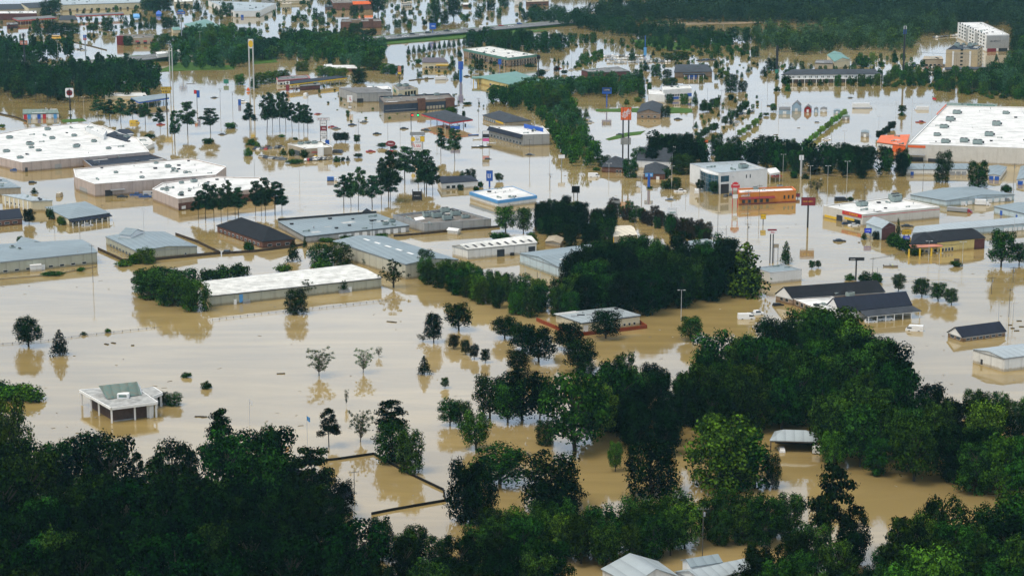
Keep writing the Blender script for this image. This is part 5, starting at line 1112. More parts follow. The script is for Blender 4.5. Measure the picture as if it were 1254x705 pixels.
b = bld('white_sheds', 'white low sheds among the trees below the far grass bank', 'shed', [(401, 84), (437, 84), (435, 80), (402, 80.5)], 88, roof='hip', wall='brick', rf='white', axis='a', rise=1.2, h=3)
b = bld('white_sheds', 'small white-roofed shed left of the brick-walled low sheds', 'shed', [(396, 83), (408, 82.5), (406, 79), (397, 79.5)], 86, roof='slab', wall='plain', rf='white', h=2.6)
b = bld('teal_roof_store', 'pale flat roof far behind the hall at the very top', 'building', [(340, 2), (380, 1), (378, -4), (342, -3)], 6, roof='slab', wall='cream', rf='tan', h=4)
for px_, ba, wl, rf_, lb in (([(345, 6), (356, 5.5), (357, 3), (346, 3)], 12, 'cream', 'tan', 'tiny pale shop beyond the top-centre shrubs'), ([(398, 9), (420, 8.5), (419, 5.5), (398, 6)], 13, 'brown', 'slate', 'dark low shop left of the orange-fronted store'), ([(645, 3), (672, 2), (670, 0), (644, 0)], 8, 'brick', 'tan', 'brick-red low store on the far shore beyond the highway'), ([(630, 1), (640, 1), (640, -1), (630, -1)], 8, 'plain', 'white', 'white far-shore house beside the brick-red low store'), ([(611, 2), (619, 2), (619, 0), (611, 0)], 6, 'sky', 'metal', 'blue far-shore shed at the top centre'), ([(567, 6), (577, 6), (577, 4), (567, 4)], 9, 'maroon', 'white', 'red and white kiosk above the highway'), ([(718, 18), (738, 17), (736, 14.5), (718, 15)], 24, 'tanbrick', 'tan', 'tan building half hidden in the far tree belt'), ([(822, 4), (868, 3), (872, -1), (845, -2)], 10, 'plain', 'dirty', 'white building group inside the far forest'), ([(100, 2), (130, 1), (128, -1), (99, 0)], 5, 'tan', 'slate', 'slate-roofed building beyond the very long warehouse'), ([(214, 3), (236, 2), (234, -1), (213, 0)], 8, 'cream', 'dirty', 'pale shop at the very top between the tree clumps'), ([(320, 3), (336, 3), (336, 1), (321, 1)], 8, 'tan', 'grey', 'grey-roofed shop at the very top left of centre'), ([(492, 5), (505, 4), (504, 2), (491, 2.5)], 9, 'plain', 'tan', 'little pale shop above the highway queue'), ([(120, 33), (131, 32.5), (130, 31), (120, 31.5)], 36, 'plain', 'white', 'small white kiosk left of the row of small evergreens'), ([(9, 31), (22, 30), (21, 28), (8, 28.5)], 36, 'maroon', 'grey', 'small dark red shop under the upper-left red canopy')):
    b = bld('far_shop', lb, 'building', px_, ba, roof='slab', wall=wl, rf=rf_, over=.3); windows(b, 0, 4, .1, .9, .6, 2.2, .4, frame=False)
# ---- lower right group
b = bld('funeral_home', 'rear wing of the dark-roofed hall with white gable end', 'building', [(971, 365), (1083, 357.5), (1062, 351), (950, 360)], 374, roof='gable', wall='tanbrick', rf='dark', axis='a', rise=3.8, over=.5, lm='the dark-roofed hall'); feat(b, 3, 0, 1, b.h - .8, b.h, 'gable_trim', M_trim, .1); windows(b, 3, 2, .2, .8, 1, 3)
MB().add([(*(v.lerp(b.ctr, -.012)).xy, z) for v, z in ((b.c[3], b.h - .5), (b.c[0], b.h - .5), ((b.c[0] + b.c[3]) / 2, b.h + 3.7))], [(0, 1, 2)]).build('white_gable', M_trim, b.T); vents(b, 3, .1, .4)
b = bld('hall_centre', 'white flat-roofed middle of the dark-roofed hall', 'building', [(1010, 382), (1050, 374), (1012, 361), (972, 366)], 390, wall='tanbrick', rf='white', par=.2); units_px(b, [(999, 361.5), (1024, 362), (1041, 363)], 1.4); windows(b, 3, 6, .05, .95, .7, 2.4, .4)
b = bld('hall_front_wing', 'front wing of the dark-roofed hall with navy roof and white gable', 'building', [(1029, 382.5), (1116, 374), (1100, 366), (1013, 373.5)], 394, roof='gable', wall='plain', rf='navy', axis='a', rise=4.4, over=.5); MB().add([(*(v.lerp(b.ctr, -.012)).xy, z) for v, z in ((b.c[3], b.h - .5), (b.c[0], b.h - .5), ((b.c[0] + b.c[3]) / 2, b.h + 4.3))], [(0, 1, 2)]).build('white_gable', M_trim, b.T)
awning(b, 0, .25, 1.02, b.h - .1, 6.5, .8, MR['slate'], 'porch_roof'); p, q_ = edge(b, 0); nn = Vector(((q_ - p).y, -(q_ - p).x, 0)).normalized()
for i in range(7): c_ = p.lerp(q_, .28 + .72 * i / 6) + nn * 6.2; MB().box(c_.x - .18, c_.x + .18, c_.y - .18, c_.y + .18, -1, b.h - .9).build('column', M_trim, b.T)
a_, c_ = p.lerp(q_, .26) + nn * 6.2, p.lerp(q_, 1.01) + nn * 6.2; MB().slab(Vector((a_.x, a_.y, b.h - 1.4)), Vector((c_.x, c_.y, b.h - 1.4)), .3, .45).build('beam', M_trim, b.T)
b = bld('brick_cottage', 'small brick cottage with navy roof and white gable, alone in the water', 'house', [(1179, 413), (1231, 406), (1214, 400.3), (1161, 407)], 418.5, roof='gable', wall='tanbrick', rf='navy', axis='a', rise=3.0, over=.6, lm='the lone brick cottage'); windows(b, 0, 6, .05, .95, .3, 1.3, .4); windows(b, 3, 2, .1, .9, .3, 1.5, .3)
MB().add([(*(v.lerp(b.ctr, -.015)).xy, z) for v, z in ((b.c[3], b.h - .1), (b.c[0], b.h - .1), ((b.c[0] + b.c[3]) / 2, b.h + 2.9))], [(0, 1, 2)]).build('white_gable', M_trim, b.T)
b = bld('warehouse', 'pale ribbed warehouse with light roof at the right edge', 'warehouse', [(1230, 439), (1310, 429), (1275, 419), (1192, 428)], 455, roof='gable', wall='white', rf='metal2', axis='a', rise=1.0, over=.3, lm='the pale right-edge warehouse'); feat(b, 3, .25, .32, .3, 2.2, 'door', M_dtrim)
# ---- flat tan building in the middle
b = bld('office_block', 'flat tan office with pale grey roof and red fence, in the middle water', 'office', [(713.2, 395.7), (783.4, 386.5), (752.8, 377), (680.8, 384.7)], 407.5, roof='slab', wall='cream', rf='metal2', over=.5, lm='the tan office with red fence')
for i in range(7): pp = at_uv(b, .12 + .13 * i, .55 + .06 * (i % 2)); MB().box(pp.x - 1.5, pp.x + 1.5, pp.y - .5, pp.y + .5, b.zr, b.zr + .3).build('roof_hatch', M_dtrim if i % 2 else M_steel, b.T)
feat(b, 0, .02, .1, 0, 2.8, 'garage_door', M_trim); windows(b, 0, 4, .6, .95, .5, 1.6, .5)
# ---- columned bank pavilion on the left
b = bld('bank_pavilion', 'white columned flat-roofed pavilion with weathered green gable on top', 'bank', [(136.6, 500), (192, 493), (164, 474), (98.3, 478.3)], 518, roof='open', rf='pavroof', zbase=0, over=.3, lm='the columned pavilion')
for e_ in (0, 1, 2, 3): feat(b, e_, 0, 1, b.h - .45, b.h + .42, 'fascia', M_trim, .45, depth=.3)
posts(b, [(.01, .02), (.52, .02), (.99, .02), (.01, .42), (.01, .68), (.01, .98), (.86, .02), (.99, .6)], b.h, r=.27, name='column')
c0, c1, c2, c3 = [at_uv(b, u, v, 0) for u, v in ((.1, .08), (.86, .08), (.86, .8), (.1, .8))]
MB().prism([tuple(c.xy) for c in (c0, c1, c2, c3)], -1, b.h - .05).build('wall', mat('dark_brick_wall', (.12, .08, .065), .9, .2, .6, .1, 'brick'), b.T, b.d)
MB().slab(Vector((*c0.xy, 0)) - b.d * 0 + Vector((0, -.3, 0)), Vector((*c0.lerp(c1, .6).xy, 0)) + Vector((0, -.3, 0)), .1, .3).build('wall_ledge', M_steel, b.T)
p = at_uv(b, .9, .02, 0); MB().box(p.x - 1.8, p.x + .3, p.y + .1, p.y + .4, -1, b.h - .1).build('white_panel', M_trim, b.T)
V = [gp(131.5, 488.5, b.zr + .2), gp(173.5, 483, b.zr + .2), gp(168, 467, b.zr + 4.2), gp(120.5, 472, b.zr + 4.2)]
back = [V[3] + Vector((0, 7, -4)), V[2] + Vector((0, 7, -4))]
MB().add([tuple(v) for v in V + back], [(0, 1, 2, 3), (3, 2, 5, 4)]).build('green_gable_roof', MR['copper'], b.T, b.d)
MB().add([tuple(v) for v in V + back], [(1, 5, 2), (0, 3, 4)]).build('gable_end', M_trim, b.T)
g = gp(151, 487, b.zr); MB().box(g.x - 1.9, g.x + 1.9, g.y - 1, g.y + 1.5, b.zr, b.zr + 1.6).build('roof_box', M_trim, b.T); MB().box(g.x - 1.3, g.x + 1.3, g.y - 1.05, g.y - .9, b.zr + .5, b.zr + 1.3).build('roof_grille', MR['copper'], b.T)
b2 = bld('pavilion_canopy', 'small white drive-through canopy joined right of the columned pavilion', 'canopy', [(186, 486), (198, 481.5), (187, 474.5), (170, 477.5)], 502, roof='open', rf='pavroof', over=.3); posts(b2, [(.95, .05), (.5, .05), (.95, .8)], b2.h, r=.3, name='column')
for e_ in (0, 1): feat(b2, e_, 0, 1, b2.h - .6, b2.h + .38, 'fascia', M_trim, .4, depth=.3)
# ---- bottom roofs
b = bld('white_roof_house', 'white pyramid-like metal roof at the bottom edge', 'house', [(775, 716), (830, 706), (805, 688), (738, 697)], 730, roof='gable', wall='white', rf='metal2', axis='b', rise=3.2, h=3.5, lm='the white roof at the bottom'); 
b = bld('white_shed_roof', 'low white shed roof at the bottom right of the white-roofed house', 'shed', [(862, 712), (925, 695), (905, 686), (828, 700)], 720, roof='gable', wall='white', rf='metal2', axis='a', rise=1.6, h=3.6)
b = bld('grey_roof_hut', 'small hut with grey metal roof behind the low white shed roof', 'shed', [(847, 694), (883, 688.5), (872, 680), (836, 686)], 701, roof='gable', wall='plain', rf='metal', axis='a', rise=1.2, h=5.0)
b = bld('open_shed', 'open-fronted shed with pale metal roof among the dark trees', 'shed', [(944, 539.5), (1001, 541), (997, 531), (950, 529)], 553, roof='hip', wall='brown', rf='metal2', axis='a', rise=2.2, hip=.35, zbase=3.2, lm='the open-fronted shed')
for c_ in b.c: MB().beam((*c_.xy, -1), (*c_.xy, b.h), .2, 6).build('post', MW['brown'], b.T)
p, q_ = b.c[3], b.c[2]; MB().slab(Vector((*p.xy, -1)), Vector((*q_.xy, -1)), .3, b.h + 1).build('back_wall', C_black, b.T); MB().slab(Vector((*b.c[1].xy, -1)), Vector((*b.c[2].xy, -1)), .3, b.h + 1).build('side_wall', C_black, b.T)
car(957, 551.5, 'white', 'suv', 90, -.5, 'inside the open-fronted shed'); box_truck(999.5, 553, 80, 'white box truck parked under the right side of the open-fronted shed', length=5.5, ht=3.0)
b = bld('blue_roof_house', 'blue-roofed house almost hidden in the dark trees by the walled yard', 'house', [(356, 588), (420, 610), (440, 600), (352, 566)][0:0] + [(352, 583), (368, 582), (360, 570), (346, 570)], 592, roof='gable', wall='plain', rf='navy', axis='a', rise=2.0, h=4)
b = bld('blue_roof_house', 'second blue roof in the dark trees at the corner of the walled yard', 'house', [(416, 612), (432, 609), (424, 598), (408, 600)], 620, roof='gable', wall='plain', rf='navy', axis='a', rise=2.0, h=4)
# garden sheds for sale, standing in the flooded parking lot
def mini(lab, px, base, wall, rf, rise, roof='gable', axis='b', h=None, cat='shed'):
    b = bld('garden_shed', lab, cat, px, base, roof=roof, wall=wall, rf=rf, axis=axis, rise=rise, over=.15, group='display sheds in the flooded lot'); feat(b, 0, .35, .65, .2, min(2.2, b.h - .2), 'door', M_trim, .06); return b
mini('wide grey display shed, leftmost of the shed row', rD(78, 528, 133, 528, 133, 514, 80, 514), 140, 'sky', 'grey', .8, axis='a')
mini('tall light blue barn-shaped display shed', rD(140, 510, 183, 510, 186, 500, 146, 500), 136.5, 'sky', 'grey', 3.0)
mini('red barn-shaped display shed', rD(199, 523, 233, 523, 235, 514, 203, 514), 138, 'red', 'grey', 2.2); land(975, 138, 'the display sheds')
mini('small dark-roofed display shed right of the red barn', rD(246, 526, 266, 526, 267, 519, 248, 519), 138, 'sky', 'grey', .8)
mini('small pale display shed with dark door, rightmost of the upper shed row', rD(276, 526, 309, 526, 309, 518, 278, 518), 138, 'plain', 'grey', .8)
mini('blue-grey display shed at the top end of the sapling row', rD(340, 533, 372, 533, 372, 526, 342, 526), 139.5, 'sky', 'metal', .6)
mini('grey display shed right of the sapling row', rD(383, 562, 417, 562, 417, 554, 385, 554), 147, 'grey', 'copper', .6)
mini('grey display shed left of the orange store entrance', rD(471, 637, 510, 640, 511, 628, 473, 627), 168, 'grey', 'metal', .6)
mini('grey display shed alone at the near left of the flooded lot', rD(80, 684, 111, 684, 112, 674, 84, 674), 177.5, 'grey', 'metal', .6)
# ================================================================== WALLS AND FENCES
def fence(name, label, px, h, m, th=.25, post=0, cat='fence', pm=None, rail=False):
    pts = [gp(x, y) for x, y in px]; c = sum(pts, Vector()) / len(pts); o = thing(name, label, cat, c)
    for i in range(len(pts) - 1):
        if rail:
            MB().beam(pts[i] + Vector((0, 0, h)), pts[i + 1] + Vector((0, 0, h)), .05, 4).build('rail', m, o); MB().beam(pts[i] + Vector((0, 0, h * .45)), pts[i + 1] + Vector((0, 0, h * .45)), .035, 4).build('rail', m, o)
        else: MB().slab(pts[i] - Vector((0, 0, 1)), pts[i + 1] - Vector((0, 0, 1)), th, h + 1).build('wall_panel', m, o)
        if post:
            n = int((pts[i + 1] - pts[i]).length / post)
            for k in range(n): p = pts[i].lerp(pts[i + 1], k / n); MB().box(p.x - th / 2 - .05, p.x + th / 2 + .05, p.y - th / 2 - .05, p.y + th / 2 + .05, -1, h + .15).build('post', pm or m, o)
    return o
M_fb = mat('dark_fence_boards', (.075, .055, .04), .9, .2, .6, .1); M_fr = mat('red_brown_fence', (.26, .06, .025), .85, .15, .6, .1); M_bw = mat('dark_retaining_wall', (.018, .016, .014), .9, .2, .6, .1)
fence('board_fence', 'dark board fence around the grey gabled warehouse', [(120, 306), (150.5, 320), (185, 319.5), (270, 311), (241, 297), (215, 288)], 1.3, M_fb)
fence('board_fence', 'dark board fence in front of the charcoal-roofed brick hall', [(272, 311.5), (310, 309), (352, 304), (376, 300)], 1.2, M_fb)
fence('board_fence', 'dark board fence below the ribbed parapet building', [(482, 290), (520, 287), (570, 282), (612, 278.5)], 1.1, M_fb)
fence('red_fence', 'red-brown fence around the tan office in the middle water', [(657, 393), (683, 404), (713, 411), (750, 407), (792, 402), (783, 396)], 1.5, M_fr)
fence('retaining_wall', 'black retaining wall round a flooded yard at lower centre', [(361, 568), (412, 563), (457.5, 556.5), (500, 580), (543, 600.5), (545.5, 613.5)], .75, M_bw, .35, cat='wall')
fence('retaining_wall', 'short black wall closing the flooded yard at its lower right', [(545, 613.7), (520, 618), (480, 625), (455, 630)], .75, M_bw, .35, cat='wall'); fence('retaining_wall', 'low pale kerb wall above the water below the left-edge warehouse', [(-10, 343), (60, 337.5), (118, 327)], .5, mat('kerb_wall', (.3, .24, .15), .9), .3, cat='wall')
M_cl = mat('chain_link_rail', (.22, .20, .17), .6, .2, 1, .3)
fence('chain_link_fence', 'thin chain-link fence top crossing the left water', [(-8, 422.5), (50, 418.5), (97, 412), (150, 406), (199, 401)], .5, M_cl, .08, 3.0, rail=True)
fence('chain_link_fence', 'thin chain-link fence along the long weathered white warehouse', [(260, 392.5), (320, 385), (400, 377), (489, 366.5)], .6, M_cl, .08, 3.0, rail=True)
fence('guard_rail', 'thin dark rail line across the water at upper left', [(87, 51.5), (110, 56.5), (131, 62)], .8, M_fb, .3)
fence('board_fence', 'low dark fence line at the left edge before the burger restaurant', [(-5, 139), (18, 144), (33, 149.5)], 1.0, M_fb)
fence('board_fence', 'dark floating dock line right of the blue tower sign', [(501, 99), (515, 97.5), (531, 96.5)], .6, M_fb, .8)
# ================================================================== SIGNS
rs = -.15
sign('tall orange THE HOME DEPOT pole sign on two dark posts with reader board', 766, 197, [(131.5, 147, 12.6, C_org, None, None, 1), (169, 177, 12, M_conc, None, None, 1)], 2, C_black, .45, .55, top=131.5)
g = gp(766, 197); zt_, zb_ = zat(766, 197, 131.5), zat(766, 197, 147); hd = sc.collection.objects[-1]
hd = [o for o in sc.collection.objects if o.get('label', '').startswith('tall orange THE HOME')][0]
for tx, sz, du, dv in (('THE', 1.5, -1.2, 2.0), ('HOME', 2.35, .0, .35), ('DEPOT', 2.1, .9, -1.6)): lettering(tx, C_white, (g.x + (du - dv) * .62 + dv * .3, g.y - .28, (zt_ + zb_) / 2 + (du + dv) * .55), 0, sz * .95, hd, spin=45)
sign('white rounded burger sign on a dark pole above the white-roofed store', 86.5, 146, [(108, 119.5, 10, C_white, None, None, 1, 0, 'rounded'), (110, 117.5, 7.5, C_org, 'BURGER\nKING', C_red, .9, 0, 'round'), (135.5, 140, 4, C_white, None, None, 1)], 1, C_black, .5)
land(86, 146, 'the white burger sign')
sign('yellow letter sign on a dark pole left of the twin white poles', 204.5, 141, [(106.5, 110.3, 2.1, C_yel, 'W', C_black, .95, -5.50), (106.5, 110.3, 2.1, C_yel, 'A', C_black, .95, -3.30), (106.5, 110.3, 2.1, C_yel, 'F', C_black, .95, -1.10), (106.5, 110.3, 2.1, C_yel, 'F', C_black, .95, 1.10), (106.5, 110.3, 2.1, C_yel, 'L', C_black, .95, 3.30), (106.5, 110.3, 2.1, C_yel, 'E', C_black, .95, 5.50), (110.8, 114.6, 2.1, C_yel, 'H', C_black, .95, -4.40), (110.8, 114.6, 2.1, C_yel, 'O', C_black, .95, -2.20), (110.8, 114.6, 2.1, C_yel, 'U', C_black, .95, 0.00), (110.8, 114.6, 2.1, C_yel, 'S', C_black, .95, 2.20), (110.8, 114.6, 2.1, C_yel, 'E', C_black, .95, 4.40)], 1, C_black, .45)
o = sign('very tall pair of white posts with yellow shell emblem on top', 308.5, 111, [(48, 59.5, 6.5, C_white, None, None, 1)], 2, M_lpole, .55, .75); g = gp(308.5, 111); k = kpx(308.5, 111); z1, z0 = zat(308.5, 111, 49.5), zat(308.5, 111, 58.2)
pts = [(math.cos(R(a)) * 1.9 * (1 if a % 60 else 1.08), math.sin(R(a)) * (z1 - z0) / 2 * 1.0) for a in range(-30, 211, 20)] + [(-.6, -(z1 - z0) / 2), (.6, -(z1 - z0) / 2)]
zc_ = (z0 + z1) / 2; MB().add([(g.x + a, g.y - .45, zc_ + b_) for a, b_ in pts] + [(g.x + a, g.y - .2, zc_ + b_) for a, b_ in pts], [tuple(range(len(pts)))[::-1], tuple(range(len(pts), 2 * len(pts)))]).build('shell_emblem', C_yel, o)
land(308, 105, 'the tall shell sign')
for xx, nm in ((209.4, 'left of a pair of tall bare white poles left of the far hedge hill'), (212.6, 'right of a pair of tall bare white poles left of the far hedge hill')): g = gp(xx, 130); oo = thing('white_pole', nm, 'pole', g); MB().beam((g.x, g.y, -1), (g.x, g.y, zat(xx, 130, 59)), .45, 8, .4).build('pole', M_lpole, oo)
sign('stacked plaza sign tower with five white and maroon panels', 396.5, 177, [(144.5, 147.5, 15, C_white, '~10', C_maroon, .9), (148.5, 154, 7.5, C_white, '~5', C_black, .8), (154.7, 160, 7.5, C_maroon, '~4', C_white, .8), (161, 166, 7.5, C_white, '~5', C_black, .8), (166.8, 170, 7.5, C_white, '~4', C_black, .8)], 2, C_black, .3, .5)
sign('blue square sign beside the tan restaurant ringed by cars', 401, 183, [(171.5, 177, 4.6, C_blue, None, None, 1)], 1)
sign('white double-panel menu sign with two round yellow emblems', 511.5, 193, [(162, 165.5, 18, M_steel, None, None, 1), (167.5, 173.5, 5.2, C_yel, None, None, 1, -5.5, 'round'), (167, 173.5, 5, C_yel, None, None, 1, 6), (167, 174, 5, C_white, '~1', C_black, .8, .3), (174.5, 182.5, 9.5, C_white, '~3', C_red, .9), (183, 189, 8, C_white, '~2', C_red, .8)], 2, M_steel, .3, .7)
land(511, 190, 'the yellow-emblem sign')
sign('oval restaurant sign with white script on dark red over a small red panel', 478.5, 189, [(172.3, 179.5, 12, C_maroon, 'Cane\'s', C_white, .8, 0, 'round'), (184, 187.5, 6, C_red, None, None, 1)], 1)
sign('red and white letter sign before the wide grey building', 428.5, 133, [(116.5, 125.5, 7, C_white, '~2', C_red, 1.1), (130, 132.5, 4, C_white, None, None, 1)], 1)
sign('black panel sign between the tall pines', 510.8, 246, [(234.5, 245.5 - .8, 11, C_black, '~9', C_white, .7)], 2, C_black, .2, 1.0, top=232)
sign('navy square sign on a short post by the blue-banded service station', 599.5, 229, [(209, 221.5, 7.6, C_blue, '~1', C_white, .7)], 1, C_blue, .5)
sign('pale blue double sign on a blue pillar by the front hip-roofed house', 794.5, 231, [(211.8, 216.5, 9.8, C_bblue, '~5', C_white, .8), (218, 222, 3, C_white, None, None, 1)], 1, C_blue, .8)
sign('white post sign left of the pale blue double sign', 781.8, 229, [(222, 228, 5, C_white, None, None, 1)], 1, C_white, .2)
sign('dark-framed billboard above the round dark trees', 705, 242, [(228, 236, 9.5, C_black, None, None, 1), (229, 234.5, 8, C_white, '~4', C_black, .8)], 2)
sign('small grey-topped billboard over the plum-brown bushes', 753.7, 263, [(246, 249, 10, M_conc, None, None, 1), (249.5, 254.5, 9.6, mat('dark_green_panel', (.05, .07, .04), .6), '~4', C_white, .6)], 2, M_steel, .15, .7)
sign('house-shaped red, yellow and blue sign over the plum-brown bushes', 787.5, 266, [(255, 258.2, 5, C_red, None, None, 1, 0, 'arch'), (258.2, 260, 7, C_yel, None, None, 1), (260, 263, 7, C_blue, None, None, 1)], 1)
sign('white four-panel sign with small green mark right of the bushes', 823, 275, [(254, 257.5, 12, C_white, None, None, 1), (258.5, 261.5, 12, C_white, '~7', C_grn, .8), (262.5, 266.5, 12, C_white, '~6', C_black, .8)], 2, M_steel, .15, .8); land(823, 272, 'the white four-panel sign')
sign('red arched sign on twin posts in front of the orange restaurant', 900, 254, [(223, 230, 10.5, C_red, '~7', C_white, .8, 0, 'arch'), (238, 243, 6.5, C_white, None, None, 1)], 2, C_red, .22, .6)
sign('yellow panel sign standing low in the water below the orange restaurant', 934.5, 275, [(262, 268, 6.2, C_yel, '~6', C_black, .8)], 1, M_dtrim)
sign('wide dark red board sign on a black pole right of the orange restaurant', 989, 279, [(241.8, 251.5, 17, C_maroon, '~10', C_yel, .75)], 1, C_black, .45); land(989, 280, 'the wide dark red sign')
sign('small red-topped white sign on twin poles at centre right', 944.5, 322, [(280.5, 282.5, 11, C_maroon, None, None, 1), (282.5, 286.3, 10.5, C_white, '~4', C_red, .8)], 2, C_black, .25, .3); land(944, 322, 'the small red-topped sign')
sign('small beige sign panel on a steel frame right of the small red-topped sign', 950, 320, [(299, 303, 5.5, MW['tan'], None, None, 1)], 2, M_steel, .15, .9)
sign('red menu board sign behind the wide dark red sign', 977, 243, [(237, 241, 4.5, C_maroon, None, None, 1)], 1)
sign('bright blue sign with white swirl beside the brick-fronted hut', 1062.5, 293, [(279.5, 284.8, 8.5, cmat('vivid_blue', (.02, .06, .75)), '~5', C_white, .7, 0, 'box')], 2, M_steel, .2, .9)
sign('blue and white sign over the hedge by the yellow restaurant', 1109.5, 296, [(289, 293.5, 8, cmat('vivid_blue', (.02, .06, .75)), '~4', C_white, .8)], 1)
sign('yellow and brown panel sign behind the hedge by the yellow restaurant', 1110, 289, [(281, 287, 11, C_yel, '~5', C_black, .7)], 2)
sign('green-ended dark sign box on a tall black pole above the brick-fronted hut view', 1048, 343, [(315, 319, 19, C_black, None, None, 1), (315.8, 319, 8, C_grn, '~7', C_white, .9, -5)], 1, C_black, .35); land(1048, 340, 'the green-ended sign')
sign('small framed sign on a tuft of grass right of the yellow restaurant', 1171.5, 322, [(317, 321, 6, MW['brown'], None, None, 1)], 2, M_dtrim, .12, .9)
sign('tall vivid blue tower sign standing in the water near the mauve-roofed house', 564.3, 101, [(75.5, 85, 6, C_blue, '~1\n~1', C_red, .9), (85.5, 99, 3.8, C_bblue, None, None, 1)], 1, C_blue, .9)
land(564, 98, 'the blue tower sign')
sign('blue square sign above the highway', 530, 44, [(28.5, 36, 8, C_blue, '~4', C_white, .7)], 1, C_blue, .4)
sign('small blue flag-like sign on the green-banded motel', 612, 84, [(72.5, 79, 4, C_blue, None, None, 1)], 1, C_blue, .3)
sign('thin black pole sign with red disc right of the green-banded motel', 659.3, 94, [(67.5, 72.5, 4.2, C_black, None, None, 1), (69, 72, 3, C_red, None, None, 1, 0, 'round')], 1, C_black, .45)
sign('blue rectangular pole sign left of the tall orange sign', 743, 131, [(107.5, 115, 11.5, C_blue, None, None, 1), (108.3, 112, 9, C_bblue, '~5', C_white, .8)], 1, C_blue, .45); land(743, 128, 'the blue rectangular sign')
sign('tall thin pole with teal blue panel by the parked white cars', 789.8, 79, [(58, 68, 3.4, C_bblue, None, None, 1)], 1, C_blue, .35, top=44)
sign('very tall black pole with blue and white top in front of the far wood', 1106, 96, [(32, 36, 3.4, C_white, None, None, 1), (36.3, 42, 3.4, C_blue, None, None, 1)], 1, C_black, .8)
sign('tall black pole with dark panel left of the columned motel', 951, 96, [(56, 84, 2.6, C_black, None, None, 1), (85, 90, 4.2, C_grn, None, None, 1)], 1, C_black, .4)
sign('tall dark pole sign with white logo box at upper left', 31.5, 102, [(40.5, 47, 6, C_white, None, None, 1), (41.5, 45.5, 4, C_red, None, None, 1, 0, 'round'), (50, 55, 9, C_terra, '~5', C_white, .7)], 1, C_black, .7)
sign('tall grey pole sign with small blue and red panels at upper left', 105.3, 79, [(43, 46.5, 3.6, C_blue, None, None, 1), (46.8, 49.5, 3.6, C_red, None, None, 1)], 1, M_steel, .55)
sign('tall dark pole sign with blue and yellow panel in front of the green-roofed hall', 223, 62, [(12, 14, 6, C_bblue, None, None, 1), (14.2, 17.5, 10, C_blue, '~8', C_yel, .9)], 1, M_steel, .45)
sign('low red shell price sign at the left end of the yellow-edged canopy', 352.3, 112, [(99.5, 103.5, 5.6, C_white, None, None, 1), (100, 103, 3, C_yel, None, None, 1, 0, 'round'), (104, 111.5, 4, C_maroon, None, None, 1)], 1, C_red, .4)
sign('small red and blue panels on one pole near the twin white poles', 241.5, 133, [(110.5, 115, 3, C_red, None, None, 1, -1.8), (111, 119.5, 3.2, C_blue, None, None, 1, 1.8)], 1)
sign('small blue arrow sign standing in water right of the blue-edged canopy', 293.5, 129, [(122, 129, 3.2, C_blue, None, None, 1)], 1)
sign('teal panel sign left of the tall shell sign', 277, 104, [(97.5, 102.5, 6, C_grn, None, None, 1)], 1)
sign('small orange diamond works sign at the foot of the shell sign', 304, 112, [(107.5, 111.5, 4, C_org, None, None, 1, 0, 'arch')], 1)
sign('orange board sign in the trees below the display sheds', 864, 180, [(171.5, 175.5, 5, C_org, None, None, 1)], 1)
sign('white box sign by the tree belt left of the slate-roofed white house', 687.6, 209, [(189.5, 194, 8, C_white, None, None, 1)], 1, M_steel, .25)
sign('white lattice mast sign with square top before the dark tree band', 980.8, 216, [(190, 196, 5.5, C_white, None, None, 1)], 1, M_lpole, .6)
sign('brown ranch-style sign with yellow and green statue on the roofline', 489.5, 110, [(81, 88, 4, C_terra, None, None, 1), (88.5, 91, 4, C_yel, None, None, 1)], 1, M_dtrim, .3)
sign('blue canopy sign right of the red-edged gas canopy', 557.5, 171, [(154.5, 158, 11.5, C_blue, None, None, 1), (158.5, 162, 9.5, C_white, '~5', C_black, .8)], 1)
sign('pink and white sign board standing in the water by the boats', 595, 182, [(160.5, 163.5, 7.5, C_white, None, None, 1), (164.5, 168.5, 8, M_dtrim, None, None, 1), (169.5, 173, 8, cmat('pink_paint', (.75, .12, .35)), None, None, 1)], 2, M_dtrim, .15, 1.0)
# traffic light
g = gp(503.5, 159); o = thing('traffic_light', 'dark traffic light pole with lit red and green lamps', 'traffic light', g); zt = zat(503.5, 159, 139); MB().beam((g.x, g.y, -1), (g.x, g.y, zt), .25, 8).build('pole', C_black, o); MB().beam((g.x, g.y, zt - .2), (g.x + 8, g.y, zt + .3), .12, 6).build('mast_arm', C_black, o)
def emis(name, col, s):
    m = bpy.data.materials.new(name); m.use_nodes = True; b_ = m.node_tree.nodes['Principled BSDF']; b_.inputs['Base Color'].default_value = (*col, 1); b_.inputs['Emission Color'].default_value = (*col, 1); b_.inputs['Emission Strength'].default_value = s; return m
for dx, m_ in ((1.0, emis('red_lamp', (1, .03, .02), 1.5)), (4.8, emis('green_lamp', (.02, .9, .3), 1.2))): MB().box(g.x + dx - .7, g.x + dx + .7, g.y - .4, g.y, zt - 2.3, zt).build('signal_head', C_black, o); MB().beam((g.x + dx, g.y - .55, zt - 1.2), (g.x + dx, g.y - .4, zt - 1.2), .6, 12).build('lamp', m_, o)
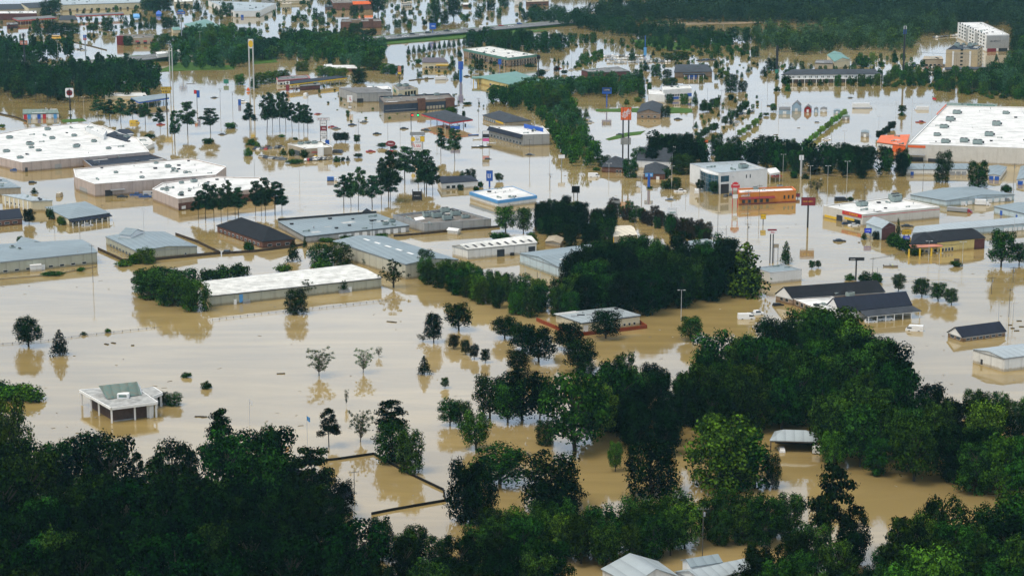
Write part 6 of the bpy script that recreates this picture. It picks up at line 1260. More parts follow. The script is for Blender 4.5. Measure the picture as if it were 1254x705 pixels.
def flag(x, yb, yt, lab, col, fw=2.4):
    g = gp(x, yb); o = thing('flagpole', lab, 'flag', g); h = zat(x, yb, yt); MB().beam((g.x, g.y, -1), (g.x, g.y, h), .07, 6).build('pole', M_lpole, o)
    mb = MB(); n = 7
    for i in range(n): mb.add([(g.x + fw * i / n, g.y + .2 * math.sin(i), h - .3 - .5 * i / n), (g.x + fw * (i + 1) / n, g.y + .2 * math.sin(i + 1), h - .3 - .5 * (i + 1) / n), (g.x + fw * (i + 1) / n, g.y + .2 * math.sin(i + 1), h - 1.7 - .7 * (i + 1) / n), (g.x + fw * i / n, g.y + .2 * math.sin(i), h - 1.7 - .7 * i / n)], [(0, 1, 2, 3)])
    mb.build('flag', col, o)
flag(349, 542, 529, 'small red flag on a short pole above the dark trees', C_red, 1.2); flag(306, 520, 488, 'thin white flagpole right of the columned pavilion', C_white, 1.0); flag(376.5, 548, 508, 'thin tall flagpole with small furled flag left of the lone pine', C_bblue, 1.0)
flag(1141, 136, 119, 'red and blue flag on a pole behind the home store', C_red, 3.0)
# ================================================================== POLES
for a in ((1013, 242, 203), (1036.5, 241, 197.5), (980.7, 212, 192), (958.8, 212, 189), (1222.6, 392, 369), (935.3, 398, 363), (745.6, 220, 200), (785.5, 234, 213), (822.5, 232, 203), (895, 236, 216), (1097, 143, 125), (1116.6, 143, 110), (1075.7, 168, 142.5), (1034, 176, 160), (992, 220, 203) , (932, 142, 122), (953.5, 141, 112),
          (673, 213, 192), (102.3, 131, 119), (1242, 285, 263), (1178.4, 323, 296), (1137, 320, 295), (1150, 330, 310), (834, 392, 355), (245.5, 70, 39), (71, 74, 50), (1240.5, 392, 370), (856, 250, 231), (640, 72, 56), (883, 299, 280), (367, 232, 206), (177, 304, 255), (405, 168, 150), (436, 168, 150)): lpole(*a, 'light')
for a in ((114, 346, 299), (1058.6, 244, 225), (1068.5, 336, 315), (1240.5, 240, 200), (1240.5, 346, 326), (1235.4, 388, 353), (915.5, 305, 273), (915.5, 268, 233), (878.7, 292, 259), (929.5, 262, 226), (673.5, 232, 212), (648.6, 200, 170), (777, 290, 266), (883, 153, 110), (849, 160, 138), (399, 320, 298), (586, 141, 120), (439, 172, 145), (535, 165, 140), (1214, 360, 338), (1130, 232, 198), (330, 100, 84), (456, 290, 272), (124, 60, 43), (270, 136, 108), (285, 134, 112), (560, 142, 118), (577, 78, 52), (860, 690, 620), (434, 604, 575), (306.5, 128, 112)): lpole(*a, 'util')
for a in ((889, 303, 276), (67, 285, 266), (98, 292, 276), (205, 250, 225), (785.6, 262, 215), (900.5, 168, 138), (1057, 200, 183), (1074, 345, 327), (312, 225, 195), (377, 130, 95), (475, 172, 140), (490, 165, 135), (551, 168, 150), (655, 158, 132), (717, 157, 128), (1018, 180, 160), (866, 143, 108), (700, 96, 66), (762, 176, 155), (1210, 100, 70), (1170, 100, 72), (1190, 125, 100), (940, 106, 60), (840, 235, 212)): lpole(*a, 'plain', .1)
# ================================================================== VEHICLES
for i, (t, c, kd) in enumerate(((1, 'white', 'sedan'), (6.5, 'white', 'suv'), (15, 'grey', 'sedan'), (19, 'white', 'pickup'), (24, 'black', 'suv'), (31, 'white', 'sedan'), (35, 'black', 'suv'), (42, 'silver', 'sedan'), (48, 'black', 'pickup'), (54, 'white', 'sedan'), (61, 'silver', 'suv'), (66, 'black', 'sedan'), (73, 'white', 'van'), (80, 'grey', 'sedan'), (86, 'red', 'sedan'), (93, 'white', 'sedan'), (99, 'blue', 'suv'))):
    x = 463 + t * 1.75; y = 48 - (x - 463) * .0975 + (.9 if i % 2 else -.9); g = gp(x, y, HZ)
    hc = car(x, y, c, kd, 4, 0, 'in the highway queue at top centre', HZ, 'cars queued on the highway', f'{c} {CN[kd]}'); hc.scale = (1.3, 1.3, 1.3)
for x, c in ((545, 'dark blue'), (567, 'black'), (569, 'black')): pass
for x, y, c, kd in ((123, 77, 'red', 'suv'), (50, 86, 'red', 'sedan'), (40, 87, 'white', 'sedan'), (90, 81, 'silver', 'suv'), (350, 57, 'grey', 'sedan')): car(x, y, c, kd, 5, 0, None, HZ, 'cars on the left part of the highway', f'{c} {CN[kd]} driving on the highway')
P_ = 'in the flooded lot left of the tan restaurant'
lot((313, 183), (347, 181), 12, 78, P_, seed=4, group='cars in the restaurant lot'); lot((318, 192), (350, 196), 11, 80, 'in the near row left of the tan restaurant', seed=5, group='cars in the restaurant lot'); lot((374, 197), (405, 195), 10, 65, 'along the near side of the tan restaurant', seed=6, sink=0, group='cars in the restaurant lot'); lot((405, 186), (420, 187), 4, 80, 'right of the tan restaurant', seed=8, group='cars in the restaurant lot')
car(391, 192.5, 'yellow', 'sedan', 20, 0)
P_ = 'in the far lot behind the maroon shop'
for j, (a, c, n) in enumerate((((738, 70), (790, 69), 15), ((741, 73.5), (792, 72.5), 15), ((742, 77.5), (822, 76), 18))): lot(a, c, n, 80, ordw(j + 1) + ' row behind the maroon shop', seed=20 + j, cols=('white', 'white', 'white', 'silver', 'silver', 'grey'), jit=.8, sink=0, group='cars in the far lot')
for j, (a, c, n) in enumerate((((890, 153), (905, 150), 4), ((908, 141), (924, 136), 6))): lot(a, c, n, 60, 'in the flooded lot left of the display sheds', seed=30 + j, jit=1.5)
for j, (a, c, n) in enumerate((((1130, 86), (1160, 80), 9), ((1136, 91), (1158, 88), 6), ((1142, 47), (1172, 44), 9), ((1110, 84), (1128, 80), 5))): lot(a, c, n, 70, 'in ' + ordw(j + 1) + ' hotel lot', seed=40 + j, sink=0)
lot((85, 59), (104, 62), 6, 10, 'at the dark rail line near the top left', seed=50, cols=('white', 'grey', 'black', 'silver')); lot((855, 74.5), (876, 74), 5, 10, 'behind the hip-roofed bank', seed=51, cols=('black', 'dark blue', 'white'))
for x, y, c, kd, rz in ((40, 224, 'black', 'suv', 10), (73, 240.5, 'tan', 'van', 90), (93.5, 203, 'black', 'sedan', 20), (150, 241.5, 'black', 'sedan', 5), (454, 186, 'red', 'sedan', 15), (431.5, 153.5, 'dark blue', 'sedan', 10), (462, 164.5, 'black', 'sedan', 0), (374.5, 117.5, 'white', 'van', 80), (830.5, 146.5, 'black', 'sedan', 0), (1028, 295.5, 'black', 'sedan', 5), (1036.5, 274.5, 'dark blue', 'suv', 15), (1046, 276.5, 'white', 'sedan', 15), (1111, 277.5, 'black', 'sedan', 0), (1163, 306, 'dark blue', 'suv', 10), (1030, 246, 'black', 'van', 5), (833, 235, 'white', 'pickup', 0),
                    (727.5, 216.5, 'white', 'van', 0), (953, 374, 'black', 'suv', 20), (279.5, 309, 'black', 'suv', 0), (1066, 394, 'white', 'suv', 5), (1085, 391.5, 'white', 'pickup', 5), (914, 390, 'white', 'van', 5), (926, 385, 'white', 'pickup', 20), (407, 156, 'red', 'sedan', 10), (412, 158, 'grey', 'sedan', 10), (1012, 171, 'white', 'sedan', 0), (895, 239, 'dark blue', 'suv', 80), (889, 240.5, 'black', 'suv', 70), (951, 216, 'red', 'sedan', 10), (110, 318.5, 'grey', 'sedan', 0), (107, 276.5, 'silver', 'sedan', 10), (19, 209, 'blue', 'sedan', 0), (167, 239.5, 'blue', 'pickup', 0), (178, 241.5, 'blue', 'pickup', 5), (183, 239, 'silver', 'van', 10), (590, 180, 'white', 'sedan', 10), (165, 151, 'yellow', 'van', 0), (197, 153, 'red', 'sedan', 0), (670, 86, 'white', 'suv', 10), (684, 84.5, 'red', 'sedan', 40), (700, 95, 'blue', 'sedan', 60), (572, 94, 'black', 'sedan', 20), (582, 91, 'silver', 'sedan', 20), (1218, 62, 'black', 'suv', 0), (495, 158, 'black', 'sedan', 0), (443, 58, 'white', 'van', 0), (853, 236, 'white', 'van', 85), (540, 177, 'white', 'sedan', 0), (700, 86, 'silver', 'sedan', 0)): car(x, y, c, kd, rz, -.5)
rr = random.Random(5)
for x, y in ((445, 150), (388, 140), (520, 160), (560, 130), (930, 170), (1000, 150), (1090, 155), (1130, 150), (240, 150), (270, 165), (455, 120), (600, 195), (650, 190), (1120, 262), (820, 245), (720, 150), (760, 165), (940, 130), (1040, 120), (300, 125), (260, 120)): car(x + rr.uniform(-3, 3), y, rr.choice(('white', 'black', 'grey', 'silver', 'red')), rr.choice(('sedan', 'suv', 'pickup')), rr.uniform(-30, 60), -.85)
car(1119.5, 404.5, 'white', 'van', 165, -.55, 'alone in the water left of the lone brick cottage')
g = gp(69.5, 46.5); o = thing('school_bus', 'yellow school bus stranded by the far upper-left trees', 'bus', (g.x, g.y, -.6), rz=R(-15)); M_sb = cmat('bus_yellow', (.75, .42, .02))
profile_car([(-5.2, .5), (4.2, .5), (5.2, .55), (5.25, 1.5), (4.3, 1.7), (4.1, 3.0), (-5.2, 3.0)], 2.5, .05).build('body', M_sb, o, world=False); MB().box(-5.0, 4.0, -1.1, 1.1, 2.98, 3.12).build('roof', M_trim, o, world=False); MB().box(-4.9, 3.8, -1.28, 1.28, 1.7, 2.5).build('window_band', M_glass, o, world=False); wheels(o, (-3.2, 3.2), 2.4, .5)
box_truck(1056, 132.8, 2, 'long white box truck alone in the water right of the display sheds', length=15, ht=4.2, sink=-.3)
o = box_truck(1128, 134.5, 180, 'pale grey trailer half sunk behind the home store', length=11, ht=3.8, sink=-1.3)
box_truck(541, 98, 12, 'white box truck near the blue tower sign', length=11, ht=3.6)
box_truck(1175, 259.5, -28, 'dark red tractor pulling a grey dump trailer behind the auto parts store', col=(.30, .31, .32, 1), cab=(.25, .02, .03, 1), length=13, ht=2.8, sink=-.5)
box_truck(1174, 251, -15, 'white camper trailer beside the broad grey storage building', length=8, ht=3.6)
box_truck(1203, 251, -12, 'second white camper trailer right of the dark red tractor', length=8, ht=3.6)
box_truck(407, 221.5, 5, 'blue and white delivery truck floating left of the tall pines', col=(.03, .12, .4, 1), length=6, ht=3.0)
box_truck(1229, 246.5, 0, 'grey metal container right of the camper trailers', col=(.2, .22, .24, 1), cab=(.2, .2, .2, 1), length=7, ht=2.6)
boat(590, 180.5, 10, 'long dark flat boat among the boats by the pink sign', (.03, .03, .035), length=13); boat(585, 171, 10, 'white motor boat by the navy-mansard shop', length=6); boat(602, 176, 20, 'white boat nearest the navy-mansard shop door', length=6); boat(802, 262, -8, 'grey boat moored right of the house-shaped sign', (.35, .34, .36), length=6)
boat(1091, 326.5, -8, 'small open boat carrying two people on the water at right', (.25, .22, .2), length=6.5)
boat(580, 166, 10, 'blue-covered boat beside the navy-mansard shop', (.03, .12, .4), length=7)
def person(x, y, z, lab, shirt, rz):
    g = gp(x, y); J = [(0, 0, .0), (0, 0, .28), (0, 0, .5), (0, 0, .62), (0, 0, .78), (.18, 0, .46), (.27, .1, .22), (.2, .32, .12), (-.18, 0, .46), (-.27, .1, .22), (-.2, .32, .12), (.12, .1, .0), (.16, .45, .05), (.16, .48, -.38), (-.12, .1, .0), (-.16, .45, .05), (-.16, .48, -.38)]
    J = [(a, -b_, c) for a, b_, c in J]; E_ = [(0, 1), (1, 2), (2, 3), (3, 4), (2, 5), (5, 6), (6, 7), (2, 8), (8, 9), (9, 10), (0, 11), (11, 12), (12, 13), (0, 14), (14, 15), (15, 16)]
    rad = [.15, .15, .12, .06, .10, .07, .05, .04, .07, .05, .04, .09, .075, .055, .09, .075, .055]
    me = bpy.data.meshes.new('person'); me.from_pydata(J, E_, []); o = bpy.data.objects.new('person', me); sc.collection.objects.link(o); md = o.modifiers.new('skin', 'SKIN')
    for v, r_ in zip(me.skin_vertices[0].data, rad): v.radius = (r_, r_)
    me.skin_vertices[0].data[0].use_root = True; md.use_smooth_shade = True; s_ = o.modifiers.new('s', 'SUBSURF'); s_.levels = s_.render_levels = 1
    me.materials.append(shirt); o.location = (g.x, g.y, z); o.rotation_euler = (0, 0, R(rz)); tag(o, lab, 'person')
    return o
person(1089.6, 326.3, .75, 'person in dark clothes sitting at the left of the small open boat', C_black, 80); person(1092.6, 327, .75, 'person in a yellow-green vest sitting at the right of the small open boat', cmat('vest', (.5, .6, .1)), 80)
# drifting debris
M_deb = mat('wet_timber', (.06, .045, .03), .8, .2, 1, .2)
for i, (x, y, l, rz) in enumerate(((130.5, 421.5, 2, -40), (139, 420, 2, -35), (162.5, 423, 1.2, 0), (344, 457.5, 3, 8), (478, 394, 3, -20), (482, 394.5, 2.5, -20), (1145, 626.5, 7, 5), (1237, 398, 1.5, 0), (1240, 402, 1.5, 0), (1245, 405, 2, 10), (1251, 400, 2, 0), (1248, 393, 2, 0), (244, 510, 3, 0), (250, 510.5, 2, 20), (1052, 297, 1, 0), (1150, 180, 2, 0), (505, 99, 3, 0), (950, 165, 3, 0), (978, 157, 2, 10), (234, 103, 8, -10))):
    g = gp(x, y); d = Vector((math.cos(R(rz)), math.sin(R(rz)), 0)) * l / 2; o = MB().slab(Vector((0, 0, -.1)) - d, Vector((0, 0, -.1)) + d, .5 if l > 3 else .8, .35).build('driftwood', M_deb, None); o.location = g; tag(o, 'd', 'debris', 'drifting timber'); pend(o, 'drifting dark timber piece', x, y)

# power lines hanging between pairs of utility poles
def wire(lab, pts, sag=1.2):
    W_ = [gp(x, yb, 0) + Vector((0, 0, zat(x, yb, yt) - .6)) for x, yb, yt in pts]; c = sum(W_, Vector()) / len(W_); c.z = 0; o = thing('power_line', lab, 'power line', c, 'power lines over the flood')
    for off_ in (-1.2, 0, 1.2):
        mb = MB()
        for a, b_ in zip(W_, W_[1:]):
            pr = None
            for i in range(11):
                t = i / 10; p = a.lerp(b_, t) + Vector((off_, 0, -sag * 4 * t * (1 - t)))
                if pr is not None: mb.beam(pr, p, .045, 3)
                pr = p
        mb.build('wire', M_dtrim, o)
wire('power line crossing the water at far right between two poles', [(1235.4, 388, 353), (1240.5, 346, 326), (1214, 360, 338)][0:2]); wire('power line from the orange restaurant towards the far belt', [(915.5, 305, 273), (915.5, 268, 233), (929.5, 262, 226)]); wire('power line along the road beside the green-ended sign', [(1068.5, 336, 315), (1137, 320, 295), (1178.4, 323, 296)])
wire('long power line spanning the far upper right', [(951, 96, 62), (1106, 96, 62), (1254, 96, 64)], 2.0)
# floating litter nobody could count
mb = MB(); rr = random.Random(77)
for _ in range(420):
    x, y = rr.uniform(0, 1254), 60 + 590 * rr.random() ** 1.3; g = gp(x, y); a = rr.uniform(0, 3.1); l = rr.uniform(.25, 1.1); w2 = rr.uniform(.1, .4); c_, s_ = math.cos(a), math.sin(a)
    mb.prism([(g.x + c_ * u - s_ * v, g.y + s_ * u + c_ * v) for u, v in ((-l, -w2), (l, -w2 * .7), (l * .9, w2), (-l * .8, w2 * .8))], -.05, rr.uniform(.03, .14))
tag(mb.build('floating_litter', mat('litter', (.12, .09, .06), .9, .3, .05, .1, col2=(.4, .38, .32))), 'scattered bits of wood and litter floating on the brown water', 'litter', kind='stuff')
# ================================================================== TREES: single ones
S = [ # x, ybase, w, h, kind, tone
 (35, 424, 37, 35, 'oak', 'black'), (73.5, 434.5, 21, 30, 'cone', 'black'), (228, 462, 13, 6, 'bush', 'dark'), (253, 475.5, 15, 9, 'bush', 'dark'), (132, 407, 8, 5, 'bush', 'mid'), (102, 410, 9, 4, 'bush', 'dark'),
 (10, 489, 34, 18, 'bush', 'mid'), (38, 489, 42, 17, 'bush', 'mid'), (24, 484, 30, 14, 'bush', 'mid'), (2, 480, 26, 14, 'bush', 'dark'), (200, 495, 18, 15, 'round', 'dark'), (214, 496, 20, 15, 'round', 'dark'),
 (186, 364, 46, 36, 'round', 'dark'), (212, 372, 46, 38, 'round', 'dark'), (240, 379.5, 38, 36, 'round', 'mid'), (175, 356, 28, 24, 'round', 'dark'), (200, 358, 40, 30, 'round', 'dark'), (225, 366, 40, 36, 'round', 'dark'),
 (255, 343, 26, 14, 'bush', 'dark'), (274, 341, 32, 16, 'bush', 'dark'), (292, 339, 30, 16, 'bush', 'dark'),
 (363, 384, 29, 31, 'round', 'black'), (376, 362, 22, 20, 'spike', 'dark'), (421, 358, 14, 15, 'spike', 'dark'), (482, 352, 37, 34, 'spike', 'dark'), (391, 460, 38, 33, 'sparse', 'grey'), (445, 456, 27, 29, 'sparse', 'grey'), (464, 437, 9, 12, 'sparse', 'dark'), (424, 497, 6, 20, 'sparse', 'dark'),
 (531, 419, 24, 35, 'oak', 'black'), (518, 418, 16, 9, 'sparse', 'black'), (561.5, 404, 35, 34, 'oak', 'black'), (556, 427, 15, 17, 'oak', 'black'), (570.5, 434, 13, 18, 'oak', 'black'), (581, 439.5, 13, 18, 'oak', 'black'), (594.5, 444, 12, 17, 'oak', 'black'), (519.6, 458, 15, 22, 'cone', 'black'), (545, 475, 11, 13, 'oak', 'dark'),
 (403, 547, 29, 47, 'pine', 'black'), (441, 541, 33, 38, 'sparse', 'grey'), (478, 545, 40, 55, 'pine', 'black'), (480, 565, 46, 46, 'round', 'dark'), (503, 578, 36, 50, 'round', 'dark'),
 (742, 414, 38, 33, 'oak', 'black'), (846, 416.5, 33, 29, 'oak', 'dark'), (618, 414, 32, 26, 'oak', 'black'), (640, 430, 36, 34, 'oak', 'black'), (660, 443, 44, 42, 'oak', 'black'), (697, 428, 38, 32, 'oak', 'black'), (710, 454, 45, 38, 'oak', 'black'), (716, 460, 28, 18, 'round', 'black'), (634, 457, 29, 30, 'oak', 'black'),
 (1017, 438, 88, 60, 'oak', 'mid'), (1100, 357, 17, 22, 'oak', 'dark'), (1129, 363, 23, 22, 'oak', 'dark'), (1149, 368, 22, 22, 'oak', 'dark'), (1165, 373, 18, 20, 'oak', 'dark'),
 (1113, 490, 30, 46, 'pine', 'dark'), (962, 323, 13, 27, 'cone', 'dark'), (994, 329, 9, 10, 'oak', 'dark'), (1002, 328, 8, 9, 'oak', 'dark'), (1041, 343, 14, 8, 'bush', 'mid'), (1060, 345, 18, 13, 'bush', 'dark'), (1074, 345, 16, 11, 'bush', 'dark'),
 (1171, 326, 15, 7, 'bush', 'mid'), (1226, 326, 36, 44, 'oak', 'dark'), (1248, 324, 24, 26, 'oak', 'dark'), (1096, 301, 22, 13, 'bush', 'dark'), (1108, 306, 26, 14, 'bush', 'dark'), (1118, 312, 20, 12, 'bush', 'dark'), (1094, 297, 16, 12, 'bush', 'mid'), (1058, 293, 8, 8, 'cone', 'dark'), (1073, 293, 10, 10, 'round', 'black'), (1100, 290, 6, 22, 'cone', 'dark'),
 (1154, 223, 22, 38, 'round', 'dark'), (1198, 229, 28, 32, 'round', 'dark'), (1232, 235, 14, 9, 'bush', 'dark'), (1041, 246, 9, 5, 'bush', 'dark'), (1001, 236, 14, 16, 'sparse', 'dark'), (993, 233, 10, 12, 'sparse', 'dark'), (972, 218, 12, 8, 'bush', 'dark'), (986, 219, 10, 6, 'bush', 'dark'),
 (813, 231, 9, 10, 'round', 'dark'), (829, 231, 12, 14, 'round', 'dark'), (819, 231, 14, 12, 'bush', 'dark'), (857, 234, 11, 14, 'oak', 'black'), (874, 237, 14, 15, 'oak', 'dark'), (796, 231, 9, 2.5, 'bush', 'mid'),
 (836, 213, 30, 24, 'round', 'dark'), (772, 217, 20, 22, 'round', 'dark'), (782, 203, 20, 22, 'round', 'dark'), (739, 204, 18, 14, 'round', 'dark'), (750, 210, 9, 6, 'bush', 'black'), (730, 209, 10, 4, 'bush', 'mid'), (816, 218, 14, 12, 'bush', 'dark'),
 (35.5, 274, 16, 18, 'oak', 'black'), (25, 296, 10, 7, 'bush', 'dark'), (42, 237, 8, 7, 'cone', 'dark'), (62, 268, 12, 13, 'bush', 'dark'), (76, 275, 13, 10, 'bush', 'mid'), (99, 332, 10, 5, 'bush', 'mid'), (178, 322, 28, 18, 'round', 'mid'), (165, 322, 20, 10, 'bush', 'mid'), (150, 325, 24, 7, 'bush', 'mid'), (305.5, 308, 14, 12, 'bush', 'dark'), (66, 336, 30, 4, 'bush', 'dark'),
 (359, 320, 15, 25, 'cone', 'dark'), (373, 303, 5, 14, 'cone', 'dark'), (347, 333, 23, 10, 'bush', 'mid'), (392, 325, 30, 26, 'round', 'dark'), (416, 324, 34, 26, 'round', 'dark'), (395, 330, 28, 14, 'bush', 'mid'), (448, 325, 12, 9, 'spike', 'dark'), (401, 296, 20, 5, 'bush', 'mid'), (425, 293, 20, 5, 'bush', 'dark'), (468, 290, 18, 4, 'bush', 'dark'),
 (613, 293, 26, 9, 'bush', 'dark'), (619, 284, 27, 32, 'oak', 'mid'), (641, 286, 22, 32, 'oak', 'dark'), (626, 306, 9, 5, 'bush', 'mid'), (652, 298, 18, 13, 'bush', 'mid'), (611, 222, 12, 10, 'oak', 'dark'),
 (566, 218, 8, 9, 'cone', 'dark'), (576, 221, 16, 14, 'round', 'black'), (564, 233, 8, 7, 'round', 'dark'), (588, 229, 8, 7, 'bush', 'dark'), (583, 234, 8, 6, 'bush', 'dark'),
 (417.5, 173.5, 9, 11, 'oak', 'black'), (412, 174, 10, 12, 'oak', 'black'), (423, 174, 10, 12, 'oak', 'black'), (437, 175, 9, 10, 'oak', 'dark'), (439, 193, 12, 5, 'oak', 'mid'), (468, 181, 14, 6, 'oak', 'dark'), (482, 183, 10, 5, 'oak', 'dark'), (345, 168, 9, 3.5, 'bush', 'mid'), (362, 171.5, 6, 3.5, 'bush', 'mid'), (425.5, 139, 5, 4, 'bush', 'lite'), (373, 193, 12, 10, 'bush', 'dark'), (357, 191, 9, 9, 'bush', 'dark'), (347, 190, 8, 8, 'cone', 'dark'), (412, 198, 12, 7, 'bush', 'mid'), (420, 197, 6, 5, 'bush', 'black'), (426, 197, 5, 6, 'cone', 'black'), (361, 200, 22, 5, 'bush', 'dark'),
 (282, 157, 17, 7, 'bush', 'mid'), (254.5, 176, 15, 7, 'bush', 'dark'), (308, 178, 15, 8, 'bush', 'dark'), (304, 191, 12, 10, 'bush', 'mid'), (316, 182, 9, 8, 'bush', 'mid'), (183, 169, 14, 5, 'bush', 'dark'), (3, 156, 8, 4, 'bush', 'mid'),
 (540, 191, 15, 34, 'pine', 'pine'), (557, 197, 18, 40, 'pine', 'pine'),
 (862, 139, 8, 17, 'oak', 'dark'), (868, 138, 9, 12, 'oak', 'dark'), (877, 134, 9, 12, 'oak', 'mid'), (895, 113, 18, 22, 'round', 'dark'), (909, 112, 13, 13, 'round', 'dark'), (895, 123, 8, 8, 'bush', 'dark'), (859, 144, 4, 4, 'bush', 'mid'),
 (781, 101, 12, 12, 'cone', 'dark'), (792, 87, 8, 10, 'cone', 'dark'), (803, 93, 14, 14, 'round', 'dark'), (817, 95, 12, 10, 'round', 'dark'), (820, 107, 20, 12, 'round', 'dark'), (795, 110, 7, 6, 'round', 'mid'), (820, 127, 10, 12, 'round', 'mid'), (838, 128, 12, 13, 'round', 'mid'), (851, 129, 9, 17, 'cone', 'dark'), (795, 105, 6, 4, 'bush', 'mid'), (815, 143, 14, 13, 'round', 'dark'), (782, 107, 16, 22, 'round', 'dark'), (786, 120, 10, 13, 'round', 'dark'), (767, 128, 8, 7, 'bush', 'mid'), (781, 125, 10, 6, 'bush', 'lite'), (718, 145, 8, 12, 'cone', 'mid'),
 (774, 74, 9, 15, 'cone', 'dark'), (819, 74, 14, 9, 'round', 'dark'), (835, 73, 18, 10, 'round', 'dark'), (878, 82, 6, 8, 'bush', 'dark'), (890, 93, 8, 7, 'bush', 'mid'), (883, 90, 8, 6, 'bush', 'mid'),
 (945, 86, 17, 15, 'round', 'dark'), (975, 84, 7, 12, 'sparse', 'mid'), (963, 105, 13, 13, 'bush', 'dark'), (979, 106, 7, 8, 'cone', 'dark'), (992, 105, 7, 8, 'cone', 'dark'), (1005, 105, 7, 8, 'cone', 'dark'), (1026, 106, 10, 14, 'round', 'mid'), (952, 112, 9, 6, 'bush', 'dark'), (965, 112, 8, 9, 'bush', 'mid'), (1058, 82, 18, 12, 'bush', 'mid'), (1068, 80, 8, 16, 'round', 'lite'), (1052, 80, 12, 12, 'bush', 'mid'),
 (947, 137, 9, 10, 'oak', 'mid'), (938, 142, 8, 4, 'oak', 'mid'), (1105, 138, 11, 9, 'oak', 'dark'), (1105, 142, 8, 5, 'bush', 'dark'), (1220, 75, 5, 9, 'cone', 'dark'),
 (463, 19, 21, 30, 'oak', 'dark'), (487, 34, 11, 10, 'round', 'dark'), (448, 45, 12, 8, 'round', 'dark'), (426, 46, 8, 7, 'round', 'dark'), (434, 44, 16, 15, 'round', 'dark'), (457, 43, 10, 8, 'round', 'dark'), (360, 27, 8, 8, 'round', 'mid'), (372, 26, 11, 8, 'round', 'mid'), (388, 24, 11, 8, 'round', 'mid'), (394, 31, 10, 10, 'round', 'mid'), (404, 22, 8, 7, 'round', 'mid'), (434, 20, 12, 13, 'round', 'dark'),
 (534, 26, 14, 27, 'oak', 'dark'), (556, 24, 18, 27, 'oak', 'dark'), (544, 30, 12, 16, 'round', 'dark'), (531, 34, 12, 14, 'round', 'dark'), (586, 23, 11, 17, 'cone', 'dark'), (573, 22, 6, 5, 'bush', 'mid'), (601, 13, 12, 13, 'round', 'dark'), (617, 8, 14, 12, 'round', 'dark'), (520, 31, 7, 7, 'bush', 'dark'),
 (241, 14, 11, 13, 'cone', 'dark'), (265, 20, 8, 12, 'cone', 'dark'), (278, 20, 17, 17, 'round', 'dark'), (219, 12, 7, 12, 'cone', 'dark'), (227, 11, 6, 9, 'cone', 'dark'), (181, 13, 20, 16, 'round', 'dark'), (200, 13, 26, 18, 'round', 'dark'), (188, 12, 20, 15, 'round', 'dark'),
 (154, 34, 8, 14, 'cone', 'dark'), (162, 33, 7, 13, 'cone', 'dark'), (172, 37, 7, 15, 'cone', 'dark'), (180, 36, 8, 13, 'cone', 'dark'), (188, 36, 9, 15, 'round', 'dark'), (204, 35, 14, 14, 'round', 'dark'), (214, 34, 11, 14, 'cone', 'dark'), (132, 38, 17, 16, 'round', 'dark'), (114, 39, 16, 10, 'oak', 'dark'),
 (46, 43, 13, 20, 'cone', 'dark'), (60, 42, 15, 16, 'round', 'dark'), (75, 42, 24, 14, 'round', 'dark'), (90, 41, 18, 12, 'round', 'dark'), (86, 48, 10, 10, 'round', 'dark'), (157, 56, 13, 12, 'round', 'dark'),
 (195, 60, 18, 17, 'round', 'mid'), (203, 54, 14, 13, 'round', 'dark'), (190, 66, 14, 13, 'round', 'mid'), (60, 20, 22, 20, 'round', 'dark'), (68, 14, 18, 14, 'round', 'dark'),
 (294, 104, 14, 13, 'round', 'mid'), (311, 108, 12, 14, 'cone', 'dark'), (320, 103, 18, 14, 'round', 'mid'), (334, 101, 20, 14, 'round', 'mid'), (347, 98, 16, 12, 'round', 'mid'), (370, 87, 18, 12, 'round', 'mid'), (440, 102, 20, 18, 'round', 'dark'), (458, 86, 22, 16, 'round', 'mid'), (475, 90, 22, 12, 'round', 'mid'), (484, 91, 16, 11, 'round', 'dark'), (398, 93, 24, 12, 'round', 'mid'), (415, 95, 26, 12, 'round', 'mid'),
 (558, 98, 8, 10, 'cone', 'dark'), (587, 86, 14, 14, 'round', 'dark'), (512, 78, 10, 6, 'bush', 'mid'), (555, 81, 6, 7, 'oak', 'mid'), (552, 139, 18, 8, 'bush', 'mid'), (568, 142, 6, 6, 'bush', 'dark'), (572, 128, 12, 3, 'bush', 'dark'), (663, 93, 14, 8, 'bush', 'dark'), (681.5, 87.5, 8, 7, 'round', 'black'), (691, 91, 9, 5, 'oak', 'dark'), (679, 76, 4, 5, 'cone', 'dark'), (684, 78, 3, 6, 'cone', 'dark'), (690, 80, 4, 6, 'cone', 'dark'), (695, 80, 3, 5, 'cone', 'dark'), (631, 79, 60, 3, 'bush', 'dark') if False else (650, 82, 16, 4, 'bush', 'dark'),
 (737, 577, 26, 45, 'sparse', 'mid') if False else (753.5, 577, 19, 36, 'oak', 'mid'),
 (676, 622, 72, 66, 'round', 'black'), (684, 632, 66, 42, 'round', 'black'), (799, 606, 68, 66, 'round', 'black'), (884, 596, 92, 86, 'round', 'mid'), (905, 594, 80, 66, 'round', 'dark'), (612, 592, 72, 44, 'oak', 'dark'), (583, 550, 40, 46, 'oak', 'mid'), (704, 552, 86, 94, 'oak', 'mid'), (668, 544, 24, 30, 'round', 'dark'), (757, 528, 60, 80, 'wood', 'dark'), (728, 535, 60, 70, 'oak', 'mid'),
 (1017, 680, 62, 112, 'pine', 'black'), (945, 597, 22, 40, 'round', 'black'), (920.5, 669, 12, 7, 'bush', 'mid'),
 (570, 638, 52, 76, 'wood', 'black'), (587, 640, 50, 66, 'round', 'black'),
 (551, 521, 30, 32, 'oak', 'dark'), (565, 521, 26, 30, 'oak', 'dark'), (600, 512, 44, 52, 'oak', 'black'), (640, 514, 60, 60, 'oak', 'black'), (622, 517, 40, 50, 'oak', 'dark'), (661, 512, 30, 48, 'oak', 'black'),
 (911, 362, 44, 64, 'cone', 'mid'),
]
for s in S: T(*s)
